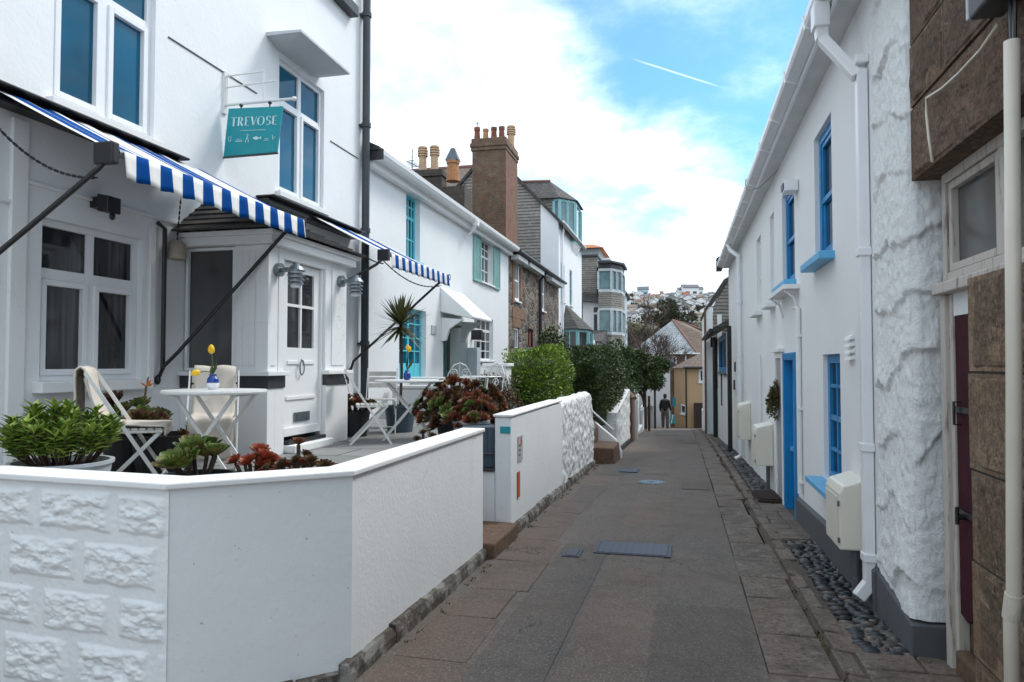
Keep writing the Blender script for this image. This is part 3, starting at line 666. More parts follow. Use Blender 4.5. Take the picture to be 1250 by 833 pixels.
# ---- awnings
def awning(y0, y1, cas0, cas1, lab, off, arms, chains):
    XF, ZF, ZW, XW = -3.72, 3.04, 3.53, -4.90
    rt = root('striped_awning', (-5,(y0+y1)/2,ZW), lab, 'awning', 'blue and white striped awnings')
    st = stripes('awning_stripe', .237, off)
    m = MB(); m.box(-5,-4.84,cas0,cas1,ZW+.01,ZW+.095); m.box(-5,-4.74,cas0-.03,cas1+.03,ZW+.095,ZW+.12); m.build('cassette', M['black'], rt, bevel=.01)
    n = 24; ys = [y0+(y1-y0)*i/(n*2) for i in range(n*2+1)]; m = MB(); vs = []
    for y in ys:
        for j in range(5):
            t = j/4; vs.append((-4.835+(XF+4.835)*t, y, ZW+.08+(ZF-ZW-.08)*t-.03*t*(1-t)+.008*math.sin(y*21)))
    m.add(vs, [(i*5+j,i*5+j+1,(i+1)*5+j+1,(i+1)*5+j) for i in range(n*2) for j in range(4)])
    o = m.build('canopy', st, rt, smooth=True); s = o.modifiers.new('t','SOLIDIFY'); s.thickness = .004
    m = MB(); m.tube([(XF,y0-.03,ZF),(XF,y1+.03,ZF)], .028, 10); m.build('front_bar', M['galv'], rt)
    m = MB(); vs = []; n = 120
    for i in range(n+1):
        y = y0+(y1-y0)*i/n
        for j in range(5):
            t = j/4; vs.append((XF+.035+.018*t*math.sin(y*2*PI/.237*1.0)+.012*t, y, ZF+.015-(.178+.012*abs(math.sin(y*PI/.237)))*t))
    m.add(vs, [(i*5+j,i*5+j+1,(i+1)*5+j+1,(i+1)*5+j) for i in range(n) for j in range(4)])
    o = m.build('valance', st, rt, smooth=True); s = o.modifiers.new('t','SOLIDIFY'); s.thickness = .004
    m = MB(); m.box(XF-.13,XF+.03,y0-.10,y0-.035,ZF-.09,ZF+.06); m.build('end_bracket', M['black'], rt, bevel=.012); m = MB(); m.box(XF-.05,XF+.03,y1+.035,y1+.06,ZF-.06,ZF+.04); m.build('end_bracket', M['black'], rt, bevel=.008)
    for pts in arms:
        m = MB(); m.tube(pts, .019, 8); m.blob(pts[-1],.03,.03,.05); m.build('support_arm', M['black'], rt, smooth=True)
    for a, b, sag in chains:
        m = MB(); chain(m, a, b, sag, 34, .007); m.build('chain', M['black'], rt)
    return rt
pA = onX(352,290,-3.75); pB = onX(190,462,-4.97)
awning(4.06, 6.43, 2.6, 6.05, 'blue and white striped awning over the ground floor window with open casements', 4.06-.01,
       [[(-3.76,4.0,3.0),(-3.82,3.98,2.92),(-4.25,3.86,2.52),(-4.55,3.75,2.22),(-4.66,3.6,1.95),(-4.97,3.3,1.5)], [(-3.76,6.36,3.0),(-3.85,6.33,2.9),(-4.8,6.02,1.72),(-4.92,5.97,1.58),(-4.97,5.95,1.45)]],
       [(onX(-4,154,-4.6),onX(118,217,-3.85),.10)])
awning(8.66, 11.06, 7.62, 10.14, 'blue and white striped awning beyond the porch, its valance hanging over the terrace palm', 8.66-.01,
       [[(-3.76,8.6,3.0),(-3.85,8.55,2.9),(-4.4,8.35,2.55),(-4.97,8.2,1.5)], [(-3.76,11.0,3.0),(-3.9,10.9,2.85),(-4.7,10.25,1.9),(-4.93,10.12,1.65),(-4.97,10.1,1.5)]],
       [(onX(446,313,-4.6),onX(468,322,-3.9),.02),(onX(462,312,-4.2),onX(538,349,-3.78),.16)])
# ---- hanging sign
sy = 6.96; sz = 4.52
rt = root('hanging_sign', (-5,sy,sz), 'teal hanging sign with pale lettering on a white wall bracket', 'sign')
m = MB(); m.box(-5,-4.975,sy-.03,sy+.03,sz-.1,sz+.38); m.tube([(-5,sy,sz),(-4.13,sy,sz)], .017, 8); m.tube([(-4.975,sy,sz+.20),(-4.36,sy,sz+.22)], .009, 6); m.tube([(-4.975,sy,sz+.33),(-4.5,sy,sz+.34)], .009, 6); m.tube([(-4.5,sy,sz+.34),(-4.5,sy,sz+.01)], .007, 6); m.tube([(-4.96,sy,sz+.33),(-4.96,sy,sz+.0)], .007, 6)
m.blob((-4.12,sy,sz),.03,.026,.026); m.build('bracket', M['whitemetal'], rt)
m = MB()
for x in (-4.78,-4.42): m.tube([(x,sy,sz-.012),(x,sy,sz-.075)], .008, 6); m.blob((x,sy,sz-.02),.022,.022,.02)
m.build('hook', M['black'], rt)
tl = math.radians(-5); ca, sa = math.cos(tl), math.sin(tl); cc = Vector((-4.60, sy, sz-.06))
def sp(u, v, dy=0): return Vector((cc.x+u*ca+(v)*sa*-1, sy-.012+dy, cc.z+u*sa*.5+v*ca))
def SQ(m, u0, v0, u1, v1, h=.006): 
    a = [sp(u0,v0),sp(u1,v0),sp(u1,v1),sp(u0,v1)]; m.prism([p+Vector((0,-.0015,0)) for p in a], (0,-.003,0))
m = MB(); m.prism([sp(-.345,-.545),sp(.325,-.51),sp(.345,0),sp(-.335,0)], (0,.024,0)); m.build('board', M['sign'], rt, bevel=.004)
m = MB(); m.prism([sp(-.350,-.560),sp(.328,-.525),sp(.328,-.512),sp(-.350,-.547)], (0,.03,0)); m.build('lower_edge', M['pewter'], rt)
# lettering: thick stems with hairline strokes
def P4(m, pts): m.prism([sp(p[0]*1.05+.004,(p[1]+.2)*1.1-.2)+Vector((0,-.0015,0)) for p in pts], (0,-.003,0))
m = MB(); TX = -.275; HH = .092; Y0 = -.205
def stem(x, w=.019): P4(m, [(x,Y0),(x+w,Y0),(x+w,Y0+HH),(x,Y0+HH)])
def hair(x0, y0, x1, y1, w=.005):
    d = Vector((x1-x0, y1-y0)); n = Vector((-d.y, d.x)).normalized()*w/2
    P4(m, [(x0-n.x,y0-n.y),(x1-n.x,y1-n.y),(x1+n.x,y1+n.y),(x0+n.x,y0+n.y)])
def ringl(cx, cy, rx, ry, t0=0, t1=2*PI, thick=.019, thin=.004, n=18):
    for i in range(n):
        a, b = t0+(t1-t0)*i/n, t0+(t1-t0)*(i+1)/n
        ta, tb = thin+(thick-thin)*abs(math.cos(a)), thin+(thick-thin)*abs(math.cos(b))
        P4(m, [(cx+(rx-ta)*math.cos(a),cy+(ry-thin)*math.sin(a)),(cx+rx*math.cos(a),cy+ry*math.sin(a)),(cx+rx*math.cos(b),cy+ry*math.sin(b)),(cx+(rx-tb)*math.cos(b),cy+(ry-thin)*math.sin(b))])
x = TX; T = Y0+HH
stem(x+.025); hair(x,T-.003,x+.07,T-.003); x += .085                       # T
stem(x); ringl(x+.022,T-.024,.036,.025,-PI/2,PI/2); P4(m,[(x+.045,Y0),(x+.068,Y0),(x+.040,Y0+.045),(x+.022,Y0+.045)]); x += .085   # R
stem(x); hair(x,T-.003,x+.05,T-.003); hair(x,Y0+.003,x+.05,Y0+.003); hair(x,Y0+HH/2,x+.04,Y0+HH/2); x += .068   # E
P4(m,[(x,T),(x+.021,T),(x+.045,Y0),(x+.03,Y0)]); hair(x+.038,Y0,x+.068,T); x += .078   # V
ringl(x+.045,Y0+HH/2,.045,HH/2); x += .105                                  # O
ringl(x+.03,T-.024,.028,.024,.3,PI*1.5,.016); ringl(x+.03,Y0+.024,.03,.024,-PI*.8,PI/2,.016); x += .075   # S
stem(x); hair(x,T-.003,x+.05,T-.003); hair(x,Y0+.003,x+.05,Y0+.003); hair(x,Y0+HH/2,x+.04,Y0+HH/2)   # E
for k in range(22): SQ(m, -.15+k*.0145, -.262, -.15+k*.0145+.008, -.254)      # tiny second line
# row of little emblems: cup, boat, figure, fish, shell, bird
b = -.36
ringl(-.27,b+.02,.014,.024,PI,2*PI,.005,.003); hair(-.256,b+.02,-.256,b+.055,.004); hair(-.284,b+.02,-.284,b+.055,.004)
hair(-.20,b,-.12,b,.008); hair(-.185,b+.02,-.135,b+.02,.004)
hair(-.08,b-.015,-.06,b+.05,.006); hair(-.04,b-.015,-.06,b+.05,.006); ringl(-.06,b+.062,.009,.009,0,2*PI,.004)
P4(m,[(.0,b+.025),(.05,b+.005),(.085,b+.025),(.045,b+.045)]); P4(m,[(.08,b+.025),(.105,b+.01),(.105,b+.042)])
hair(.14,b,.20,b,.004); hair(.15,b+.014,.19,b+.014,.004)
hair(.25,b,.235,b+.05,.006); hair(.245,b+.01,.275,b+.035,.005)
m.build('lettering', M['sign_text'], rt)
# ================================================================ near garden wall (left)
def block_panel(p0, p1, z1):
    """rough painted blockwork between two plan points: displaced grid with raised, rock-faced blocks"""
    a, b = Vector((p0[0],p0[1],0)), Vector((p1[0],p1[1],0)); u = (b-a).normalized(); L = (b-a).length; n = Vector((u.y,-u.x,0))
    if n.y > 0: n = -n
    m = MB(); nx, nz = 600, 230; zb = gz(2.8)-.10; vs = []
    rows = []; z = z1-.045
    hs = [.19,.20,.19,.235,.24]; 
    for j in range(nz+1):
        zz = zb+(z1-zb)*j/nz
        t = z1-.035-zz; k = 0
        while k < 4 and t > hs[k]+.055: t -= hs[k]+.055; k += 1
        inz = min(t, hs[k]-t)
        for i in range(nx+1):
            xw = L*i/nx; x = xw-L+2.218
            w = .50; sh = [.12,.33,.10,.36,.14][k]; cell = math.floor((x+sh)/w); lx = (x+sh)-cell*w
            h1 = noise.noise(Vector((cell*3.1,k*7.3,1.5)))
            wj = .06+.03*h1; inx = min(lx-wj*.5, w-wj*.5-lx)
            wob = .016*noise.noise(Vector((x*9,zz*9,3))); d = min(inz, inx)+wob
            e = sm(-.006,.022,d); e2 = sm(.0, .05, d)
            q = Vector((x*11+k*9, zz*19, cell*5.0))
            rk = noise.fractal(q, .9, 2.1, 5)+.5*abs(noise.noise(q*1.4+Vector((9,0,0))))
            ed = sm(0,.05,L-xw)*sm(0,.04,z1-zz)
            dsp = ed*(e*.011+e2*.015*rk+e2*.004*noise.noise(q*3.7))+.0016*noise.noise(Vector((x*40,zz*40,0)))
            p = a+u*xw+n*dsp; vs.append((p.x,p.y,zz))
    W = nx+1
    m.add(vs, [(j*W+i,j*W+i+1,(j+1)*W+i+1,(j+1)*W+i) for j in range(nz) for i in range(nx)])
    return m
WT = 1.03
c0, c1, c2, c3 = (-7.0,3.30), (-2.39,2.94), (-1.72,3.53), (-1.72,6.10)
c0m = (-6.98,3.305)
GW = root('garden_wall', (-1.72,3.53,gz(3.5)), 'low white garden wall of rough blockwork and smooth render, with white coping, wrapping the terrace corner', 'wall')
block_panel(c0m, (c1[0]+.008,c1[1]-.0007), WT-.03).build('blockwork_face', M['white_r'], GW, smooth=True)
def wallseg(m, p, q, z0, z1, th=.17, side=1):
    a, b = Vector((p[0],p[1],0)), Vector((q[0],q[1],0)); u = (b-a).normalized(); n = Vector((-u.y,u.x,0))*th*side
    m.hexa([(a.x,a.y,z0),(b.x,b.y,z0),((b+n).x,(b+n).y,z0),((a+n).x,(a+n).y,z0),(a.x,a.y,z1),(b.x,b.y,z1),((b+n).x,(b+n).y,z1),((a+n).x,(a+n).y,z1)])
m = MB(); wallseg(m, c0, (c1[0]-.001,c1[1]+.03), gz(2)-.1, WT-.031, .14); m.build('back_core', M['white_r'], GW)
m = MB(); z0 = gz(4)-.25
i1, i2, i3, i4 = (-2.43,3.12), (-1.89,3.61), (-1.89,6.10), (-1.72,6.10)
m.add([(*c1,z0),(*c2,z0),(*c3,z0),(*i3,z0),(*i2,z0),(*i1,z0),(*c1,WT-.03),(*c2,WT-.03),(*c3,WT-.03),(*i3,WT-.03),(*i2,WT-.03),(*i1,WT-.03)],
      [(0,1,7,6),(1,2,8,7),(2,3,9,8),(3,4,10,9),(4,5,11,10),(5,0,6,11),(6,7,10,11),(7,8,9,10)])
m.build('rendered_face', M['white_r'], GW)
# coping: thin white cap with softened edges
def poly_cap(ring_o, ring_i, z0, z1, m):
    n = len(ring_o)
    for k in range(n-1):
        a,b,c,d = ring_o[k],ring_o[k+1],ring_i[k+1],ring_i[k]
        m.add([(*a,z0),(*b,z0),(*c,z0),(*d,z0),(*a,z1),(*b,z1),(*c,z1),(*d,z1)], [(3,2,1,0),(4,5,6,7),(0,1,5,4),(2,3,7,6)]+([(3,0,4,7)] if k==0 else [])+([(1,2,6,5)] if k==n-2 else []))
m = MB(); poly_cap([(-7.0,3.27),(-2.385,2.915),(-1.702,3.515),(-1.702,6.11)], [(-7.0,3.48),(-2.44,3.15),(-1.91,3.62),(-1.91,6.11)], WT-.028, WT+.005, m)
m.build('coping', M['white2'], GW, bevel=.008)
# rough stone plinth under the street face
def plinth(m, x, y0, y1, w, h, seed, dx=0):
    r = random.Random(seed); y = y0
    while y < y1:
        L = min(r.uniform(.5,.95), y1-y+.01); hh = h*r.uniform(.9,1.08); ww = w*r.uniform(.88,1.12)
        n = 6; vs = []
        for i in range(n+1):
            yy = y+.004+(L-.008)*i/n; g = gz(yy)
            for (ox, oz) in ((-.02,-.05),(ww,-.05),(ww*r.uniform(.85,1.1),hh*r.uniform(.45,.6)),(ww*r.uniform(.55,.8),hh*r.uniform(.85,1)),(-.02,hh)):
                vs.append((x+ox+dx*(yy-y0), yy, g+oz))
        m.add(vs, [(i*5+j,i*5+(j+1)%5,(i+1)*5+(j+1)%5,(i+1)*5+j) for i in range(n) for j in range(5)]+[(4,3,2,1,0),(n*5,n*5+1,n*5+2,n*5+3,n*5+4)])
        y += L
m = MB(); plinth(m, -1.72, 3.42, 6.1, .05, .105, 4)
r_ = random.Random(3)
m2 = MB(); m.add([], [])
for k in range(3):                                         # plinth returns along the chamfer
    a = Vector((*c1,0)).lerp(Vector((*c2,0)), k/3+.01); b = Vector((*c1,0)).lerp(Vector((*c2,0)), (k+1)/3-.01); n = Vector((.66,-.75,0))*.07
    g = gz(3.2); m.hexa([(a.x,a.y,g-.1),(a.x+n.x,a.y+n.y,g-.1),(b.x+n.x,b.y+n.y,g-.1),(b.x,b.y,g-.1),(a.x,a.y,g+.03),(a.x+n.x*.6,a.y+n.y*.6,g+.025),(b.x+n.x*.7,b.y+n.y*.7,g+.03),(b.x,b.y,g+.035)])
m.build('stone_plinth', granite('mossy_plinth_stone', (.16,.135,.11), (.04,.034,.028), moss=.85, white=.4), GW)
# gate gap: brown step, white riser
ST = root('entrance_step', (-1.9,6.6,gz(6.6)), 'brown stone step with white riser in the gap between the white walls', 'step')
m = MB(); g = gz(6.6); m.hexa([(-2.25,6.11,g-.1),(-1.62,6.11,g-.1),(-1.62,7.06,g-.1),(-2.25,7.06,g-.1),(-2.25,6.11,g+.16),(-1.62,6.11,g+.15),(-1.62,7.06,g+.13),(-2.25,7.06,g+.14)]); m.build('tread', M['step'], ST, bevel=.02)
m = MB(); m.box(-2.6,-1.872,7.085,7.3,g-.05,.50); m.box(-2.36,-2.18,6.09,7.084,g+.1,.50); m.build('riser', M['white_r'], ST)
m = MB(); m.box(-2.6,-1.873,7.06,7.6,.502,.53); m.box(-2.40,-2.15,6.08,7.058,.502,.53); m.build('upper_tread', M['pewter'], ST, bevel=.006)
# second wall
W2 = root('garden_wall', (-1.7,10,gz(10)), 'long white garden wall beyond the step, smooth near its teal plaque then rough and rounded', 'wall')
ys = [7.07]+frange(7.2,10.2,.5)
def topz(y): return 1.06-.004*(y-7)
m = MB(); n = len(ys); vs = []
for y in ys: vs += [(-1.70,y,gz(y)-.05),(-1.70,y,topz(y)),(-1.87,y,topz(y)),(-1.87,y,gz(y)-.05)]
m.add(vs, [(i*4+j,i*4+(j+1)%4,(i+1)*4+(j+1)%4,(i+1)*4+j) for i in range(n-1) for j in range(4)]+[(3,2,1,0)])
m.build('smooth_face', M['white_r'], W2, bevel=.02)
m = MB(); ny, nz_ = 170, 60; vs = []                        # rough rounded part, displaced
for i in range(ny+1):
    y = 10.2+(13.95-10.2)*i/ny; tz = topz(y)+.03*sm(10.2,11,y)-.30*sm(13.2,13.95,y)**2
    for j in range(nz_+1):
        s = j/nz_
        if s < .8: x, z = -1.70, gz(y)-.05+(tz-.09-gz(y)+.05)*(s/.8); nx_, nzv = 1, 0
        else:
            t = (s-.8)/.2*PI*.95; x, z = -1.79+.09*math.cos(t), tz-.09+.09*math.sin(t); nx_, nzv = math.cos(t), math.sin(t)
        f = sm(10.2,10.4,y)
        q = Vector((y*5, z*5, 2)); c = noise.cell_vector(Vector((y*4+.5*noise.noise(q), z*5.5, 0)))
        d = f*(.030*noise.fractal(q*1.6,.8,2.1,4)+.018*noise.noise(q*5)+.02*(noise.voronoi(Vector((y*4.5,z*6,0)))[0][0]))
        vs.append((x+nx_*d, y, z+nzv*d))
W = nz_+1
m.add(vs, [(i*W+j,i*W+j+1,(i+1)*W+j+1,(i+1)*W+j) for i in range(ny) for j in range(nz_)])
b = len(m.v)-W; m.add([( -1.88,13.97,gz(14)-.05),(-1.70,13.97,gz(14)-.05),(-1.70,13.97,.55),(-1.76,13.97,.68),(-1.88,13.97,.68)], [(0,1,2,3,4)])
m.box(-1.88,-1.80,10.2,13.9,gz(14),.9)
m.build('rough_face', M['rough'], W2, smooth=True)
m = MB(); poly_cap([(-1.685,7.05),(-1.685,10.22)], [(-1.885,7.05),(-1.885,10.22)], 1.062, 1.09, m); m.build('coping', M['white2'], W2, bevel=.01)
m = MB(); plinth(m, -1.70, 7.07, 13.95, .05, .12, 9); m.build('stone_plinth', bpy.data.materials['mossy_plinth_stone'], W2)
pq = Fr((0,7.07,0), (1,0,0), (0,-1,0)); p0 = onY(617,525,7.07)
tag(MB().fbox(pq, p0.x-.055,p0.x+.055,p0.z-.035,p0.z+.035,0,.012).build('name_plaque', M['sign'], loc=(p0.x,7.07,p0.z), bevel=.003), 'small teal plaque on the end of the second white wall', 'plaque')
fw = Fr((-1.70,0,0), (0,1,0), (1,0,0)); p1 = onX(632,592,-1.70)
tag(MB().fbox(fw, p1.y-.04,p1.y+.05,p1.z-.13,p1.z+.14,.002,.016).build('wall_plaque', M['orange'], loc=(-1.7,p1.y,p1.z), bevel=.003), 'narrow orange-red plate low on the white wall', 'plaque')
p1 = onX(634,547,-1.70); nb = root('notice_panel', (-1.7,p1.y,p1.z-.1), 'worn grey notice with red marking above the orange plate', 'notice')
MB().fbox(fw, p1.y-.09,p1.y+.12,p1.z-.14,p1.z+.13,.002,.010).build('notice_face', M['plate'], nb)
m = MB(); m.fbox(fw, p1.y+.02,p1.y+.07,p1.z+.02,p1.z+.11,.0105,.012); m.build('red_marking', M['orange'], nb)
m = MB()
for k in range(3): m.fbox(fw, p1.y-.06,p1.y+.0,p1.z-.08+.05*k,p1.z-.06+.05*k,.0105,.012)
m.build('print', M['pewter'], nb)
# blue-grey slatted planter in the gap
pl = onY(601,550,7.25); PLT = root('planter', (-2.05,7.3,.532), 'blue-grey ribbed planter standing in the gap behind the step', 'planter')
m = MB(); m.box(-2.20,-1.90,7.15,7.42,.532,.95)
for k in range(6): m.box(-2.195+k*.05,-2.17+k*.05,7.135,7.15,.532,.95)
m.build('planter_box', M['zinc'], PLT, bevel=.006)
# ================================================================ walls and steps farther down on the left
S2 = root('stone_steps', (-1.8,15,gz(15)), 'two worn brown stone steps climbing from the lane beside the rough white wall', 'steps')
m = MB()
g = gz(15); m.hexa([(-2.0,14.3,g-.1),(-1.30,14.35,g-.1),(-1.30,15.6,g-.1),(-2.0,15.6,g-.1),(-2.0,14.3,g+.36),(-1.34,14.35,g+.34),(-1.33,15.6,g+.34),(-2.0,15.6,g+.36)])
m.build('lower_step', M['step'], S2, bevel=.03)
m = MB(); m.hexa([(-2.4,14.5,g),(-1.78,14.5,g),(-1.78,15.6,g),(-2.4,15.6,g),(-2.4,14.5,g+.72),(-1.78,14.5,g+.68),(-1.78,15.6,g+.68),(-2.4,15.6,g+.72)]); m.build('upper_step', M['step'], S2, bevel=.03)
m = MB(); m.prism([(-2.3,15.62,g),(-1.28,15.62,g-.05),(-1.28,15.62,g+.12),(-1.40,15.62,g+.38),(-2.3,15.62,g+1.12)], (0,.16,0))
tag(m.build('sloped_parapet', M['white2'], bevel=.02), 'white sloping parapet rising beside the brown stone steps', 'wall')
m = MB(); m.tube([(-2.2,15.4,g+1.28),(-1.45,15.4,g+.62)], .02, 8); tag(m.build('handrail', M['white2']), 'thin white handrail above the sloping parapet', 'handrail')
W3 = root('garden_wall', (-1.5,19,gz(19)), 'white painted rubble wall with slanting top under the dark clipped hedge', 'wall')
m = MB(); vs = []; ny, nz_ = 80, 30
def w3(i):                                                 # path: end face then street face
    s = i/ny
    if s < .22: return Vector((-1.95+.45*s/.22, 17.0, 0)), Vector((0,-1,0)), 17.0
    y = 17+(21.2-17)*(s-.22)/.78; return Vector((-1.5, y, 0)), Vector((1,0,0)), y
for i in range(ny+1):
    p, nn, y = w3(i); tz = .42+(y-17)*.10; zb = gz(y)-.05
    for j in range(nz_+1):
        z = zb+(tz-zb)*j/nz_; d = .02*noise.fractal(Vector((p.x*6+p.y*4, z*5, 1)), .9, 2, 3)+.02*noise.voronoi(Vector((p.x*4+p.y*3.2, z*5, 0)))[0][0]
        q = p+nn*d; vs.append((q.x,q.y,z))
m.add(vs, [(i*(nz_+1)+j,i*(nz_+1)+j+1,(i+1)*(nz_+1)+j+1,(i+1)*(nz_+1)+j) for i in range(ny) for j in range(nz_)])
m.prism([(-1.97,17.01,.42),(-1.49,17.01,.42),(-1.49,21.2,.84),(-1.97,21.2,.84)], (0,0,.03))
m.build('painted_stonework', M['rough'], W3, smooth=False)
m = MB(); plinth(m, -1.5, 17.0, 21.2, .06, .14, 12); m.build('stone_plinth', M['black'], W3)
PI_ = root('gate_pier', (-1.6,21.8,gz(22)), 'brown stone gate pier with pointed cap at the end of the slanting white wall', 'pier')
g = gz(22); m = MB(); m.box(-2.0,-1.42,21.3,22.3,g-.1,.62); m.build('pier_shaft', M['step'], PI_, bevel=.02)
m = MB(); m.add([(-2.03,21.27,.62),(-1.39,21.27,.62),(-1.39,22.33,.62),(-2.03,22.33,.62),(-1.71,21.8,1.0)], [(0,1,4),(1,2,4),(2,3,4),(3,0,4),(3,2,1,0)]); m.build('pier_cap', M['step'], PI_)
m = MB(); m.box(-1.46,-1.38,22.9,23.0,gz(23)-.1,.45); tag(m.build('gate_post', M['whitemetal']), 'slim pale post next to the brown gate pier', 'post')
m = MB(); m.box(-1.52,-1.44,24.2,24.3,gz(24)-.1,.42); tag(m.build('gate_post', M['agedwhite']), 'slim pale post between the pier and the rough white buttress', 'post')
m = MB(); vs = []
for i in range(13):
    y = 26+4.5*i/12
    for j in range(16):
        z = gz(y)+.2+(1.55)*j/15; d = .05*noise.noise(Vector((y*2,z*2,4)))-.12*sm(.5,1,j/15)
        vs.append((-1.55-.25*i/12*0+d-.02*i, y, z))
m.add(vs, [(i*16+j,i*16+j+1,(i+1)*16+j+1,(i+1)*16+j) for i in range(12) for j in range(15)])
m.box(-2.0,-1.75,26,30.5,gz(28)-.1,.35); m.hexa([(-2.0,26,gz(26)-.1),(-1.58,26,gz(26)-.1),(-1.6,26.05,gz(26)-.1),(-2,26.05,gz(26)-.1),(-2.0,26,.42),(-1.7,26,.42),(-1.7,26.05,.42),(-2,26.05,.42)])
m.box(-1.98,-1.6,26.06,30.5,gz(30)-.3,gz(30)+.25)
tag(m.build('rough_wall', M['rough'], smooth=False), 'rough grey-white buttress wall beneath the dark overhanging tree', 'wall')
m = MB(); g = gz(33); m.box(-1.9,-1.7,31.5,36,g-.2,g+1.0); tag(m.build('low_wall', M['white2'], bevel=.02), 'short white wall at the lane end behind the dark jacketed person', 'wall')
for k, (x, y, lab) in enumerate(((-1.38,31.2,'dark timber post under the dark overhanging tree'),(-1.32,36.4,'dark iron post at the lane end next to the person'))):
    m = MB(); m.box(x-.05,x+.05,y,y+.1,gz(y)-.1,gz(y)+(1.5 if k == 0 else 1.9)); tag(m.build('bollard_post', M['brown']), lab, 'post')
# ================================================================ plants
def rdir(r, zmin=-1):
    while True:
        v = Vector((r.gauss(0,1), r.gauss(0,1), r.gauss(0,1)))
        if v.length > .01:
            v.normalize()
            if v.z >= zmin: return v
def leafbox(m, x0,x1,y0,y1,zf0,zf1, n, L, seed, rnd=.15, depth=.16, core=True, wob=.12, cm=1):
    """clipped hedge: leaves through a lumpy, round-cornered shell"""
    r = random.Random(seed); cx, cy = (x0+x1)/2, (y0+y1)/2; hx, hy = (x1-x0)/2, (y1-y0)/2
    for i in range(n):
        d = rdir(r, -.35); k = 6.0
        s = (abs(d.x)**k+abs(d.y)**k+abs(d.z)**k)**(-1/k)
        t = 1-abs(r.gauss(0, depth)); x, y = cx+d.x*s*hx*t, cy+d.y*s*hy*t
        z0, z1 = zf0(y), zf1(y); z = z0+(z1-z0)*(.5+.5*d.z*s*t)
        w = wob*noise.noise(Vector((x*2.2,y*2.2,z*2.2)))+wob*.6*noise.noise(Vector((x*6,y*6,z*6)))
        p = Vector((x,y,z))+d*w
        q = (d*.8+rdir(r)*.9+Vector((0,0,.25))).normalized()
        m.leaf(p+d*(L*1.6*r.random() if r.random() < .04 else 0), q, rdir(r), L*r.uniform(.5,1.7), L*r.uniform(.35,.75))
    if core:
        zc0, zc1 = zf0(cy), zf1(cy)
        vs = []
        N, K = 18, 10
        for i in range(K+1):
            ph = PI*i/K
            for j in range(N):
                t = 2*PI*j/N; d = Vector((math.sin(ph)*math.cos(t), math.sin(ph)*math.sin(t), -math.cos(ph)))
                s = (abs(d.x)**6+abs(d.y)**6+abs(d.z)**6)**(-1/6)*.86
                y = cy+d.y*s*hy; z0, z1 = zf0(y), zf1(y); vs.append((cx+d.x*s*hx, y, z0+(z1-z0)*(.5+.5*d.z*s)))
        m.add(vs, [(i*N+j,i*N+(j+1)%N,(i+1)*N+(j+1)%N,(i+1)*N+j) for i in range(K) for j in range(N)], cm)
def shrub(name, lab, cat, c, rx, ry, rz, n, L, mat, seed, group=None, clumps=14, stem=True):
    """loose bush: leaf clumps round a few limbs"""
    r = random.Random(seed); c = Vector(c); base = Vector((c.x, c.y, c.z-rz))
    rt = root(name, base, lab, cat, group); m = MB(); st = MB()
    for k in range(clumps):
        d = rdir(r, -.6); q = c+Vector((d.x*rx, d.y*ry, d.z*rz))*r.uniform(.35,.85); rr = r.uniform(.28,.48)
        if stem: st.tube([base+Vector((0,0,-.05)), base.lerp(q,.5)+Vector((0,0,rz*.2)), q], .02*max(rx,rz)+.006, 5, .006)
        for i in range(n//clumps):
            e = rdir(r); t = r.random()**.4; p = q+Vector((e.x*rx, e.y*ry, e.z*rz))*rr*t
            m.leaf(p, (e+rdir(r)*.8+Vector((0,0,.3))).normalized(), rdir(r), L*r.uniform(.6,1.35), L*r.uniform(.35,.6))
    m.build('foliage', mat, rt)
    if stem: st.build('stems', M['twig'], rt)
    return rt
hz = lambda y: .0
rt = root('clipped_hedge', (-2.7,13.5,.3), 'bright yellow-green clipped bush behind the rough end of the white wall', 'hedge')
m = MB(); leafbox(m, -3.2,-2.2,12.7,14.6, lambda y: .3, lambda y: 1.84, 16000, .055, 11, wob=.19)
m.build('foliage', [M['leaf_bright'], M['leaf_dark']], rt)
rt = root('clipped_hedge', (-2.2,18.5,.0), 'long dark green hedge clipped flat above the slanting white wall', 'hedge')
m = MB(); leafbox(m, -2.75,-1.62,15.9,21.4, lambda y: -.1, lambda y: 2.02, 30000, .06, 12, wob=.045, depth=.05)
m.build('foliage', [M['leaf_dark'], M['leaf_dark']], rt)
shrub('olive_shrub', 'brownish olive shrub in front of the bright clipped bush', 'shrub', (-3.15,12.2,1.15), .42,.4,.42, 2600, .06, M['leaf_olive'], 31)
shrub('garden_bush', 'dark bush against the granite cottage behind the bright clipped bush', 'bush', (-4.1,23.0,1.6), .75,.8,1.1, 4200, .10, M['leaf_dark'], 32)
shrub('garden_bush', 'mid green tall bush rising over the end of the dark hedge', 'bush', (-2.4,27.0,1.1), .95,1.3,1.3, 6500, .12, M['leaf_mid'], 33)
shrub('garden_bush', 'mid green bush next to the brown gate pier', 'bush', (-1.95,23.2,.9), .45,.7,.95, 4000, .09, M['leaf_mid'], 34)
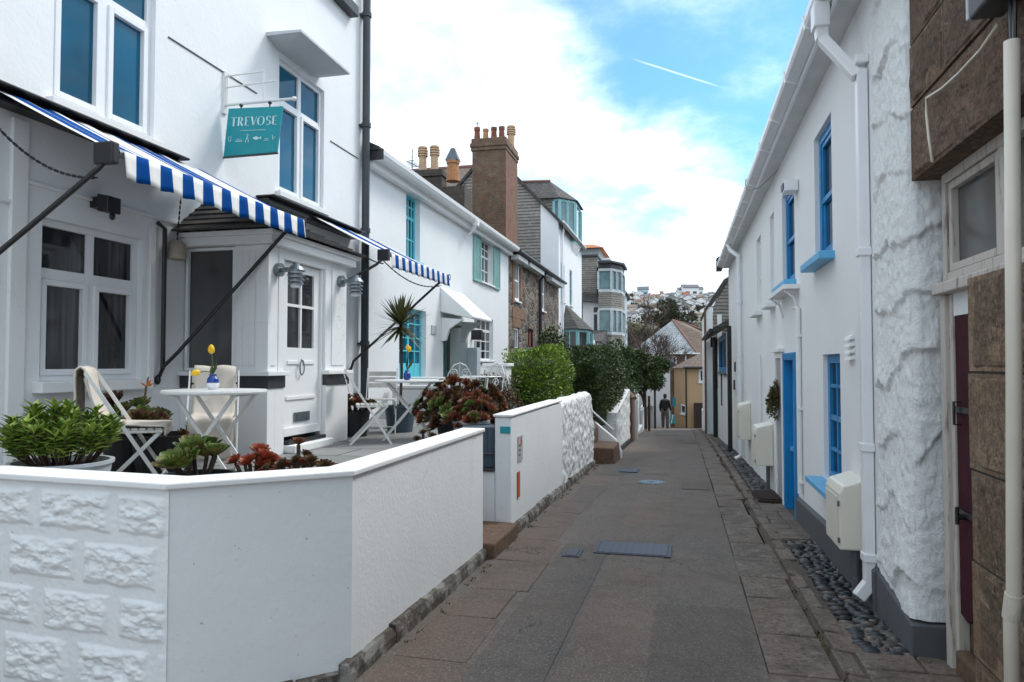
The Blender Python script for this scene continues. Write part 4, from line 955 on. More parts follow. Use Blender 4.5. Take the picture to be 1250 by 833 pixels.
def tree(name, lab, cat, base, h, cr, cz, n, L, mat, seed, clumps=22, tr=.12, lean=(0,0), group=None, flat=1.0):
    r = random.Random(seed); b = Vector(base); rt = root(name, b, lab, cat, group); t = MB(); m = MB()
    top = b+Vector((lean[0],lean[1],h*.72)); c = b+Vector((lean[0],lean[1],cz))
    t.tube([b-Vector((0,0,.3)), b+Vector((lean[0]*.2,lean[1]*.2,h*.3)), b.lerp(top,.7), top], tr, 8, tr*.35)
    for k in range(clumps):
        d = rdir(r, -.75); q = c+Vector((d.x*cr[0], d.y*cr[1], d.z*cr[2]))*r.uniform(.4,.95)
        s = b.lerp(top, r.uniform(.4,.95)); t.tube([s, s.lerp(q,.5)+Vector((0,0,.05*h)), q], tr*.3, 5, tr*.08)
        rr = r.uniform(.22,.40)
        for i in range(n//clumps):
            e = rdir(r); u = r.random()**.45; p = q+Vector((e.x*cr[0], e.y*cr[1], e.z*cr[2]*flat))*rr*u
            m.leaf(p, (e+rdir(r)*.9).normalized(), rdir(r), L*r.uniform(.6,1.4), L*r.uniform(.35,.6))
    m.build('crown', mat, rt); t.build('trunk', M['bark'], rt); return rt
tree('evergreen_tree', 'dense dark evergreen leaning over the end of the lane', 'tree', (-1.68,33.5,gz(33)), 3.6, (1.05,1.3,1.15), 2.60, 11000, .14, M['leaf_dark'], 41, 26)
# bare trees and cypresses in the valley
def bare(name, lab, base, h, seed, spread=.5, group=None, rr=.10, depth=6):
    r = random.Random(seed); rt = root(name, base, lab, 'tree', group); tk = MB(); m = MB()
    def grow(p, d, L, w, k):
        q = p+d*L; mid = p.lerp(q,.5)+rdir(r)*L*.06
        (tk if k >= depth-1 else m).tube([p, mid, q], w, 5 if k > 2 else 3, w*.65, cap=False)
        if k == 0: return
        for i in range(3 if r.random() < .7 else 2):
            e = (d+rdir(r)*spread*1.25+Vector((0,0,.10))).normalized(); grow(q if i else p.lerp(q,.75), e, L*r.uniform(.66,.88), w*.70, k-1)
    grow(Vector(base)-Vector((0,0,.3)), Vector((0,0,1)), h*.30, rr, depth)
    m.build('crown', M['twig'], rt); tk.build('trunk', M['bark'], rt)
for i, (px, Y, h, lab) in enumerate(((772,54,8.6,'bare brown winter tree beside the bay-windowed house'),(790,52,6.8,'small bare tree in front of the pale slate roof'),(803,56,6.6,'low bare tree with rusty twigs before the pale slate roof'),(760,80,13.5,'tall bare tree below the hillside houses next to the bay-windowed house'),(780,84,13.5,'wide bare tree below the dark cypress'))):
    p = onY(px,445,Y); bare('bare_tree', lab, (p.x,Y,land(p.x,Y)), h, 50+i, .52, 'bare trees in the valley', .13 if Y < 70 else .22, 6)
for i, (px, Y, h, wd, lab) in enumerate(((808,112,19.5,4.2,'dark cypress with layered top below the hillside houses'),(826,118,17.5,6.0,'broad dark cypress behind the red ridge tiles'),(847,115,14.5,5.2,'lower dark cypress spreading towards the slate-hung gable'),(864,112,12.5,4.5,'small dark cypress nearest the slate-hung gable'))):
    p = onY(px,445,Y); tree('cypress_tree', lab, 'tree', (p.x,Y,land(p.x,Y)), h, (wd,wd,h*.36), h*.60, 9000, .42, M['cypress'], 60+i, 30, .35, group='dark cypresses in the valley', flat=.35)
for i, (px, Y, h, wd, lab) in enumerate(((763,125,13.5,5,'olive bush at the foot of the hill behind the bare trees'),(788,128,15.0,6,'broad olive bush at the foot of the hill'),(838,140,11.5,6,'olive thicket beyond the cypresses'))):
    p = onY(px,445,Y); tree('valley_tree', lab, 'tree', (p.x,Y,land(p.x,Y)), h, (wd,wd,h*.4), h*.55, 5000, .45, M['leaf_olive'], 70+i, 20, .3)

# small weeds in the joints along both edges of the lane
m = MB(); r = random.Random(77)
for side in range(90):
    if side < 45: y = r.uniform(3.6,16); x = (-1.62 if y < 14 else -1.44)+r.uniform(0,.03)
    else: y = r.uniform(3.5,18); x = .812+r.uniform(-.012,.012)
    for k in range(r.randint(5,12)):
        m.leaf(Vector((x+r.uniform(-.02,.02), y+r.uniform(-.03,.03), gz(y)-.01)), Vector((r.uniform(-.7,.7), r.uniform(-.7,.7), r.uniform(.4,1))), rdir(r), r.uniform(.018,.045), .012)
tag(m.build('weeds', M['leaf_olive'], loc=(0,0,0)), 'small weeds growing in the joints at the lane edges', None, kind='stuff')
# ================================================================ terrace furniture
def place(rt, loc, rz):
    rt.location = loc; rt.rotation_euler = (0,0,rz); return rt
def make_chair(lab):
    """folding slatted bistro chair, facing +Y, feet at z=0"""
    rt = root('bistro_chair', (0,0,0), lab, 'chair', 'white folding chairs on the terrace')
    m = MB()
    for k in range(7): m.box(-.19,.19,-.17+k*.052,-.17+k*.052+.042,.445,.460)
    m.box(-.20,-.188,-.17,.19,.425,.444); m.box(.188,.20,-.17,.19,.425,.444)
    m.build('seat', M['agedwhite'], rt, bevel=.004)
    m = MB()
    for z in (.60,.68,.76): m.hexa([(-.185,-.258-(z-.6)*.28,z),(.185,-.258-(z-.6)*.28,z),(.185,-.244-(z-.6)*.28,z),(-.185,-.244-(z-.6)*.28,z),(-.185,-.275-(z-.6)*.28,z+.062),(.185,-.275-(z-.6)*.28,z+.062),(.185,-.261-(z-.6)*.28,z+.062),(-.185,-.261-(z-.6)*.28,z+.062)])
    m.build('backrest', M['agedwhite'], rt, bevel=.004)
    for s in (-1,1):
        m = MB(); m.bar((s*.20,.23,0),(s*.20,-.305,.86),.012,.026); m.build('leg', M['whitemetal'], rt)
        m = MB(); m.bar((s*.182,-.24,0),(s*.182,.18,.44),.012,.026); m.build('leg', M['whitemetal'], rt)
    m = MB(); m.tube([(-.20,.17,.095),(.20,.17,.095)],.008,6); m.tube([(-.182,-.20,.045),(.182,-.20,.045)],.008,6); m.build('stretcher', M['whitemetal'], rt)
    return rt
def make_table(lab, rad):
    rt = root('bistro_table', (0,0,0), lab, 'table', 'round white folding tables on the terrace')
    MB().lathe([(0,.700),(rad-.03,.700),(rad,.703),(rad+.004,.715),(rad,.728),(0,.730)], (0,0,0), 40).build('tabletop', M['whitemetal'], rt, bevel=0)
    for s in (-1,1):
        y = s*.17
        m = MB(); m.bar((-.27,y,0),(.24,y,.70),.026,.014,up=(0,1,0)); m.build('leg', M['whitemetal'], rt)
        m = MB(); m.bar((.27,y*.85,0),(-.24,y*.85,.70),.026,.014,up=(0,1,0)); m.build('leg', M['whitemetal'], rt)
    m = MB(); m.tube([(-.235,-.17,.05),(-.235,.17,.05)],.008,6); m.tube([(.235,-.15,.05),(.235,.15,.05)],.008,6); m.box(-.26,-.22,-.2,.2,.685,.699); m.box(.22,.26,-.2,.2,.685,.699); m.build('stretcher', M['whitemetal'], rt)
    return rt
ch1 = make_chair('white folding chair seen side-on beside the bowl of green shrub, draped with a cream throw')
ch2 = copy_tree(ch1); ch3 = copy_tree(ch1); ch4 = copy_tree(ch1)
ch2['label'] = 'white folding chair behind the nearer table, its back under a hanging cream throw'
ch3['label'] = 'bare white slatted folding chair seen side-on between the porch and the farther table'
ch4['label'] = 'white folding chair behind the farther table with back turned to the downpipe'
C1, C2, C3, C4 = (-3.93,4.50,TZ), (-3.86,5.27,TZ), (-3.55,7.75,TZ), (-3.93,8.90,TZ)
A1, A2, A3, A4 = math.radians(-56), math.radians(213), math.radians(-63), math.radians(-160)
place(ch1, C1, A1); place(ch2, C2, A2); place(ch3, C3, A3); place(ch4, C4, A4)
tb1 = make_table('nearer round white folding table with crossed legs, in front of the glazed porch side', .37)
tb2 = copy_tree(tb1); tb2['label'] = 'farther round white folding table with crossed legs, beside the terrace palm'
T1, T2 = (-3.42,4.70,TZ), (-3.28,8.28,TZ); tb2.scale = (1.15,1.15,1)
place(tb1, T1, math.radians(8)); place(tb2, T2, math.radians(20))
def throw(lab, loc, rz, path, w, seed):
    m = MB(); n = 14; vs = []
    P = [Vector((0,a,b)) for a, b in path]; pts = []
    for a, b in zip(P, P[1:]):
        k = max(2, int((b-a).length/.025)); pts += [a.lerp(b, i/k) for i in range(k)]
    pts.append(P[-1]); K = len(pts)
    for i, p in enumerate(pts):
        for j in range(n+1):
            x = (j/n-.5)*w*(1+.05*noise.noise(Vector((i*.15,seed,0))))
            q = Vector((x*6, i*.09, seed)); d = .012*noise.noise(q)+.008*noise.noise(q*2.7)+.008*math.sin(x*28+i*.08)
            vs.append((x, p.y-abs(d)*0+d*.8, p.z+d*.6+.008))
    m.add(vs, [(i*(n+1)+j,i*(n+1)+j+1,(i+1)*(n+1)+j+1,(i+1)*(n+1)+j) for i in range(K-1) for j in range(n)])
    o = m.build('throw', M['throw'], loc=(0,0,0), smooth=True); s = o.modifiers.new('t','SOLIDIFY'); s.thickness = .014
    o.location = loc; o.rotation_euler = (0,0,rz); return tag(o, lab, 'throw', 'cream throws on chairs')
throw('cream throw folded over the back and seat of the side-on chair', C1, A1, [(.20,.40),(.21,.462),(.0,.470),(-.18,.475),(-.235,.55),(-.285,.70),(-.318,.865),(-.345,.885),(-.37,.86),(-.365,.6),(-.36,.36)], .40, 1)
throw('cream throw hanging down the back of the chair behind the nearer table', C2, A2, [(.235,.14),(.225,.30),(.215,.455),(.19,.470),(-.18,.475),(-.235,.55),(-.285,.70),(-.318,.865),(-.345,.885),(-.37,.86),(-.36,.5),(-.35,.2)], .34, 2)
# vases with tulips
def vase(lab, c, k=1):
    c = Vector(c); rt = root('vase', c, lab, 'vase', 'small vases on the tables')
    MB().lathe([(0,0),(.03,0),(.046,.025),(.046,.05),(0,.05)], c, 16).build('base', M['glaze'] if k == 1 else M['cobalt'], rt, smooth=False)
    MB().lathe([(.0,.051),(.045,.051),(.040,.08),(.025,.10),(.028,.115),(.021,.115),(.018,.1),(0,.095)], c, 16).build('neck', M['cobalt'], rt, smooth=False)
    return rt
def tulips(lab, c, stems, seed):
    r = random.Random(seed); c = Vector(c); rt = root('tulips', c, lab, 'tulips', 'yellow tulips on the tables'); s = MB(); l = MB()
    for d, L in stems:
        d = Vector(d).normalized(); p = [c+Vector((0,0,.05)), c+Vector((0,0,.13))+d*.02, c+Vector((0,0,.13))+d*L*.6, c+Vector((0,0,.12))+d*L]
        s.tube(p, .005, 6); f = MB(); q = p[-1]; dd = (p[-1]-p[-2]).normalized()
        f.tube([q, q+dd*.006, q+dd*.018, q+dd*.036, q+dd*.052, q+dd*.064, q+dd*.070], .02, 12, .02)
        k_ = len(f.v)//12; rr_ = (.006,.016,.023,.024,.020,.012,.004)
        for i in range(k_):
            cc_ = sum((Vector(v) for v in f.v[i*12:i*12+12]), Vector())/12
            for j in range(12): f.v[i*12+j] = tuple(cc_+(Vector(f.v[i*12+j])-cc_)*(rr_[i]/.02)*(1+.10*math.cos(j*PI/2)))
        f.build('flower', M['tulip'], rt, smooth=True)
        for i in range(2):
            e = (d*.5+Vector((r.uniform(-.6,.6),r.uniform(-.6,.6),.9))).normalized(); l.leaf(c+Vector((0,0,.11)), e, rdir(r), L*.8, .035)
    s.build('stems', M['leaf_mid'], rt); l.build('leaves', M['leaf_mid'], rt); return rt
v1 = (-3.44,4.70,TZ+.731); v2 = (-3.24,8.10,TZ+.731)
vase('small white and cobalt vase on the nearer table', v1); tulips('two yellow tulips, one upright and one drooping, in the vase on the nearer table', v1, [((-.08,.0,1),.15),((-.4,-.75,.1),.10)], 1)
vase('round cobalt blue vase on the farther table', v2, 2); tulips('single tall yellow tulip in the vase on the farther table', v2, [((.02,0,1),.24),((.1,0,1),.22)], 2)
# ================================================================ terrace planting
BW = Vector((-3.62,3.62,0))
pb = (-3.70,3.62,.80)
BOWL = root('planter_bowl', (pb[0],pb[1],TZ), 'wide pale grey bowl planter at the end of the white blockwork wall', 'planter')
MB().lathe([(0,0),(.14,0),(.18,.02),(.25,.18),(.272,.305),(.285,.31),(.287,.33),(.26,.33),(.245,.295),(0,.295)], (pb[0],pb[1],TZ), 36).build('bowl_shell', M['bowl'], BOWL, smooth=False)
MB().lathe([(0,.297),(.243,.297),(0,.31)], (pb[0],pb[1],TZ), 24).build('bowl_soil', M['soil'], BOWL)
def whorl_shrub(name, lab, c, R_, H, n, L, seed):
    r = random.Random(seed); c = Vector(c); rt = root(name, c, lab, 'shrub'); s = MB(); m = MB()
    for k in range(n):
        a = r.uniform(0, 2*PI); rr = R_*math.sqrt(r.random()); h = H*(1-.45*(rr/R_)**2)*r.uniform(.72,1.05)
        b = c+Vector((math.cos(a)*rr*.6, math.sin(a)*rr*.6, 0)); t = c+Vector((math.cos(a)*rr*1.15, math.sin(a)*rr*1.15, h))
        mid = b.lerp(t,.5)+Vector((math.cos(a),math.sin(a),0))*rr*.1; s.tube([b,mid,t], .006, 5, .003)
        for w in range(9):
            f = .35+.65*w/8; p = b.lerp(mid, f*2) if f < .5 else mid.lerp(t, f*2-1); cnt = 4 if w < 8 else 6
            for j in range(cnt):
                q = 2*PI*j/cnt+w*.8+r.uniform(-.3,.3); up = .25 if w < 7 else .75
                d = Vector((math.cos(q), math.sin(q), up+r.uniform(-.2,.25))).normalized(); m.leaf(p, d, Vector((0,0,1)), L*r.uniform(.7,1.2)*(1 if w > 1 else .8), L*.36, fold=.25)
    s.build('stems', M['twig'], rt); m.build('foliage', M['leaf_shrub'], rt)
whorl_shrub('leafy_shrub', 'fresh green leafy shrub growing in the wide pale bowl', (pb[0],pb[1],TZ+.30), .265, .39, 56, .085, 5)
def rosette(m, c, ax, rad, n, r, mi=0):
    c = Vector(c); ax = Vector(ax).normalized(); x = ax.cross(Vector((.21,.97,.1))).normalized(); y = ax.cross(x)
    for i in range(n):
        f = (i+.5)/n; a = i*2.39996; e = .42+1.0*(1-f); L = rad*(.45+.6*f)
        d = ((x*math.cos(a)+y*math.sin(a))*math.cos(e)+ax*math.sin(e)).normalized(); sd = d.cross(ax); sd = sd.normalized() if sd.length > .01 else x
        nn = sd.cross(d); W = L*.25; o = c+ax*.01*(1-f)
        m.add([o-sd*W*.25, o+sd*W*.25, o+d*L*.65+sd*W-nn*0+nn*.08*L, o+d*L*.92+sd*W*.55+nn*.13*L, o+d*L+nn*.10*L, o+d*L*.92-sd*W*.55+nn*.13*L, o+d*L*.65-sd*W+nn*.08*L, o+d*L*.6+nn*-.01*L],
              [(0,1,2,7),(2,3,4,7),(4,5,6,7),(6,0,7)], mi)
def aeonium(name, lab, c, heads, seed, mats, group='succulents on the terrace', stemh=.0):
    r = random.Random(seed); c = Vector(c); rt = root(name, c, lab, 'succulent', group); m = MB(); s = MB()
    for (dx,dy,dz,rad,mi) in heads:
        p = c+Vector((dx,dy,dz)); s.tube([c+Vector((dx*.3,dy*.3,0)), c+Vector((dx*.7,dy*.7,dz*.5)), p], .013, 6)
        rosette(m, p, (dx*2.4+r.uniform(-.25,.35), dy*2.4+r.uniform(-.45,.1), .8), rad*r.uniform(.9,1.2), 38, r, mi)
    m.build('rosettes', mats, rt); s.build('stems', M['bark'], rt); return rt
def pot(name, lab, c, r0, r1, h, mat, group='planters on the terrace'):
    rt = root(name, c, lab, 'pot', group)
    MB().lathe([(0,0),(r0,0),(r1,h-.03),(r1+.012,h-.03),(r1+.012,h),(r1-.015,h),(r1-.02,h-.04),(0,h-.04)], c, 22).build('pot_shell', mat, rt)
    MB().lathe([(0,h-.038),(r1-.022,h-.038),(0,h-.03)], c, 16).build('pot_soil', M['soil'], rt); return rt
def gen_heads(n, R_, h0, h1, rad, seed, cols):
    r = random.Random(seed); o = []
    for i in range(n):
        a = r.uniform(0, 2*PI); q = R_*math.sqrt(r.random()); o.append((q*math.cos(a), q*math.sin(a), h0+(h1-h0)*(r.random()**.45)*math.sqrt(max(.08,1-(q/R_)**2)), rad*r.uniform(.7,1.25), r.choice(cols)))
    return o
AM = [M['aeo_dark'], M['aeo_green'], M['aeo_red']]
pot('plant_pot', 'black pot of dark succulents behind the side-on chair', (-4.42,5.0,TZ), .17,.22,.34, M['potblack'])
aeonium('aeonium', 'blackish succulent rosettes in the black pot behind the side-on chair', (-4.42,5.0,TZ+.3), gen_heads(13,.24,.08,.36,.11,1,[0,0,0,1]), 1, AM)
pot('plant_pot', 'black pot half hidden by the seat of the side-on chair', (-4.05,4.95,TZ), .20,.25,.36, M['potblack'])
aeonium('aeonium', 'low dark succulent in the pot half hidden by the side-on chair', (-4.05,4.95,TZ+.32), gen_heads(7,.2,.03,.12,.09,2,[0]), 2, AM)
# bird of paradise flower
b0 = Vector((-4.42,5.10,TZ+.38)); rt = root('strelitzia', b0, 'single orange and blue crane flower on a stem beside the dark succulents', 'flower')
m = MB(); m.tube([b0,b0+Vector((.03,0,.2)),b0+Vector((.05,0,.36))], .009, 6); m.build('stem', M['aeo_dark'], rt)
m = MB(); 
for a in (.2,.7,1.2): m.leaf(b0+Vector((.05,0,.36)), Vector((math.cos(a)*.8,0,math.sin(a))), Vector((0,1,0)), .075, .025)
m.leaf(b0+Vector((.05,0,.36)), Vector((-.9,0,.35)), Vector((0,1,0)), .07, .02); m.build('petal', M['flower'], rt)
m = MB(); m.leaf(b0+Vector((.05,0,.37)), Vector((.3,0,1)), Vector((0,1,0)), .08, .025); m.build('tongue', M['cobalt'], rt)
pot('plant_pot', 'low black trough of green rosettes just inside the white wall corner', (-3.00,3.98,TZ), .18,.22,.22, M['potblack'])
aeonium('aeonium', 'large green rosettes just inside the white wall corner', (-3.00,3.98,TZ+.16), gen_heads(8,.17,.10,.22,.12,3,[1]), 3, AM)
pot('plant_pot', 'low black trough of red rosettes beside the nearer table legs', (-2.70,4.10,TZ), .13,.16,.2, M['potblack'])
aeonium('aeonium', 'reddish orange rosettes beside the nearer table legs', (-2.70,4.10,TZ+.14), gen_heads(12,.14,.06,.22,.075,4,[2,2,2,0]), 4, [M['aeo_dark'],M['aeo_green'],plain('russet_succulent',(.33,.07,.03),.45,.3,20)])
aeonium('aeonium', 'thin dark red succulent stem by the far foot of the nearer table', (-2.50,4.32,TZ), [(0,0,.38,.06,2),(.04,.02,.30,.05,0),(-.03,.02,.27,.04,2)], 5, AM)
aeonium('aeonium', 'low mat of brownish red rosettes peeping over the middle of the wall', (-2.30,4.05,TZ), [(k*.024-.26,.07*((k*5)%4-1.5)*.6,.23+.03*((k*7)%4)*(1-abs(k-11)/14),.055,(2,0,2,0)[k%4]) for k in range(22)], 6, [M['aeo_dark'],M['aeo_green'],plain('rust_succulent',(.20,.05,.03),.45,.35,20)])
BIG = Vector((-2.60,8.25,TZ))
pot('plant_pot', 'large black planter of crimson succulents beside the farther table', BIG, .26,.33,.40, M['potblack'])
aeonium('aeonium', 'big mound of crimson and green rosettes beside the farther table', BIG+Vector((0,0,.32)), gen_heads(150,.58,-.16,.42,.095,7,[0,2,2,0,1,2]), 7, AM)
B2 = Vector((-2.28,7.6,TZ)); pot('plant_pot', 'pale grey pot of red and lime rosettes beside the wall gap', B2, .16,.20,.30, M['plate'])
aeonium('aeonium', 'red and lime rosettes in the pale pot beside the wall gap', B2+Vector((0,0,.26)), gen_heads(45,.27,-.04,.28,.085,8,[2,2,1,2]), 8, AM)
aeonium('aeonium', 'small blackish red rosette by the wall under the farther table', (-2.30,6.15,TZ), [(0,0,.28,.06,0),(.06,.06,.24,.06,0),(-.07,.02,.22,.05,0)], 9, AM)
pot('plant_pot', 'black pot of dark leaves behind the farther side-on chair', (-4.1,8.45,TZ), .16,.2,.32, M['potblack'])
aeonium('aeonium', 'dark succulent behind the farther side-on chair', (-4.1,8.45,TZ+.28), gen_heads(12,.22,.05,.30,.10,10,[0,0,2]), 10, AM)
# terrace palm (cordyline) in a pot
cp = onX(489,470,-3.55); CP = Vector((-3.72,9.15,TZ))
pc = onY(489,394,9.15); CP = Vector((pc.x,9.15,TZ))
pot('plant_pot', 'dark grey pot holding the terrace palm behind the farther table', CP, .17,.21,.36, M['zinc'])
rt = root('cordyline_palm', CP+Vector((0,0,.33)), 'spiky sword-leaved terrace palm on a thin trunk behind the farther table', 'palm')
m = MB(); m.tube([CP+Vector((0,0,.3)),CP+Vector((.02,0,.8)),Vector((pc.x+.01,9.15,pc.z-.25)),Vector((pc.x,9.15,pc.z))], .020, 8, .024); m.build('trunk', M['bark'], rt)
m = MB(); r = random.Random(3)
for i in range(120):
    e = math.radians(86-122*(i/120)**.9)+r.uniform(-.12,.12); a = i*2.39996+r.uniform(-.2,.2); L = r.uniform(.36,.50)*(1 if i > 20 else .85)
    d = Vector((math.cos(a)*math.cos(e), math.sin(a)*math.cos(e), math.sin(e))); sd = d.cross(Vector((0,0,1))); sd = sd.normalized() if sd.length > .01 else Vector((1,0,0))
    p = Vector((pc.x,9.15,pc.z+.02-.09*(i/120))); q = [p+d*L*t-Vector((0,0,.035*L*t*t*(1.4-math.sin(e)))) for t in (0,.3,.65,1)]
    w = .017; m.add([q[0]-sd*w*.6,q[0]+sd*w*.6,q[1]-sd*w*1.2,q[1]+sd*w*1.2,q[2]-sd*w,q[2]+sd*w,q[3]], [(0,1,3,2),(2,3,5,4),(4,5,6)])
m.build('crown', M['cordy'], rt)
# heathery plants by the second house's low walls
shrub('heather', 'brown-tipped heathery plant behind the crimson succulents', 'plant', (-3.15,10.3,TZ+.30), .42,.3,.26, 1800, .07, M['leaf_olive'], 81, None, 12)
shrub('heather', 'grey-green tufted plant behind the start of the second wall', 'plant', (-2.45,9.4,TZ+.22), .34,.3,.22, 1500, .06, M['leaf_grey'], 82, None, 10)
shrub('heather', 'purplish tufted plant below the end of the low white garden parapet', 'plant', (-2.75,11.0,TZ+.3), .3,.3,.25, 1200, .06, M['aeo_dark'], 83, None, 10)
for k, (x, y) in enumerate(((-3.15,10.3),(-2.45,9.4),(-2.75,11.0))):
    m = MB(); m.box(x-.32,x+.32,y-.2,y+.2,TZ,TZ+.18); tag(m.build('planter_trough', M['plate'], bevel=.01), ('pale trough under the brown-tipped plant','pale trough under the grey-green tufted plant','pale trough under the purplish tufted plant')[k], 'planter')
# ================================================================ house 2: white cottage with turquoise windows
EV = 4.97
H2 = root('white_cottage', (-5,15.6,.5), 'long low white cottage with turquoise windows, sage shutters and white door canopy', 'house')
def lyz(x0,x1,yt,yb):                                      # opening from a pixel box on the left facade plane
    return (LY(x0), LY(x1), LZ((x0+x1)/2, yb), LZ((x0+x1)/2, yt))
a1 = lyz(495,512,238,318); a2 = lyz(586,601,293,346); a3 = lyz(487,520,377,466); a4 = lyz(579,602,388,440); a5 = (LY(541), LY(573), .5, LZ(555,395))
m = MB(); m.wall(FL_, 10.67,20.5,.2,EV, [a1,a2,a3,a4,a5], .18)
m.quad((-5,20.5,.2),(-9,20.5,.2),(-9,20.5,EV),(-5,20.5,EV)); m.poly([(-5,10.67,EV),(-12,10.67,EV),(-8.5,10.67,6.95)]); m.quad((-12,10.67,.2),(-12,20.5,.2),(-12,20.5,EV),(-12,10.67,EV))
m.build('wall', M['white'], H2)
m = MB(); m.prism([(-4.78,10.60,EV+.03),(-8.5,10.60,7.02),(-12.2,10.60,EV+.03),(-12.2,10.60,EV+.15),(-8.5,10.60,7.14),(-4.78,10.60,EV+.15)], (0,10,0)); m.build('roof', M['slateX'], H2)
m = MB(); m.box(-4.99,-4.86,10.62,20.5,EV-.14,EV+.028); m.box(-4.86,-4.80,10.62,20.5,EV-.02,EV+.028); m.build('fascia', M['white2'], H2)
m = MB(); m.prism([(-4.797,10.6,EV-.02),(-4.70,10.6,EV-.02),(-4.665,10.6,EV+.03),(-4.655,10.6,EV+.10),(-4.68,10.6,EV+.10),(-4.797,10.6,EV+.05)], (0,9.92,0)); m.build('gutter', M['white2'], H2)
m = MB(); m.box(-4.98,-4.66,10.59,10.60,EV-.06,EV+.12); m.prism([(-4.97,10.56,EV+.10),(-4.72,10.56,EV+.10),(-4.72,10.56,EV+.15),(-4.97,10.56,EV+.27)],(0,.2,0)); m.build('roof_end', M['pewter'], H2)
m = MB(); y = LY(566); m.tube([(-4.70,y,EV-.02),(-4.72,y,EV-.12),(-4.93,y+.1,EV-.32)], .04, 8); m.box(-4.76,-4.64,y-.07,y+.07,EV-.10,EV+.02); m.build('gutter_outlet', M['white2'], H2)
window(H2, FL_, *a1, M['turq'], M['glass'], rec=.10, fw=.06, vb=[.25,(.5,.04),.75], hb=[(.66,.06),.33,.83], sill=M['turq'])
w = window(H2, FL_, *a3, M['turq'], M['glass_sky_refl'], rec=.10, fw=.07, vb=[.25,(.5,.08),.75], hb=[(.15,.28),.42,.6,.8], sill=M['white2'])
window(H2, FL_, *a2, M['pvc'], M['glass_far'], rec=.10, fw=.05, vb=[.33,.66], hb=[(.62,.05),.3,.8], sill=M['white2'])
window(H2, FL_, *a4, M['pvc'], M['glass'], rec=.08, fw=.05, vb=[.25,.5,.75], hb=[(.70,.07),.22,.45], sill=M['white2'])
for s, (q0, q1) in ((0,(577,585.5)),(1,(601.5,609))):
    y0, y1 = LY(q0), LY(q1); m = MB(); z0, z1 = a2[2]-.06, a2[3]+.06
    m.fbox(FL_,y0,y0+.06,z0,z1,.005,.045); m.fbox(FL_,y1-.06,y1,z0,z1,.005,.045); m.fbox(FL_,y0+.06,y1-.06,z0,z0+.08,.005,.044); m.fbox(FL_,y0+.06,y1-.06,z1-.08,z1,.005,.044)
    z = z0+.10
    while z < z1-.11: m.fbox(FL_,y0+.06,y1-.06,z,z+.035,.008,.034); z += .055
    m.build('shutter', M['sage'], H2)
# door recess, canopy, number plate, letter board
m = MB(); m.fbox(FL_, a5[0],a5[1],.5,a5[3],-.62,-.58); m.build('porch_back', M['pale_turq'], H2)
m = MB(); m.fbox(FL_, a5[0]+.4,a5[1]-.9,.5,a5[3]-.12,-.575,-.54); m.build('door', M['turq'], H2)
m = MB(); m.fbox(FL_, a5[1]-.30,a5[1]-.02,.5,a5[3]-.05,-.40,.05); m.build('door_post', M['white2'], H2, bevel=.01)
ya, yb = LY(537), onX(600,386,-4.3).y
q = onX(536,357,-5); 
m = MB(); m.hexa([(-5,ya,2.72),(-4.30,ya+.05,2.56),(-4.30,yb,2.56),(-5,yb,2.72),(-5,ya,3.26),(-4.28,ya+.05,2.62),(-4.28,yb,2.62),(-5,yb,3.26)]); m.build('door_canopy', M['white2'], H2, bevel=.02)
m = MB()
for y in (ya+.08, yb-.12): MB().prism([(-5,y,2.1),(-4.9,y,2.1),(-4.82,y,2.35),(-4.5,y,2.56),(-5,y,2.60)], (0,.09,0)).build('canopy_bracket', M['white2'], H2, bevel=.01)
p0 = onX(529,403,-5); m = MB(); m.fbox(FL_,p0.y-.14,p0.y+.14,p0.z-.09,p0.z+.09,.002,.02); m.build('number_plate', M['plate'], H2)
m = MB(); p0 = onX(580,408,-4.9); m.box(-5,-4.72,p0.y-.08,p0.y+.08,p0.z-.14,p0.z+.10); m.build('porch_lamp', M['black'], H2, bevel=.02)
p0 = onX(582,440,-4.75); m = MB(); m.box(-4.95,-4.70,p0.y-.15,p0.y+.15,.6,p0.z+.30); tag(m.build('grey_cabinet', M['bowl'], bevel=.01), 'blue-grey upright cabinet under the white cottage canopy', 'cabinet')
# chimneys of house 2
def stack(par, x0,x1,y0,y1,z0,z1, mat, name='chimney', cap=True):
    m = MB(); m.box(x0,x1,y0,y1,z0,z1-.22)
    if cap: m.box(x0-.05,x1+.05,y0-.05,y1+.05,z1-.219,z1-.10); m.box(x0-.02,x1+.02,y0-.02,y1+.02,z1-.099,z1)
    return m.build(name, mat, par, bevel=.015)
dk = bricks('dark_stack_render', 'Y', (.075,.062,.052), (.10,.08,.066), (.05,.042,.035), .45, .2, .01, .5, lich=((.13,.115,.09), .6))
sA = stack(H2, -7.87,-6.93,20.0,20.48,4.9,7.45, dk)
sB = stack(H2, -6.50,-5.78,18.6,19.3,4.9,6.75, dk, cap=False)
def potm(c, r, h, style):
    c = Vector(c); 
    if style == 'louvre':
        p = [(0,0),(r*.85,0),(r*.8,h*.6)]
        for k in range(3): z = h*.62+k*h*.1; p += [(r*1.08,z),(r*1.08,z+h*.055),(r*.75,z+h*.06),(r*.75,z+h*.095)]
        p += [(r*1.02,h*.93),(r*.95,h),(0,h)]
    elif style == 'taper': p = [(0,0),(r,0),(r*.78,h*.8),(r*.9,h*.84),(r*.9,h),(r*.6,h),(0,h*.9)]
    else: p = [(0,0),(r*1.05,0),(r,h*.12),(r*.85,h*.82),(r*1.0,h*.86),(r*1.0,h),(r*.65,h),(0,h*.9)]
    return MB().lathe(p, c, 14)
for px in (516,530.5):
    p = onY(px,205,20.24); potm((p.x,20.24,7.45),.145,.76,'louvre').build('chimney_pot', M['buff'], sA)
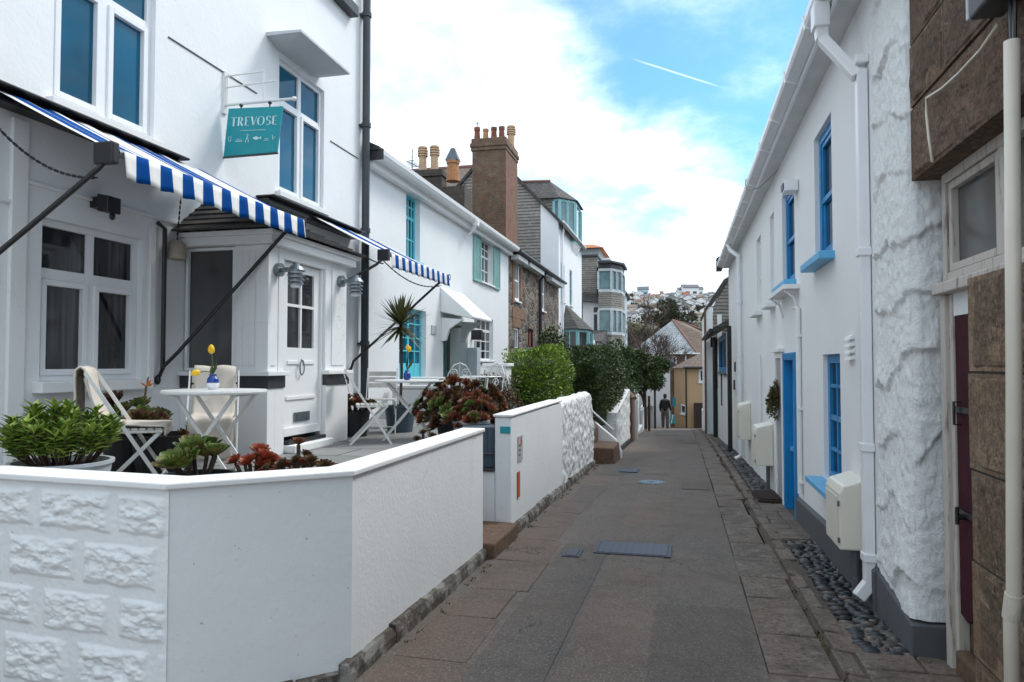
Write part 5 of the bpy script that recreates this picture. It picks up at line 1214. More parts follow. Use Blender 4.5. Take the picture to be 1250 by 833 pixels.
p = onY(553,215,18.95); potm((p.x,18.95,6.75),.19,.58,'plain').build('chimney_pot', M['terra'], sB)
m = MB(); z = 7.33; m.add([(p.x-.19,18.8,z),(p.x+.19,18.8,z),(p.x+.19,19.1,z),(p.x-.19,19.1,z),(p.x-.05,18.9,z+.36),(p.x+.05,18.9,z+.36),(p.x+.05,19.0,z+.36),(p.x-.05,19.0,z+.36)], [(0,1,5,4),(1,2,6,5),(2,3,7,6),(3,0,4,7),(4,5,6,7),(0,3,2,1)]); m.build('cowl', M['lead'], sB)
p = onY(503,226,19.5); rt = root('aerial', (p.x,19.5,6.0), 'thin television aerial beside the twin buff chimney pots', 'aerial')
m = MB(); m.tube([(p.x,19.5,5.6),(p.x,19.5,7.95)], .018, 6); m.build('mast', M['galv'], rt)
m = MB(); m.tube([(p.x-.05,19.2,7.5),(p.x+.05,19.9,7.5)], .012, 5)
for k in range(8): y = 19.22+k*.09; m.tube([(p.x-.16,y,7.5),(p.x+.16,y,7.5)], .007, 4)
for k in range(6): m.tube([(p.x-.2+.02*k,19.5,7.2+k*.1),(p.x+.2-.02*k,19.5,7.2+k*.1)], .008, 4)
m.build('elements', M['lead'], rt)
# house behind with the brown ridge
p0 = onY(472,208,37.2); p1 = onY(580,204,37.2)
RH = root('rear_house', ((p0.x+p1.x)/2,36,0), 'house behind with long brown tiled roof under the twin chimney pots', 'house')
zr = p1.z
m = MB(); m.box(p0.x-3,p1.x,34.4,40,-1,zr-2.3); m.build('wall', M['white'], RH)
m = MB(); m.prism([(p0.x-3.2,33.2,zr-2.4),(p0.x-3.2,37.2,zr+.02),(p0.x-3.2,41,zr-2.4)], (p1.x-p0.x+3.4,0,0)); m.build('roof', M['browntile'], RH)
m = MB(); m.tube([(p0.x-3.3,37.2,zr+.0),(p1.x+.2,37.2,zr+.0)], .14, 8); m.build('ridge', M['red_ridge'], RH)
# low white parapets and ornate garden furniture in front of house 2
PP = root('garden_parapet', (-3.2,13,.6), 'low white rendered parapet fronting the white cottage terrace', 'wall')
b0, b1 = onY(536,452,12.6), onY(622,452,12.6)
m = MB(); m.box(b0.x-.9,b1.x-.02,12.55,12.75,.55,1.28); m.build('parapet_body', M['white2'], PP, bevel=.02)
m = MB(); m.box(b0.x-.92,b1.x+.02,12.51,12.79,1.282,1.36); m.build('parapet_cap', M['white2'], PP, bevel=.015)
m = MB(); m.box(-4.9,-3.4,11.55,11.72,TZ-.05,1.18); m.box(-4.92,-3.38,11.52,11.75,1.182,1.24); tag(m.build('low_wall', M['white2'], bevel=.015), 'low white wall with dark joint behind the farther folding chair', 'wall')
p0 = onY(612,445,12.3); m = MB(); m.box(p0.x-.22,p0.x+.16,12.0,12.4,TZ,1.56); m.box(p0.x-.26,p0.x+.2,11.96,12.44,1.562,1.62); tag(m.build('gate_pillar', M['white2'], bevel=.01), 'white square pillar ending the low cottage parapet', 'pillar')
def scroll(m, c, r, n=14, turns=1.4, r1=.008, flip=1, pl=(1,0)):
    c = Vector(c); m.tube([c+Vector((flip*r*(1-.75*i/n)*math.cos(2*PI*turns*i/n)*pl[0], flip*r*(1-.75*i/n)*math.cos(2*PI*turns*i/n)*pl[1], r*(1-.75*i/n)*math.sin(2*PI*turns*i/n))) for i in range(n+1)], r1, 5)
def ornate_chair(lab, loc, rz):
    rt = root('ornate_chair', (0,0,0), lab, 'chair', 'ornate white metal chairs on the cottage terrace'); m = MB()
    m.lathe([(0,.44),(.2,.44),(.21,.45),(.2,.46),(0,.46)], (0,0,0), 18); m.build('seat', M['whitemetal'], rt)
    for s in (-1,1):
        for t in (-1,1):
            m = MB(); m.tube([(s*.15,t*.15,.44),(s*.17,t*.17,.2),(s*.21,t*.21,0)], .011, 6); m.build('leg', M['whitemetal'], rt)
    m = MB(); m.tube([(-.18,-.16,.45),(-.19,-.22,.75),(-.10,-.25,.90),(0,-.26,.94),(.10,-.25,.90),(.19,-.22,.75),(.18,-.16,.45)], .012, 6)
    for x in (-.09,.09): scroll(m, (x,-.235,.78), .07, flip=1 if x > 0 else -1)
    scroll(m, (0,-.21,.62), .08); m.tube([(0,-.17,.46),(0,-.25,.92)], .009, 5); m.build('backrest', M['whitemetal'], rt)
    return place(rt, loc, rz)
q0 = onY(566,462,11.6); q1 = onY(596,468,11.3); q2 = onY(584,460,11.9)
ornate_chair('ornate white metal chair with scrolled back, nearer the turquoise door', (q0.x,11.3,TZ), .4)
ornate_chair('ornate white metal chair with scrolled back, nearer the white gate pillar', (q1.x,11.2,TZ), 2.6)
rt = root('ornate_table', (0,0,0), 'ornate white round metal table between the scrolled chairs', 'table')
MB().lathe([(0,.70),(.36,.70),(.37,.71),(.36,.72),(0,.72)], (0,0,0), 28).build('tabletop', M['whitemetal'], rt)
for k in range(3):
    a = 2*PI*k/3; m = MB(); m.tube([(math.cos(a)*.1,math.sin(a)*.1,.70),(math.cos(a)*.06,math.sin(a)*.06,.4),(math.cos(a)*.25,math.sin(a)*.25,.05),(math.cos(a)*.28,math.sin(a)*.28,0)], .013, 6); scroll(m, (math.cos(a)*.14,math.sin(a)*.14,.55), .07, pl=(math.cos(a),math.sin(a))); m.build('leg', M['whitemetal'], rt)
place(rt, ((q0.x+q1.x)/2,11.75,TZ), 0)
p0 = onY(597,466,11.0); MBx = MB(); rt = root('wrought_railing', (q0.x,12.0,TZ), 'low wrought iron scrollwork railing below the cottage parapet', 'railing')
m = MB(); xa, xb = onY(548,475,12.2).x, onY(618,475,12.2).x; m.tube([(xa,12.2,1.16),(xb,12.2,1.16)], .014, 6); m.tube([(xa,12.2,.78),(xb,12.2,.78)], .014, 6); m.build('rail', M['whitemetal'], rt)
m = MB(); k = 0; x = xa+.09
while x < xb: scroll(m, (x,12.2,.97), .10, flip=1 if k%2 else -1); x += .17; k += 1
m.build('scrollwork', M['black'], rt)
# ================================================================ house 3: granite cottage with the big brick stack
H3 = root('granite_cottage', (-5,25,0), 'brown rubble granite cottage with tall weathered brick chimney', 'house')
E3 = 4.93
o1 = lyz(628,634.5,318,368); o2 = lyz(660,665,338,380); o3 = lyz(628,633.5,400,432); o4 = lyz(644,651,402,424)
o3 = (o3[0],o3[1],.9,o3[3])
m = MB(); m.wall(FL_, 20.51,29.38,-.8,E3, [o1,o2,o3,o4], .18); m.quad((-5,20.51,-.8),(-9,20.51,-.8),(-9,20.51,E3),(-5,20.51,E3)); m.build('wall', M['rubble'], H3)
m = MB(); m.prism([(-4.76,20.52,E3+.02),(-8.5,20.52,7.2),(-8.5,20.52,7.34),(-4.74,20.52,E3+.14)], (0,8.86,0)); m.build('roof', M['slateX'], H3)
for a_, b_ in ((LY(623),LY(635)),(LY(638),LY(656)),(LY(666),LY(681))): MB().box(-4.98,-4.74,a_,b_,E3-.16,E3-.02).build('fascia', M['white2'], H3)
m = MB(); m.tube([(-4.68,20.6,E3+.05),(-4.68,29.3,E3+.05)], .06, 8); y = LY(657.5); m.tube([(-4.70,y,E3),(-4.93,y,E3-.3),(-4.93,y,-.6)], .055, 8); m.build('downpipe', M['black'], H3)
lint = granite('orange_granite_lintel', (.30,.17,.10), (.16,.09,.055))
m = MB()
for o in (o1,o3): m.fbox(FL_, o[0]-.25,o[1]+.25,o[3]+.0,o[3]+.28,.002,.02); 
for o in (o1,): m.fbox(FL_, o[0]-.30,o[0]-.02,o[2]-.1,o[3]-.01,.002,.018); m.fbox(FL_, o[1]+.02,o[1]+.35,o[2]+.1,o[3]-.2,.002,.018)
m.fbox(FL_, o3[0]-.3,o3[1]+.9,o3[3]+.29,o3[3]+.62,.002,.016)
m.build('lintel', lint, H3)
for o in (o1,o2): window(H3, FL_, *o, M['pvc'], M['glass_far'], rec=.02, fw=.10, vb=[.5], hb=[(.5,.06)], sill=M['white2'])
window(H3, FL_, *o3, M['pvc'], M['glass_far'], rec=.03, fw=.08, vb=[.5], hb=[.33,.66], sill=M['white2'])
window(H3, FL_, *o4, M['maroon'], plain('rust_shutter_board',(.16,.05,.03),.7,.3), rec=.04, fw=.06, vb=[.5])
# brick stack, flush against the roof
st = MB(); X0, X1, Y0, Y1 = -6.76, -5.62, 22.6, 24.35; zt = onY(600,168,22.6).z
def bstack(par):
    m = MB(); m.box(X0,X1,Y0,Y1,3.6,zt-.42); m.box(X0-.04,X1+.04,Y0-.04,Y1+.04,zt-.419,zt-.30); m.box(X0-.07,X1+.07,Y0-.07,Y1+.07,zt-.299,zt-.16); m.box(X0-.03,X1+.03,Y0-.03,Y1+.03,zt-.159,zt)
    m.box(X0-.05,X1+.04,Y0-.05,Y1+.05,3.6,4.9)
    o = m.build('chimney', M['brick'], par, bevel=.02); return o
bs = bstack(H3)
MB().prism([(X1+.001,Y0+.02,5.06),(X1+.001,Y1-.02,5.06),(X1+.001,Y1-.02,zt-.43),(X1+.001,Y0+.02,zt-.43)], (.012,0,0)).build('brick_face', M['brickX'], bs)
for k, (px, mt, r_, h_, s_) in enumerate(((582.5,'redpot',.12,.62,'taper'),(593,'terra',.105,.54,'plain'),(603,'redpot',.12,.58,'taper'),(612.5,'redpot',.12,.58,'taper'),(624,'buff',.15,.78,'louvre'))):
    p = onY(px,165,23.3 if k < 4 else 23.9); potm((p.x,p.y,zt-.01),r_,h_,s_).build('chimney_pot', M[mt], bs)
p = onY(583,150,23.3); m = MB(); m.tube([(p.x,23.3,zt+.45),(p.x,23.3,zt+.82)], .012, 5); m.tube([(p.x-.07,23.3,zt+.76),(p.x+.07,23.3,zt+.76)], .01, 5); m.build('pot_finial', M['lead'], bs)
# ================================================================ house 4: tall white house with slate-hung gable
H4 = root('tall_house', (-5.4,34,-.5), 'tall white house with slate-hung gable and turquoise corner window under a hipped roof', 'house')
G = 29.42
def gy(px, py, Y=G): q = onY(px,py,Y); return (q.x, q.z)
xr = -5.0; pe = gy(683,271); xa, za = gy(598,186); xs, zs = gy(660,254)
xl = xa-(xr-xa); zl = pe[1]
xw = gy(660,300)[0]
m = MB(); f4 = Fr((0,G,0),(1,0,0),(0,-1,0))
def onroof(x): return za+(x-xa)/(xr-xa)*(pe[1]-za) if x > xa else za
m.poly([(xl,G,-1),(xw,G,-1),(xw,G,onroof(xw)),(xa,G,za),(xl,G,zl)]); m.build('slate_gable', M['slateY'], H4)
o5 = (30.0,30.95,LZ(686,368),LZ(686,322)); o6 = (32.4,33.2,LZ(694,372),LZ(694,328)); D4 = 36.5
m = MB(); m.poly([(xw+.001,G-.012,-1),(xr,G-.012,-1),(xr,G-.012,pe[1]),(xw+.001,G-.012,onroof(xw))]); m.wall(FL_, G,D4,-1.5,pe[1], [o5,o6], .2); m.quad((xr,D4,-1.5),(xl,D4,-1.5),(xl,D4,pe[1]),(xr,D4,pe[1]))
m.quad((xw,G-.012,-1),(xw,G,-1),(xw,G,onroof(xw)),(xw,G-.012,onroof(xw)))
m.build('wall', M['white'], H4)
m = MB()
dx, dz = xr+.22-xa, (pe[1]-za)*(xr+.22-xa)/(xr-xa)
m.prism([(xa,G-.14,za+.02),(xa+dx,G-.14,za+dz+.02),(xa+dx,G-.14,za+dz+.16),(xa,G-.14,za+.18)], (0,D4-G+.3,0)); m.prism([(xa,G-.14,za+.02),(xa-dx,G-.14,za+dz+.02),(xa-dx,G-.14,za+dz+.16),(xa,G-.14,za+.18)], (0,D4-G+.3,0)); m.build('roof', M['slateX'], H4)
window(H4, FL_, *o5, M['sage'], M['glass_far'], rec=.05, fw=.08, vb=[.5], hb=[.5], sill=M['white2']); window(H4, FL_, *o6, M['sage'], M['glass_far'], rec=.05, fw=.08, vb=[.5], hb=[.5], sill=M['white2'])
m = MB(); m.tube([(-4.86,30.0,pe[1]-.1),(-4.93,30.0,pe[1]-.5),(-4.93,30.0,-1)], .05, 8); m.tube([(-4.8,29.4,pe[1]),(-4.8,36.5,pe[1])], .06, 8); m.build('downpipe', M['pvc'], H4)
# corner dormer bay
yd = 32.2
q0 = gy(655,240,yd); q1 = gy(683,240,yd); q2 = gy(699,244,33.3); zb_, zt_ = gy(690,284,yd)[1], gy(690,242,yd)[1]
bx0, bx1 = q0[0], q1[0]
ring = [(bx0,yd,0),(bx1-.0,yd,0),(bx1+.62,yd+.75,0),(bx1+.62,yd+2.6,0),(bx0,yd+2.6,0)]
def lift(r, z, k=1.0, c=None):
    c = c or (sum(p[0] for p in r)/len(r), sum(p[1] for p in r)/len(r)); return [(c[0]+(p[0]-c[0])*k, c[1]+(p[1]-c[1])*k, z) for p in r]
m = MB(); xm = gy(676,240,yd)[0]
m.quad((bx0-1.6,yd-.02,zb_-.4),(xm,yd-.02,zb_-.4),(xm,yd-.02,zt_),(bx0-1.6,yd-.02,zt_)); dorm = m.build('dormer_cheek', M['slateY'], H4)
m = MB(); m.prism(lift(ring, zb_-.35), (0,0,.35)); m.prism(lift(ring, zt_-.12,1.01), (0,0,.12))
for i in (1,2,3):
    p = ring[i]; m.box(p[0]-.07,p[0]+.07,p[1]-.07,p[1]+.07,zb_,zt_-.12)
m.box(xm-.06,xm+.06,yd-.05,yd+.05,zb_,zt_-.12); a = Vector(ring[1]); b = Vector(ring[2]); c_ = a.lerp(b,.5)
m.box(c_.x-.05,c_.x+.05,c_.y-.05,c_.y+.05,zb_,zt_-.12)
dw = m.build('dormer_window', M['pale_turq'], H4, bevel=.01)
m = MB(); m.prism(lift(ring, zb_+.001,.97), (0,0,zt_-zb_-.13)); m.build('pane', M['glass_pale'], dw)
m = MB(); n_ = lift(ring, zb_-.36, .98); l_ = [(p[0] if i not in (2,3) else p[0]-.62, p[1], zb_-1.7) for i, p in enumerate(ring)]; m.hexa([l_[0],l_[1],l_[3],l_[4],n_[0],n_[1],n_[3],n_[4]]) ; m.add([n_[1],n_[2],n_[3],(bx1-.05,yd+1.2,zb_-1.75)], [(0,1,3),(1,2,3)]); m.build('dormer_corbel', M['white2'], H4)
m = MB(); top = gy(668,222,yd+1.3); c0_ = lift(ring, zt_+.01, 1.16); xl_ = gy(632,228,yd+1.3)[0]
c0_[0] = (bx0-1.9,c0_[0][1],zt_+.01); c0_[4] = (bx0-1.9,c0_[4][1],zt_+.01)
ra, rb = (xl_,yd+1.3,top[1]+.05), (top[0]+.15,yd+1.3,top[1])
m.add(c0_+[ra,rb], [(0,1,6,5),(1,2,6),(2,3,6),(3,4,5,6),(4,0,5),(4,3,2,1,0)]); m.build('dormer_roof', M['slateRoofY'], H4)
m = MB(); m.tube([ra,rb],.09,6); m.build('ridge', M['red_ridge'], H4)
# ground floor turquoise bay with slate roof
b0 = onY(692,410,30.3); yb0 = 30.3
ring = [(-5,yb0,0),(-4.35,yb0+.1,0),(-4.0,yb0+.9,0),(-4.0,yb0+2.2,0),(-4.6,yb0+2.8,0),(-5,yb0+2.8,0)]
zt2 = gy(690,402,yb0)[1]; m = MB(); m.prism(lift(ring,-.9), (0,0,1.0+.3)); m.prism(lift(ring, zt2-.12), (0,0,.12)); m.prism(lift(ring, zt2-1.05,1.0), (0,0,.08))
for p in ring[1:5]: m.box(p[0]-.07,p[0]+.07,p[1]-.07,p[1]+.07,.4,zt2-.12)
m.box(-4.72,-4.66,yb0+.01,yb0+.10,.4,zt2-.12)
bw = m.build('bay_window', M['pale_turq'], H4, bevel=.01)
MB().prism(lift(ring,.41,.96,(-5,yb0+1.4)), (0,0,zt2-.54)).build('pane', M['glass'], bw)
m = MB(); e_ = lift(ring, zt2+.01, 1.12, (-5,yb0+1.4)); t_ = (-5,yb0+1.4,zt2+1.15); m.add(e_+[t_,(-5,yb0+.9,zt2+1.1)], [(0,1,7),(1,2,7),(2,3,6,7),(3,4,6),(4,5,6),(5,4,3,2,1,0)]); m.build('bay_roof', M['slateX'], H4)
# ================================================================ house 5: slate-hung house with stacked bay
H5 = root('bay_house', (-5,46,-2), 'slate-hung house with two-storey glazed bay and small orange-roofed attic', 'house')
Y5 = 44.0
def g5(px, py, Y=Y5): q = onY(px,py,Y); return (q.x, q.z)
xa, xb = g5(699,0)[0], g5(728,0)[0]; zt5 = g5(715,314)[1]; zm = g5(715,366)[1]
m = MB(); m.box(xa-4,xb,Y5,Y5+14,zm,zt5); m.build('slate_wall', M['slateY'], H5)
m = MB(); m.box(xa-4,xb-.0,Y5+.15,Y5+14,-3,zm-.002); m.build('wall', M['white'], H5)
m = MB(); m.box(xa-4,g5(713,0)[0],Y5-.0,Y5+.14,-3,zm-.15); m.build('rubble_wall', M['rubble'], H5)
m = MB(); m.box(xa-4.1,xb+.05,Y5-.15,Y5+14.2,zt5,zt5+.12); m.build('eaves', M['pewter'], H5)
m = MB(); a_ = g5(701,359); b_ = g5(733,372,Y5-1); m.hexa([(xa,Y5-1.2,a_[1]-.55),(xb+.3,Y5-1.2,a_[1]-.75),(xb+.3,Y5-.01,a_[1]-.2),(xa,Y5-.01,a_[1]),(xa,Y5-1.2,a_[1]-.45),(xb+.3,Y5-1.2,a_[1]-.65),(xb+.3,Y5-.01,a_[1]-.05),(xa,Y5-.01,a_[1]+.12)]); m.build('lean_to_roof', M['slateRoofY'], H5)
f5 = Fr((0,Y5-.6,0),(1,0,0),(0,-1,0))
w0, w1 = g5(719,0,Y5-.6)[0], g5(733,0,Y5-.6)[0]; wz0, wz1 = g5(726,408,Y5-.6)[1], g5(726,373,Y5-.6)[1]
m = MB(); m.wall(f5, w0-.45,w1+.02,-3,wz1+.35, [(w0+.1,w1-.1,wz0,wz1)], .1); m.quad((w1+.02,Y5-.6,-3),(w1+.02,Y5+.1,-3),(w1+.02,Y5+.1,wz1+.35),(w1+.02,Y5-.6,wz1+.35)); m.build('side_bay', M['white2'], H5)
window(H5, f5, w0+.1,w1-.1,wz0,wz1, M['pvc'], M['glass_far'], rec=.02, fw=.12, hb=[(.72,.12)], sill=M['white2'])
# the stacked bay
bay_paint = plain('weathered_bay_paint', (.50,.53,.55), .6, .2, 4)
YB = Y5-1.3
def g6(px, py): q = onY(px,py,YB); return (q.x, q.z)
c0_ = g6(729,0)[0]; c1_ = g6(744.5,0)[0]; c2_ = onY(757,0,YB+1.1).x
ring = [(c0_,YB,0),(c1_,YB,0),(c2_,YB+1.1,0),(c2_,YB+3.4,0),(c0_,YB+3.4,0)]
zz = [g6(735,y)[1] for y in (424,409,376,357,354,331,328,324)]
def baypart(z0, z1, k=1): return [lift(ring, z0, k, (c0_,YB+2)), (0,0,z1-z0)]
m = MB(); m.prism(*baypart(-3.2,zz[1])); m.build('bay_base', M['slateY'], H5)
m = MB(); m.prism(*baypart(zz[2],zz[3])); m.build('bay_slates', M['slateY'], H5)
for (a_, b_) in ((zz[1],zz[2]),(zz[3],zz[6])):
    m = MB(); m.prism(*baypart(a_+.002,a_+.18,1.02)); m.prism(*baypart(b_-.16,b_-.002,1.02))
    for p in ring[:4]: m.box(p[0]-.06,p[0]+.06,p[1]-.06,p[1]+.06,a_+.18,b_-.16)
    q = Vector(ring[1]).lerp(Vector(ring[2]),.5); m.box(q.x-.05,q.x+.05,q.y-.05,q.y+.05,a_+.18,b_-.16)
    w = m.build('bay_window', bay_paint, H5, bevel=.01)
    m = MB(); m.prism(*baypart(a_+.19,b_-.17,.965)); m.build('pane', M['glass_pale'] if b_ > 4 else M['glass_far'], w)
m = MB(); m.prism(*baypart(zz[6]+.002,zz[6]+.30,1.0)); m.prism(*baypart(zz[6]+.301,zz[6]+.42,1.14)); m.build('bay_roof', M['pewter'], H5)
m = MB(); m.tube([(c0_-.15,YB+.9,zz[1]),(c0_-.15,YB+.9,zz[7])], .06, 6); m.build('downpipe', M['black'], H5)
# attic with orange roof
YA = 47.5
def g7(px, py): q = onY(px,py,YA); return (q.x, q.z)
x0, z0 = g7(701,317); x1, z1 = g7(731,303); xt, ztp = g7(712,292)
m = MB(); m.box(x0-2.5,x1,YA,YA+6,zt5-.1,z1); m.build('attic', plain('grey_attic_cladding', (.30,.32,.33), .7, .15), H5)
m = MB(); m.add([(x0-2.7,YA-.3,z1),(x1+.3,YA-.3,z1),(x1+.3,YA+6.3,z1),(x0-2.7,YA+6.3,z1),(xt-2.2,YA+3,ztp+.12),(xt+.3,YA+3,ztp+.12)], [(0,1,5,4),(1,2,5),(2,3,4,5),(3,0,4),(3,2,1,0)]); m.build('attic_roof', M['orange_tile'], H5)
m = MB(); q = g7(741,317); m.box(x1+.02,q[0],YA+.6,YA+5,zt5,z1-.75); m.box(x1+.02,q[0]+.2,YA+.4,YA+5.2,z1-.749,z1-.62); m.build('attic_step', M['pvc'], H5)
# further end of the terrace beyond the bay
H6 = root('end_house', (-4,56,-2), 'pale blue-grey gable end just beyond the glazed bay house', 'house')
q0 = onY(750,348,54); q1 = onY(757.5,348,54); m = MB(); m.box(q0.x-4,q1.x-.1,54,62,-5,q0.z+.1); m.build('wall', plain('pale_blue_render', (.42,.50,.54), .8, .1), H6)
m = MB(); m.prism([(q0.x-4.2,53.8,q0.z-.2),(q1.x+.1,53.8,q0.z-.2),(q1.x+.1,53.8,q0.z-.05),(q0.x-2.5,53.8,q0.z+2.4)], (0,8.4,0)); m.build('roof', M['slateRoofY'], H6)
fe = Fr((0,54,0),(1,0,0),(0,-1,0)); window(H6, fe, q1.x-.75,q1.x-.35,.4,2.6, M['pvc'], M['glass_far'], rec=-.06, fw=.06)
# white outbuilding below bay house
p0 = onY(712,440,40); p1 = onY(731,418,40); m = MB(); m.box(p0.x,p1.x,40,42.5,-2.6,p1.z-.05); o = MB()
ob = root('outbuilding', (p0.x,41,-2.2), 'small white outbuilding with slate lean-to roof below the bay house', 'outbuilding')
m.build('wall', M['white2'], ob); m = MB(); m.hexa([(p0.x-.1,39.8,p1.z-.05),(p1.x+.2,39.8,p1.z-.05),(p1.x+.2,42.6,p1.z-.05),(p0.x-.1,42.6,p1.z-.05),(p0.x-.1,39.8,p1.z+.05),(p1.x+.2,39.8,p1.z+.05),(p1.x+.2,42.6,p1.z+.8),(p0.x-.1,42.6,p1.z+.8)]); m.build('roof', M['slateRoofY'], ob)
p0 = onY(706,420,36); m = MB(); m.box(p0.x-.5,p0.x+.75,36,36.3,-1.5,p0.z+.0); m.box(p0.x-.55,p0.x+.8,35.9,36.4,p0.z+.001,p0.z+.18); tag(m.build('porch_wall', M['white2'], bevel=.02), 'small pale stone porch with white curved top beside the turquoise bay', 'porch')
# ================================================================ right: white cottage with blue windows
X = 1.28; ER = 4.22; HA0, HA1 = 5.24, 10.45
def ryz(x0,x1,yt,yb): return (RY(x1), RY(x0), RZ((x0+x1)/2,yb), RZ((x0+x1)/2,yt))
HA = root('blue_windowed_cottage', (1.28,8,gz(8)), 'white rendered cottage with bright blue sash windows and blue door', 'house')
r1 = (6.60,7.42,2.58,3.80); r2 = (8.70,9.72,2.58,3.76); r3 = (6.38,7.12,.55,1.69); rd = (8.66,9.60,gz(9.6)-.02,1.74)
m = MB(); m.wall(FR_, HA0,HA1,-.5,ER, [r1,r2,r3,rd], .16); m.quad((X,HA0,-.5),(X+6,HA0,-.5),(X+6,HA0,ER),(X,HA0,ER)); m.build('wall', M['white2'], HA)
def sash(par, o, fm, gm, sill=None, mid=.48, fw=.075, vb=()):
    w = window(par, FR_, *o, fm, gm, rec=.045, fw=fw, vb=vb, hb=[(mid,.05)], sill=None, dep=.06)
    m = MB(); W = o[1]-o[0]; H = o[3]-o[2]; zm = o[2]+H*mid     # the lower sash sits further back, meeting rail proud
    for a0,a1,b0,b1 in ((o[0]+fw,o[0]+fw+.04,o[2]+fw,zm-.026),(o[1]-fw-.04,o[1]-fw,o[2]+fw,zm-.026),(o[0]+fw+.04,o[1]-fw-.04,o[2]+fw,o[2]+fw+.06)): m.fbox(FR_, a0,a1,b0,b1,-.095,-.07)
    for a0,a1,b0,b1 in ((o[0]+fw,o[0]+fw+.04,zm+.026,o[3]-fw),(o[1]-fw-.04,o[1]-fw,zm+.026,o[3]-fw),(o[0]+fw+.04,o[1]-fw-.04,o[3]-fw-.045,o[3]-fw)): m.fbox(FR_, a0,a1,b0,b1,-.085,-.058)
    m.build('sash_frame', fm, w, bevel=.003)
    if sill:
        m = MB(); m.fbox(FR_, o[0]-.08,o[1]+.08,o[2]-.075,o[2]-.002,-.04,.13); m.build('sill', sill, w, bevel=.01)
    return w
gb = glass('sash_glass', (.018,.024,.03,1), .04)
sash(HA, r1, M['blue'], gb, M['blue_sill']); sash(HA, r2, M['blue'], gb, M['blue_sill'])
window(HA, FR_, *r3, M['blue'], gb, rec=.04, fw=.08, vb=[.5], hb=[.25,(.5,.05),.75], sill=M['blue_sill'], sd=.15, so=.12, bw=.03)
# blue door with frame
m = MB(); m.fbox(FR_, rd[0],rd[0]+.09,rd[2],rd[3],-.15,.035); m.fbox(FR_, rd[1]-.09,rd[1],rd[2],rd[3],-.15,.035); m.fbox(FR_, rd[0]+.09,rd[1]-.09,rd[3]-.09,rd[3],-.15,.033)
dr = m.build('door_frame', M['blue'], HA, bevel=.006)
m = MB(); m.fbox(FR_, rd[0]+.092,rd[1]-.092,rd[2]+.02,rd[3]-.092,-.14,-.09)
for (a,b,c,d) in ((.14,.40,.25,.95),(.54,.80,.25,.95),(.14,.40,1.10,1.75),(.54,.80,1.10,1.75)): m.fbox(FR_, rd[0]+a,rd[0]+b,rd[2]+c,rd[2]+d,-.0899,-.078)
m.build('door', M['blue'], HA, bevel=.006)
m = MB(); zz_ = RZ(962,548); m.fbox(FR_, rd[1]-.28,rd[1]-.12,zz_-.02,zz_+.03,-.088,-.03); m.fbox(FR_, rd[1]-.19,rd[1]-.14,zz_-.12,zz_+.1,-.088,-.075); m.build('door_handle', M['blue_sill'], dr)
# plinth
m = MB(); m.hexa([(X-.035,5.25,gz(5.2)-.1),(X,5.25,gz(5.2)-.1),(X,8.65,gz(8.6)-.1),(X-.035,8.65,gz(8.6)-.1),(X-.035,5.25,gz(5.2)+.30),(X,5.25,gz(5.2)+.33),(X,8.65,gz(8.6)+.30),(X-.035,8.65,gz(8.6)+.27)]); m.build('painted_plinth', M['plinth'], HA, bevel=.006)
# roof, soffit, gutter
def eaves(par, y0, y1, ex, z, fm, sm_, dark=False):
    m = MB(); m.box(ex+.03,X+.02,y0,y1,z,z+.025); m.build('soffit', sm_, par)
    m = MB(); m.box(ex+.002,ex+.028,y0,y1,z-.03,z+.15); m.build('fascia', fm, par)
    m = MB(); g = [(ex-.002,0),(ex-.10,.03),(ex-.115,.06),(ex-.115,.115),(ex-.095,.115),(ex-.09,.065),(ex-.02,.04),(ex-.002,.10)]; m.prism([(a, y0+.01, z+b+.01) for a, b in g], (0,y1-y0-.02,0))
    for k in range(int((y1-y0)/1.1)): yy = y0+.5+k*1.1; m.prism([(ex-.002,yy,z-.01),(ex-.11,yy,z+.025),(ex-.125,yy,z+.13),(ex-.002,yy,z+.13)], (0,.05,0))
    m.build('gutter', fm, par)
    m = MB(); m.prism([(ex-.02,y0,z+.155),(X+4.5,y0,z+3.0),(X+4.5,y0,z+3.1),(ex-.06,y0,z+.215)], (0,y1-y0,0)); m.build('roof', M['slateX'], par)
eaves(HA, 4.3,HA1, 1.075, ER, M['pvc'], M['soffit'])
# swan neck and square downpipe
y = 5.36; m = MB()
m.box(.955,1.065,5.46,5.60,ER-.16,ER+.02); m.bar((1.01,5.53,ER-.10),(1.02,5.53,ER-.24),.085,.085,up=(0,1,0)); m.bar((1.02,5.52,ER-.24),(1.215,y,ER-.60),.075,.075,up=(0,1,0))
m.box(1.205,1.275,y-.04,y+.04,.06,ER-.56)
for z in (3.7,2.35,1.0,.25): m.box(1.195,1.28,y-.055,y+.055,z,z+.06)
m.bar((1.24,y,.10),(1.165,y-.015,gz(5.3)+.10),.078,.078,up=(0,1,0)); m.build('downpipe', M['pvc'], HA, bevel=.008)
yy = RY(978.5); m = MB(); m.tube([(1.25,yy,RZ(978,600)),(1.25,yy,RZ(978,376))], .028, 8); m.tube([(1.25,yy,RZ(978,376)),(1.25,yy+.35,RZ(978,376)+.03)], .02, 6)
for z in (.3,1.1,1.9): m.box(1.23,1.28,yy-.045,yy+.045,z,z+.03)
m.build('thin_pipe', M['white2'], HA, smooth=False)
m = MB(); p0 = RZ(1041,440); a = RY(1044); b = RY(1037)
for k in range(4): zz_ = RZ(1041,439)+k*.052; m.prism([(X,a,zz_),(X-.04,a,zz_-.005),(X-.03,a,zz_+.02),(X,a,zz_+.035)], (0,b-a,0))
m.build('vent_louvre', M['white2'], HA)
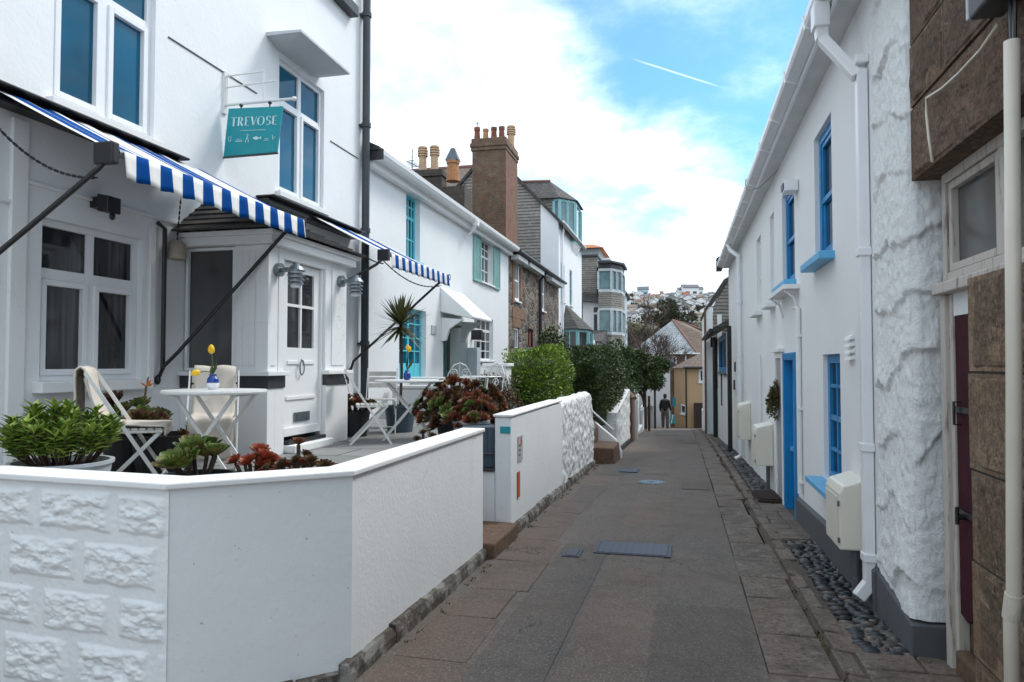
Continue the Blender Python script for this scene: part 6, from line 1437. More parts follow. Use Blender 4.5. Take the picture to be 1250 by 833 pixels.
# soffit box and ornate bracket shelf
p0 = onX(968,229,1.24); m = MB(); m.box(1.13,1.275,p0.y-.14,p0.y+.12,p0.z-.06,p0.z+.06); m.build('extract_vent', M['pvc'], HA, bevel=.006)
m = MB(); m.box(1.12,1.13,p0.y-.10,p0.y+.08,p0.z-.035,p0.z+.035); m.build('extract_grille', M['black'], HA)
m = MB(); zb_ = r2[2]-.085; m.fbox(FR_, r2[0]-.30,r2[1]+.12,zb_-.05,zb_,.001,.17)
for yy in (r2[0]-.2, r2[1]-.05): m.tube([(X-.01,yy,zb_-.30),(X-.05,yy,zb_-.14),(X-.15,yy,zb_-.06)], .014, 6); scroll(m, (X-.07,yy,zb_-.10), .045, pl=(1,0))
m.build('flower_shelf', M['white2'], HA)
# rough pier between the cottage and the granite building
m = MB(); vs = []; ny, nz_ = 150, 300; zt_ = ER+.0
for i in range(ny+1):
    s = i/ny*1.15                                           # 0-.25 side face, then street face
    if s < .25: bx, by, nx_, nyv = 1.53-s, 4.52, 0, -1
    else: bx, by, nx_, nyv = 1.28, 4.52+(s-.25)/.9*.72, -1, 0
    k = sm(.19,.25,s)*(1-sm(.25,.32,s)) if True else 0
    for j in range(nz_+1):
        z = gz(4.5)+.22+(zt_-gz(4.5)-.22)*j/nz_
        q = Vector((s*1.6, z*.9, 3)); w = noise.noise(q*1.3)*.55+.10*noise.noise(Vector((s*7,z*5,1)))+.05*noise.noise(Vector((s*19,z*12,1)))
        ph = (z*2.5+w*1.0+.25*s) % 1.0; led = (sm(0,.05,ph)*(1-ph)**1.6)
        st = .048*led*(.35+.9*max(0,.5+.9*noise.noise(Vector((s*3,z*1.7,9)))))
        d = st*.7*(1.0 if noise.noise(Vector((s*1.3+math.floor(z*2.5+w+.25*s)*3.7,7,2))) > -.15 else .25)+.008*noise.fractal(Vector((s*16,z*16,5)),.7,2.1,5)+.0035*noise.noise(Vector((s*60,z*60,1)))
        rnd = -.035*(1-min(1,abs(s-.25)/.06))**2 if abs(s-.25) < .06 else 0
        fade = sm(0,.06,s)*1.0*(1-sm(1.08,1.15,s)*.8)
        d = d*fade+rnd
        n_ = Vector((nx_,nyv,0)) if abs(s-.25) > .05 else Vector((-sm(.20,.30,s), -(1-sm(.20,.30,s)),0))
        vs.append((bx+n_.x*d, by+n_.y*d, z))
W = nz_+1; m.add(vs, [(i*W+j,i*W+j+1,(i+1)*W+j+1,(i+1)*W+j) for i in range(ny) for j in range(nz_)])
PR = root('rough_pier', (1.3,4.9,gz(4.9)), 'rough white painted masonry pier between the downpipe and the old granite doorway', 'pier')
m.build('painted_masonry', M['rough'], PR, smooth=True)
m = MB(); m.box(1.33,1.6,4.6,5.235,gz(5)-.1,ER-.02); m.build('masonry_core', M['rough'], PR)
m = MB(); g = gz(4.6); m.hexa([(X-.03,4.49,g-.1),(1.52,4.49,g-.1),(1.52,5.24,g-.1),(X-.03,5.24,g-.1),(X-.025,4.495,g+.20),(1.52,4.495,g+.21),(1.52,5.24,g+.30),(X-.025,5.24,g+.30)]); m.build('painted_plinth', M['plinth'], PR, bevel=.01)
# meter box on the wall, with little legs
def meterbox(lab, y0, y1, x0, z0, z1, mt=M['cream'], pipe=True):
    rt = root('meter_box', (X,(y0+y1)/2,z0), lab, 'meter box', 'cream utility boxes on the white cottages'); m = MB()
    m.prism([(X-.001,y0,z0),(x0,y0,z0),(x0,y0,z1-.09),(x0+.03,y0,z1-.035),(X-.001,y0,z1+.02)], (0,y1-y0,0)); o = m.build('box_body', mt, rt, bevel=.014, seg=3)
    m = MB(); m.box(x0-.006,x0-.001,y0+.035,y1-.035,z0+.035,z1-.115); m.build('box_door', mt, rt, bevel=.004)
    m = MB(); 
    for z in (z0+.07,z1-.16): m.box(x0-.010,x0+.004,y0-.004,y0+.022,z-.018,z+.018)
    m.build('hinge', M['galv'], rt)
    if pipe:
        m = MB(); yy = y0+.07; m.tube([(X-.07,yy,z0),(X-.07,yy,gz(yy))], .028, 8); m.build('conduit', M['plinth'], rt)
meterbox('large cream meter box under the blue cottage window beside the square white downpipe', 5.54, 6.03, 1.09, .27, .76)
meterbox('smaller cream meter box hanging past the blue door, above the brown mat', 10.90, 11.45, 1.03, .13, .72)
meterbox('small cream box low on the wall behind the round white downpipe', 14.3, 15.0, 1.06, gz(14.5)+.55, gz(14.5)+1.25, pipe=False)
# second white cottage
HB = root('white_cottage', (1.28,15,gz(15)), 'white cottage with plain white sashes and a long dark-tipped eave beyond the blue door', 'house')
HB0, HB1 = HA1+.003, 20.5
b1 = (10.62,11.05,2.48,3.76); b1 = (10.55,11.0,2.48,3.76); b2 = (12.25,12.95,2.48,3.74); b3 = (16.2,16.8,RZ(904,398),RZ(904,330)); b4 = (16.9,17.3,RZ(902,492),RZ(902,452)); bd = (10.46,10.47,0,0)
b4 = (16.5,17.0,.55,1.45)
m = MB(); m.wall(FR_, HB0,HB1,-1.2,ER, [b1,b2,b3,b4], .14); m.quad((X,HB1,-1.2),(X+6,HB1,-1.2),(X+6,HB1,ER),(X,HB1,ER)); m.build('wall', M['white2'], HB)
for o in (b1,b2): sash(HB, o, M['pvc'], M['glass_grey'], M['white2'], fw=.06)
for o in (b3,b4): window(HB, FR_, *o, M['pewter'], gb, rec=.05, fw=.05, vb=[.5], sill=M['white2'])
eaves(HB, HB0,HB1-.35, 1.075, ER, M['pvc'], M['soffit'])
m = MB(); m.box(.955,1.10,HB1-.34,HB1+.1,ER-.03,ER+.22); m.prism([(1.0,HB1-.34,ER+.221),(5.8,HB1-.34,ER+3.2),(5.8,HB1-.34,ER+3.3),(.95,HB1-.34,ER+.29)], (0,.5,0)); m.build('dark_bargeboard', M['pewter'], HB)
m = MB(); yy = RY(907.5); m.tube([(1.02,yy+.4,ER+.02),(1.06,yy+.3,ER-.12),(1.2,yy,ER-.30),(1.21,yy,ER-.45),(1.21,yy,gz(yy)+.12),(1.10,yy,gz(yy)+.04)], .05, 10)
for z in (2.9,1.75,.45): m.tube([(1.21,yy,z),(1.21,yy,z+.06)], .064, 10)
m.build('downpipe', M['pvc'], HB, smooth=False)
m = MB(); yy = RY(930); m.tube([(1.25,yy,.3),(1.25,yy,1.75)], .022, 6); m.build('thin_pipe', M['white2'], HB)
# pale doorway beside the blue door
m = MB(); m.fbox(FR_, 9.72,9.80,gz(9.7)-.05,1.76,.001,.03); m.fbox(FR_, 10.36,10.44,gz(10)-.05,1.76,.001,.03); m.fbox(FR_, 9.80,10.36,1.68,1.76,.001,.03); m.fbox(FR_, 9.68,10.46,1.762,1.81,.001,.07); dd = m.build('white_doorcase', M['white2'], HA, bevel=.004)
m = MB(); m.fbox(FR_, 9.80,10.36,gz(10)-.05,1.68,.001,.012); m.build('pale_door', plain('mauve_grey_door', (.36,.34,.37), .5, .06), HA)
shrub('hanging_wreath', 'bushy brown-green wreath hanging on the pale door beyond the blue door', 'wreath', (1.20,10.15,1.12), .07,.17,.36, 900, .05, M['leaf_olive'], 91, None, 10, stem=False)
m = MB(); g0, g1 = gz(9.85), gz(11.0); m.hexa([(.96,9.82,g0-.02),(1.268,9.82,g0-.02),(1.268,10.7,g1-.01),(.96,10.7,g1-.01),(.96,9.82,g0+.06),(1.268,9.82,g0+.06),(1.268,10.7,g1+.065),(.96,10.7,g1+.065)])
for k in range(9): y = 9.86+k*.093; g = gz(y); m.hexa([(.97,y,g+.05),(1.26,y,g+.05),(1.26,y+.05,g+.05),(.97,y+.05,g+.05),(.97,y,g+.078),(1.26,y,g+.078),(1.26,y+.05,g+.078),(.97,y+.05,g+.078)])
tag(m.build('doormat', M['mat'], bevel=.006), 'thick dark brown ribbed mat on the pavement past the blue door', 'doormat')
# bracket light / wall bits on the second cottage
for (px, py, lab) in ((898,448,'small dark bell push plate on the far white cottage'),(897,470,'small black letter slot on the far white cottage')):
    p = onX(px,py,1.28); m = MB(); m.fbox(FR_, p.y-.1,p.y+.1,p.z-.12,p.z+.12,.001,.03); tag(m.build('wall_plate', M['pewter']), lab, 'plate')
# thin cables by the eave
m = MB(); p = onX(915,228,1.0); m.tube([(.96,p.y,p.z-.05),(.94,p.y,p.z+.06),(.95,p.y+.03,p.z+.12),(.97,p.y+.06,p.z+.07)], .006, 5); m.tube([(.96,p.y,p.z-.05),(1.1,p.y-.4,p.z-.12),(1.26,p.y-1.0,p.z-.05)], .006, 5); tag(m.build('eave_cable', M['galv']), 'thin curling cable looped at the white gutter', 'cable')
# ================================================================ right: far cottages
HC = root('far_cottage', (1.2,27,gz(27)), 'old white cottage with black pipes and bright blue window past the white cottages', 'house')
XC = 1.22; FC = Fr((XC,0,0),(0,1,0),(-1,0,0)); EC = onX(888,405,XC).z
def cyz(x0,x1,yt,yb): return (onX(x1,445,XC).y, onX(x0,445,XC).y, onX((x0+x1)/2,yb,XC).z, onX((x0+x1)/2,yt,XC).z)
o1 = cyz(877.5,887,409,455); o2 = cyz(884,887,486,505); o3 = cyz(870.5,876,472,520)
m = MB(); m.wall(FC, 20.52,36,-2.5,EC, [o1], .12); m.quad((XC,20.52,-2.5),(XC+5,20.52,-2.5),(XC+5,20.52,EC),(XC,20.52,EC)); m.build('wall', M['white'], HC)
m = MB(); m.prism([(XC-.35,20.6,EC-.0),(XC+5,20.6,EC+3.2),(XC+5,20.6,EC+3.32),(XC-.37,20.6,EC+.12)], (0,7.6,0)); m.build('roof', M['slateX'], HC)
window(HC, FC, *o1, M['blue'], M['glass_far'], rec=.0, fw=.16, vb=[(.5,.10)], sill=M['pewter'])
m = MB(); m.fbox(FC, o3[0],o3[1],gz(28),o3[3],.001,.03); m.build('door', M['sage'], HC); m = MB(); m.fbox(FC, 23.0,23.5,gz(23)+1.1,gz(23)+2.1,.001,.02); m.build('small_window', M['glass_far'], HC)
m = MB()
for px, r_ in ((890.5,.055),(873,.085),(868.5,.06)):
    y = onX(px,445,XC-.08).y; m.tube([(XC-.08,y,gz(y)),(XC-.08,y,EC+.05)], r_, 8)
m.box(XC-.16,XC-.02,onX(873,445,XC).y-.15,onX(873,445,XC).y+.15,EC-.25,EC+.12); m.tube([(XC-.42,20.7,EC+.06),(XC-.42,28.1,EC+.06)],.06,8); m.build('downpipe', M['black'], HC)
# slate-hung gable set back
GS = 28.4; q0 = onY(864,395,GS); q1 = onY(893,345,GS); HG = root('slate_gable_house', (q1.x,30,-1), 'slate-hung gable end rising behind the old cottage with black pipes', 'house')
q2 = onY(867,375,GS)
m = MB(); m.poly([(q2.x+.1,GS,-1),(q1.x+3,GS,-1),(q1.x+3,GS,q1.z+1.9),(q1.x,GS,q1.z+.35),(q2.x+.6,GS,q2.z+.85),(q2.x+.1,GS,q2.z)]); m.build('slate_gable', M['slateY'], HG)
m = MB(); m.prism([(q2.x-.15,GS-.1,q2.z-.15),(q2.x+.55,GS-.1,q2.z+.92),(q1.x+3,GS-.1,q1.z+2.0),(q1.x+3,GS-.1,q1.z+2.12),(q2.x+.5,GS-.1,q2.z+1.04),(q2.x-.22,GS-.1,q2.z-.10)], (0,7,0)); m.build('roof', M['slateX'], HG)
m = MB(); m.box(q2.x-.15,q2.x+.08,GS-.06,GS+6,-2.5,q2.z); m.build('wall', M['white'], HG)
m = MB(); m.tube([(q2.x-.2,GS-.1,gz(30)),(q2.x-.2,GS-.1,q2.z-.05)], .04, 8); m.build('downpipe', plain('rusty_pipe',(.13,.08,.055),.7,.3), HG)
m = MB(); m.box(q2.x+.25,q2.x+.42,GS-.03,GS+.02,EC-.5,q2.z-.3); m.build('window_strip', M['pvc'], HG)
# little things at the lane end on the right
p = onX(855,500,1.0); m = MB(); g = gz(36); m.box(.95,1.2,34.5,36.5,g-.2,g+1.0); tag(m.build('low_wall', M['white2'], bevel=.02), 'short white wall end by the black pipes at the lane bottom', 'wall')
m = MB(); y = onX(862,445,1.12).y; y = 33.5; m.tube([(1.10,y,gz(y)),(1.10,y,gz(y)+1.3)], .08, 8); tag(m.build('green_post', plain('green_post_paint',(.03,.14,.13),.5,.1)), 'dark green post beside the short white wall end', 'post')
# ================================================================ right foreground: old granite building
GB = root('granite_building', (1.35,3,gz(3)), 'old dark granite building with weathered window, maroon door and rough lintel', 'house')
m = MB(); r = random.Random(8)
def roughblock(m, x0,x1,y0,y1,z0,z1, seed, amp=.02):       # irregular hewn block facing -X
    n, k = 26, 16; vs = []
    for i in range(n+1):
        for j in range(k+1):
            y = y0+(y1-y0)*i/n; z = z0+(z1-z0)*j/k; e = min(i, n-i, j*1.0, k-j)
            d = amp*noise.fractal(Vector((y*5,z*5,seed)),.9,2,4)+amp*.5*noise.noise(Vector((y*18,z*18,seed)))-(.02 if e == 0 else 0)
            vs.append((x0-d*1.0, y, z))
    m.add(vs, [(i*(k+1)+j,i*(k+1)+j+1,(i+1)*(k+1)+j+1,(i+1)*(k+1)+j) for i in range(n) for j in range(k)])
    m.hexa([(x0+.005,y0,z0),(x1,y0,z0),(x1,y1,z0),(x0+.005,y1,z0),(x0+.005,y0,z1),(x1,y0,z1),(x1,y1,z1),(x0+.005,y1,z1)])
m2 = MB()
ZL = 2.66; crs = [(ZL,.42),(ZL+.425,.36),(ZL+.79,.42),(ZL+1.215,.38),(ZL+1.60,.42),(ZL+2.025,.5)]
for k, (z, h) in enumerate(crs):
    y = 4.515; L = 2.6 if k == 0 else 0
    if k == 0: roughblock(m, 1.30,1.7,1.9,y,z,z+h-.012, k); continue
    w = [.0,.55,.95,.5,.8,.6][k]
    while y > 1.6: roughblock(m, 1.30+.006*r.uniform(-1,1),1.7,max(y-w,1.5),y-.012,z,z+h-.012, k*9+y, .014); y -= w; w = r.uniform(.6,1.0)
m.build('wall', M['granite'], GB)
m = MB(); m.box(1.315,1.72,1.4,4.505,ZL+.02,5.6); m.build('wall_mortar', plain('dark_mortar',(.05,.042,.036),.95,.3,10), GB)
m = MB(); m.prism([(1.0,-.5,5.62),(6,-.5,7.6),(6,-.5,7.7),(.98,-.5,5.75)], (0,5,0)); m.build('roof', M['slateX'], GB)
m = MB(); m.box(1.32,6,-.4,1.395,-.4,5.6); m.build('occluder_wall', M['gblockX'], GB)  # unseen extension of the building, added to block sky light on near walls
pm_ = MB(); z = gz(3)-.2; zt = 2.0; k = 0
hs_ = [.50,.44,.42,.45,.46]
for h in hs_:
    roughblock(pm_, 1.30,1.9,1.4,3.74-(.0 if k%2 else .015),z,min(z+h-.012,zt),50+k,.012); z += h; k += 1
pm_.build('granite_pier', M['gpier'], GB)
m = MB(); m.box(1.31,1.9,1.42,3.72,gz(3)-.2,1.99); m.build('pier_mortar', bpy.data.materials['dark_mortar'], GB)
# window and door in the recess
XW = 1.43; FW_ = Fr((XW,0,0),(0,1,0),(-1,0,0))
w = window(GB, FW_, 2.55,4.43,2.05,2.66, M['oldwood'], M['glass_grey'], rec=0, fw=.055, vb=[(.60,.06)], dep=.07)
m = MB(); y0_, y1_ = 3.72, 4.36
for a,b,c,d in ((y0_,y0_+.04,2.11,2.60),(y1_-.04,y1_,2.11,2.60),(y0_+.04,y1_-.04,2.11,2.15),(y0_+.04,y1_-.04,2.56,2.60)): m.fbox(FW_, a,b,c,d,-.05,-.012)
m.build('casement', M['oldwood'], w, bevel=.003)
m = MB(); m.fbox(FW_, 2.55,4.43,1.985,2.045,-.06,.06); m.build('transom', M['oldwood'], GB, bevel=.008)
m = MB(); m.fbox(FW_, 4.36,4.43,gz(4.4)-.02,1.984,-.06,.02); m.fbox(FW_, 4.31,4.36,gz(4.4)-.02,1.984,-.06,-.002); m.build('door_post', M['oldwood'], GB, bevel=.006)
m = MB(); jag = [(3.3,.22),(3.62,.26),(3.75,.21),(3.86,.28),(3.98,.23),(4.10,.30),(4.2,.25),(4.30,.27)]
m.prism([(XW+.012,a,b) for a, b in jag]+[(XW+.012,4.30,1.86),(XW+.012,3.3,1.86)], (.045,0,0)); dd = m.build('door', M['maroon'], GB)
for z in (1.36,.82): MB().box(XW-.004,XW+.0119,4.06,4.30,z-.015,z+.015).build('door_hinge', M['black'], dd)
m = MB()
yy, zz_ = 4.20, .80; m.tube([(XW+.03,yy,zz_),(XW-.03,yy,zz_)], .016, 8); m.tube([(XW-.03,yy,zz_-.04),(XW-.03,yy,zz_+.05)], .010, 6); m.tube([(XW+.02,4.24,1.40),(XW-.022,4.24,1.40),(XW-.022,4.24,1.28),(XW+.02,4.24,1.28)], .007, 6)
m.build('door_latch', M['black'], dd)
m = MB(); m.box(XW+.008,XW+.03,3.3,4.305,1.862,1.984); m.build('white_panel', M['white_r'], GB)
m = MB(); m.box(XW+.06,XW+.3,3.3,4.5,gz(4)-.1,.25); m.box(XW-.02,XW+.059,3.76,4.305,gz(4)-.1,.08); m.build('threshold_stone', M['step'], GB, bevel=.02)
m = MB(); m.box(1.50,1.75,4.45,4.6,gz(4.5)-.1,ZL+.05); m.box(1.6,1.9,1.4,4.6,gz(3)-.2,2.7); m.build('inner_wall', bpy.data.materials['dark_mortar'], GB)
# cream pipe with junction box, cable
CP_ = root('cream_pipe', (1.2,3.07,gz(3)), 'tall cream pipe running down the granite building, kinked near its foot', 'pipe')
m = MB(); q = onX(1235,50,1.235); b_ = onX(1238,735,1.235)
m.tube([(1.235,q.y,q.z),(1.235,(q.y+b_.y)/2,1.6),(1.235,b_.y,b_.z),(1.235,b_.y+.03,b_.z-.08),(1.235,b_.y+.04,gz(3)-.1)], .027, 14); m.build('pipe_run', M['creampipe'], CP_, smooth=True)
m = MB(); m.tube([(1.235,b_.y,b_.z+.03),(1.235,b_.y+.03,b_.z-.07)], .031, 14); m.build('pipe_collar', M['creampipe'], CP_)
m = MB(); m.tube([(1.24,q.y+.01,q.z-.02),(1.24,q.y+.02,q.z+.2)], .008, 6); m.tube([(1.24,q.y-.01,q.z-.02),(1.25,q.y,q.z+.2)], .008, 6); m.build('wires', M['black'], CP_)
j0 = onX(1215,4,1.22); rt = root('junction_box', (1.3,j0.y,j0.z), 'grey junction box on the granite wall above the cream pipe', 'box')
m = MB(); m.box(1.16,1.285,j0.y-.16,j0.y+.10,j0.z-.02,j0.z+.3); m.build('box_body', M['pewter'], rt, bevel=.012); m = MB(); m.box(1.158,1.20,j0.y+.101,j0.y+.125,j0.z-.01,j0.z+.28); m.build('box_cover', M['plate'], rt, bevel=.004)
m = MB(); pts = [onX(a,b,1.255) for a,b in ((1218,30),(1196,62),(1170,90),(1150,108),(1131,120),(1131,140),(1134,170),(1138,198))]; m.tube(pts, .007, 6); tag(m.build('loose_cable', M['creampipe'], smooth=True), 'thin pale cable drooping across the dark granite blocks', 'cable')
# ================================================================ the end of the lane
# tan rendered house
YT = 40.5; c = onY(838,480,YT); l = onY(823,480,43.0); TB = root('tan_house', (c.x+1,42,gz(42)), 'tan rendered house closing the lane, with dark slate roof and corner window', 'house')
ez = onY(845,449,YT).z
ft = Fr((0,YT,0),(1,0,0),(0,-1,0)); w0, w1 = onY(853,460,YT).x, onY(860,460,YT).x; wz0, wz1 = onY(855,467,YT).z, onY(855,451,YT).z
m = MB(); m.wall(ft, c.x,c.x+6,-4,ez, [(w0,w1+.35,wz0,wz1)], .12)
fl = Fr((c.x,YT,0),(l.x-c.x,43.0-YT,0),(-1,-.3,0)); u_ = fl.u; fl.n = Vector((u_.y,-u_.x,0)); fl.n = fl.n if fl.n.y < 0 else -fl.n
LW = math.hypot(l.x-c.x, 43.0-YT)
d_ = ray(836,500); t_ = None
m.wall(fl, 0,LW,-4,ez, [(.25,1.15,onY(836,506,41).z,onY(836,494,41).z)], .1); m.build('wall', M['tan'], TB)
window(TB, ft, w0,w1+.35,wz0,wz1, M['pvc'], M['glass_far'], rec=.0, fw=.1, sill=M['pvc'])
window(TB, fl, .25,1.15,onY(836,506,41).z,onY(836,494,41).z, M['pvc'], M['glass_far'], rec=.0, fw=.1, sill=M['pvc'])
m = MB(); pk = onY(862,424,43); m.add([(c.x-.15,YT-.25,ez),(c.x+6.2,YT-.25,ez),(c.x+6.2,47,ez),(l.x-.2,43.1,ez-.05),(pk.x+.3,43.3,pk.z),(pk.x+4,43.3,pk.z)], [(0,1,5,4),(1,2,5),(2,3,4,5),(3,0,4),(3,2,1,0)]); m.build('roof', M['browntile'], TB)
m = MB(); m.tube([(c.x-.02,YT-.06,-3.5),(c.x-.02,YT-.06,ez)], .05, 6); m.tube([(c.x-.15,YT-.28,ez),(c.x+6,YT-.28,ez)], .06, 6); m.build('downpipe', M['black'], TB)
m = MB(); p = onY(848,500,40.2); g = gz(40); m.box(p.x-.05,1.6,40.2,40.3,g-.1,p.z+.35)
for k in range(6): m.box(p.x-.04+k*.17,p.x+.09+k*.17,40.17,40.2,g-.1,p.z+.36)
tag(m.build('board_fence', M['brown']), 'dark brown board fence against the tan house', 'fence')
p = onY(821,470,43.3); m = MB(); m.box(p.x-.14,p.x+.12,43.3,43.6,-4,onY(822,448,43.3).z); tag(m.build('brick_pillar', M['house_brick']), 'narrow brown brick pillar at the left edge of the tan house', 'pillar')
# white house end with small dark roof, behind the dark tree
YW = 46; p0, p1 = onY(797,450,YW), onY(822,450,YW); WH = root('white_outbuilding', ((p0.x+p1.x)/2,48,-4), 'white gabled outbuilding with little dark roof between the dark tree and the tan house', 'outbuilding')
m = MB(); zt = onY(812,449,YW).z; m.box(p0.x-2,p1.x,YW,YW+4,-6,zt); m.build('wall', M['white'], WH)
m = MB(); pk = onY(811,440,YW); m.prism([(p0.x-2.2,YW-.2,zt),(p1.x+.35,YW-.2,zt-.02),(p1.x+.35,YW-.2,zt+.08),(pk.x,YW-.2,zt+.75),(p0.x-2.2,YW-.2,zt+.75)], (0,4.4,0)); m.build('roof', M['slateRoofY'], WH)
q = onY(805,437,56); m = MB(); m.box(q.x-.6,q.x+.5,56,58,-4,onY(805,429,56).z); tag(m.build('white_gable', M['white2']), 'small white wall panel in front of the brown brick house', 'wall')
# brown brick house with pale slate hipped roof
YH = 62; a0, a1 = onY(772,430,YH), onY(866,430,YH); ap = onY(821,391,66); BH = root('brick_house', (ap.x,66,-5), 'brown brick house with pale lichened hipped roof and red ridge tiles', 'house')
ez = onY(830,432,YH).z; fb = Fr((0,YH,0),(1,0,0),(0,-1,0)); w0, w1 = onY(820,440,YH).x, onY(826,440,YH).x
b_ = (w0,w1,onY(823,446,YH).z,onY(823,435,YH).z)
m = MB(); m.wall(fb, a0.x,a1.x,-8,ez, [b_], .1); m.quad((a1.x,YH,-8),(a1.x,YH+9,-8),(a1.x,YH+9,ez),(a1.x,YH,ez)); m.quad((a0.x,YH,-8),(a0.x,YH+9,-8),(a0.x,YH+9,ez),(a0.x,YH,ez)); m.build('wall', M['house_brick'], BH)
window(BH, fb, *b_, M['pvc'], M['glass_far'], rec=-.03, fw=.12, sill=M['pvc'])
ec = onY(851,430,YH); el = (a0.x-.3,YH-.4,ez+.02); er = (ec.x,YH-.4,ez+.02); er2 = (a1.x+2,YH+2.0,ez+.02)
A = (ap.x,66,ap.z); B = (ap.x+1.2,70.5,ap.z-.1)
m = MB(); m.add([el,er,A], [(0,1,2)]); m.add([el,A,B,(a0.x-.3,YH+9.5,ez)], [(0,1,2,3)]); m.build('roof', M['paleslate'], BH)
m = MB(); m.add([er,(a1.x+3,YH-.2,ez+.02),(a1.x+3,YH+9.5,ez+.6),B,A], [(0,1,2,3,4)]); m.build('roof_slope', M['browntile'], BH)
m = MB(); m.tube([A,er], .11, 6); m.tube([A,B,(a1.x+2.5,YH+6,ez+1.2)], .10, 6); m.build('ridge_tiles', M['red_ridge'], BH)
m = MB(); m.tube([(el[0],YH-.45,ez),(a1.x+2,YH-.45,ez)], .07, 6); x = onY(837,440,YH).x; m.tube([(x,YH-.08,-6),(x,YH-.08,ez)], .06, 6); m.build('gutter', M['pvc'], BH)
BHS = root('occluder_house', (-6,-6,0), 'unseen white house added behind the viewpoint to block sky light', 'house')  # never in view: added to shade the camera-facing walls from the open sky
m = MB(); m.box(-11,-4.6,-13,-2.4,-.5,5.0); m.build('wall', M['white'], BHS); m = MB(); m.prism([(-11.3,-13.2,5.0),(-7.8,-13.2,7.0),(-4.3,-13.2,5.0)], (0,11.4,0)); m.build('roof', M['slateX'], BHS)
# ================================================================ hillside town across the valley
walls = {'white': plain('far_white_wall',(.76,.76,.76),.8,.08), 'cream': plain('far_cream_wall',(.55,.48,.38),.8,.08), 'blue': plain('far_blue_wall',(.40,.54,.62),.8,.05), 'pink': plain('far_pink_wall',(.50,.32,.26),.8,.05), 'stone': plain('far_stone_wall',(.26,.235,.21),.8,.15)}
roofs = {'slate': plain('far_slate_roof',(.12,.12,.13),.8,.15), 'brown': plain('far_brown_roof',(.19,.14,.11),.8,.15), 'red': plain('far_red_roof',(.30,.10,.06),.8,.15)}
def far_house(kind, roof, gable):
    rt = root('hillside_house', (0,0,0), 'x', 'house', 'houses on the far hillside'); W, D, H, P = 7.5, 7.0, 7.0, 2.0
    m = MB(); m.box(-W/2,W/2,-D/2,D/2,-3,H)
    if gable: m.poly([(-W/2,-D/2,H),(W/2,-D/2,H),(0,-D/2,H+P)]); m.poly([(-W/2,D/2,H),(W/2,D/2,H),(0,D/2,H+P)])
    else: m.poly([(-W/2,-D/2,H),(-W/2,D/2,H),(-W/2,0,H+P)]); m.poly([(W/2,-D/2,H),(W/2,D/2,H),(W/2,0,H+P)])
    m.build('wall', walls[kind], rt)
    m = MB()
    if gable: m.prism([(-W/2-.3,-D/2-.3,H-.15),(0,-D/2-.3,H+P+.1),(W/2+.3,-D/2-.3,H-.15),(W/2+.3,-D/2-.3,H+.15),(0,-D/2-.3,H+P+.4),(-W/2-.3,-D/2-.3,H+.15)], (0,D+.6,0))
    else: m.prism([(-W/2-.3,-D/2-.3,H-.15),(-W/2-.3,0,H+P+.1),(-W/2-.3,D/2+.3,H-.15),(-W/2-.3,D/2+.3,H+.15),(-W/2-.3,0,H+P+.4),(-W/2-.3,-D/2-.3,H+.15)], (W+.6,0,0))
    m.build('roof', roofs[roof], rt)
    for i in range(2):
        for j in range(2): m = MB(); m.box(-W/2+1.2+i*3.4,-W/2+3.0+i*3.4,-D/2-.05,-D/2+.1,.9+j*2.6,2.3+j*2.6); m.build('window', M['glass_far'], rt)
    return rt
kinds = [('white','slate',0,'white gabled-end house under grey slate, one of several alike on the far hillside'),('white','slate',1,'white house with front gable under grey slate on the far hillside'),('cream','brown',0,'cream house under a brown roof on the far hillside'),('stone','slate',1,'dull stone house with front gable on the far hillside'),('pink','red',0,'pinkish house under a red roof on the far hillside'),('white','brown',1,'white front-gabled house under a brown roof on the far hillside'),('blue','slate',0,'long pale blue house on the far hillside')]
proto = [far_house(*k[:3]) for k in kinds]; used = [0]*len(kinds); r = random.Random(12)
hs = []
for row, (yb, x0, x1, sc) in enumerate(((363,753,874,.62),(367,750,874,.58),(372,748,876,.6),(378,746,874,.58),(385,742,872,.55),(392,750,868,.55))):
    x = x0
    while x < x1:
        k = r.choice([1,1,0,1,2,3,5,0,4] if row < 2 else [1,1,2,5,0,3])
        hs.append((x, yb+r.uniform(-3.0,2.2), k, sc*r.uniform(.75,1.2))); x += r.uniform(4.0,7.0)
hs.append((785,365,6,.95)); hs.append((842,366,0,1.1)); hs.append((852,365,0,.9)); hs.append((833,366,0,.9))
for (px, py, k, s) in hs:
    p = on_land(px, py)
    o = proto[k] if used[k] == 0 else copy_tree(proto[k]); used[k] += 1
    o.location = (p.x, p.y, p.z-.3); o.scale = (s*r.uniform(.85,1.25)*.8, s*.8, s*.8); o.rotation_euler = (0,0,r.uniform(-.35,.35)-.1); o['label'] = kinds[k][3]
m = MB(); p = on_land(851,392); m.box(p.x-1,p.x+1,p.y,p.y+2,p.z-3,p.z+7); tag(m.build('red_chimney', walls['pink']), 'red brick chimney standing among the lower hillside houses', 'chimney') if False else None
# tree cover between hillside houses
for i in range(16):
    px, py = r.uniform(750,872), r.uniform(368,398); p = on_land(px, py)
    tree('hillside_tree', 'dark tree among the hillside houses', 'tree', (p.x,p.y,p.z-.5), r.uniform(4,6.5), (2.0,2.0,1.9), 2.8, 420, 1.0, M['cypress'] if i%3 else M['leaf_olive'], 200+i, 8, .3, group='trees among the hillside houses')
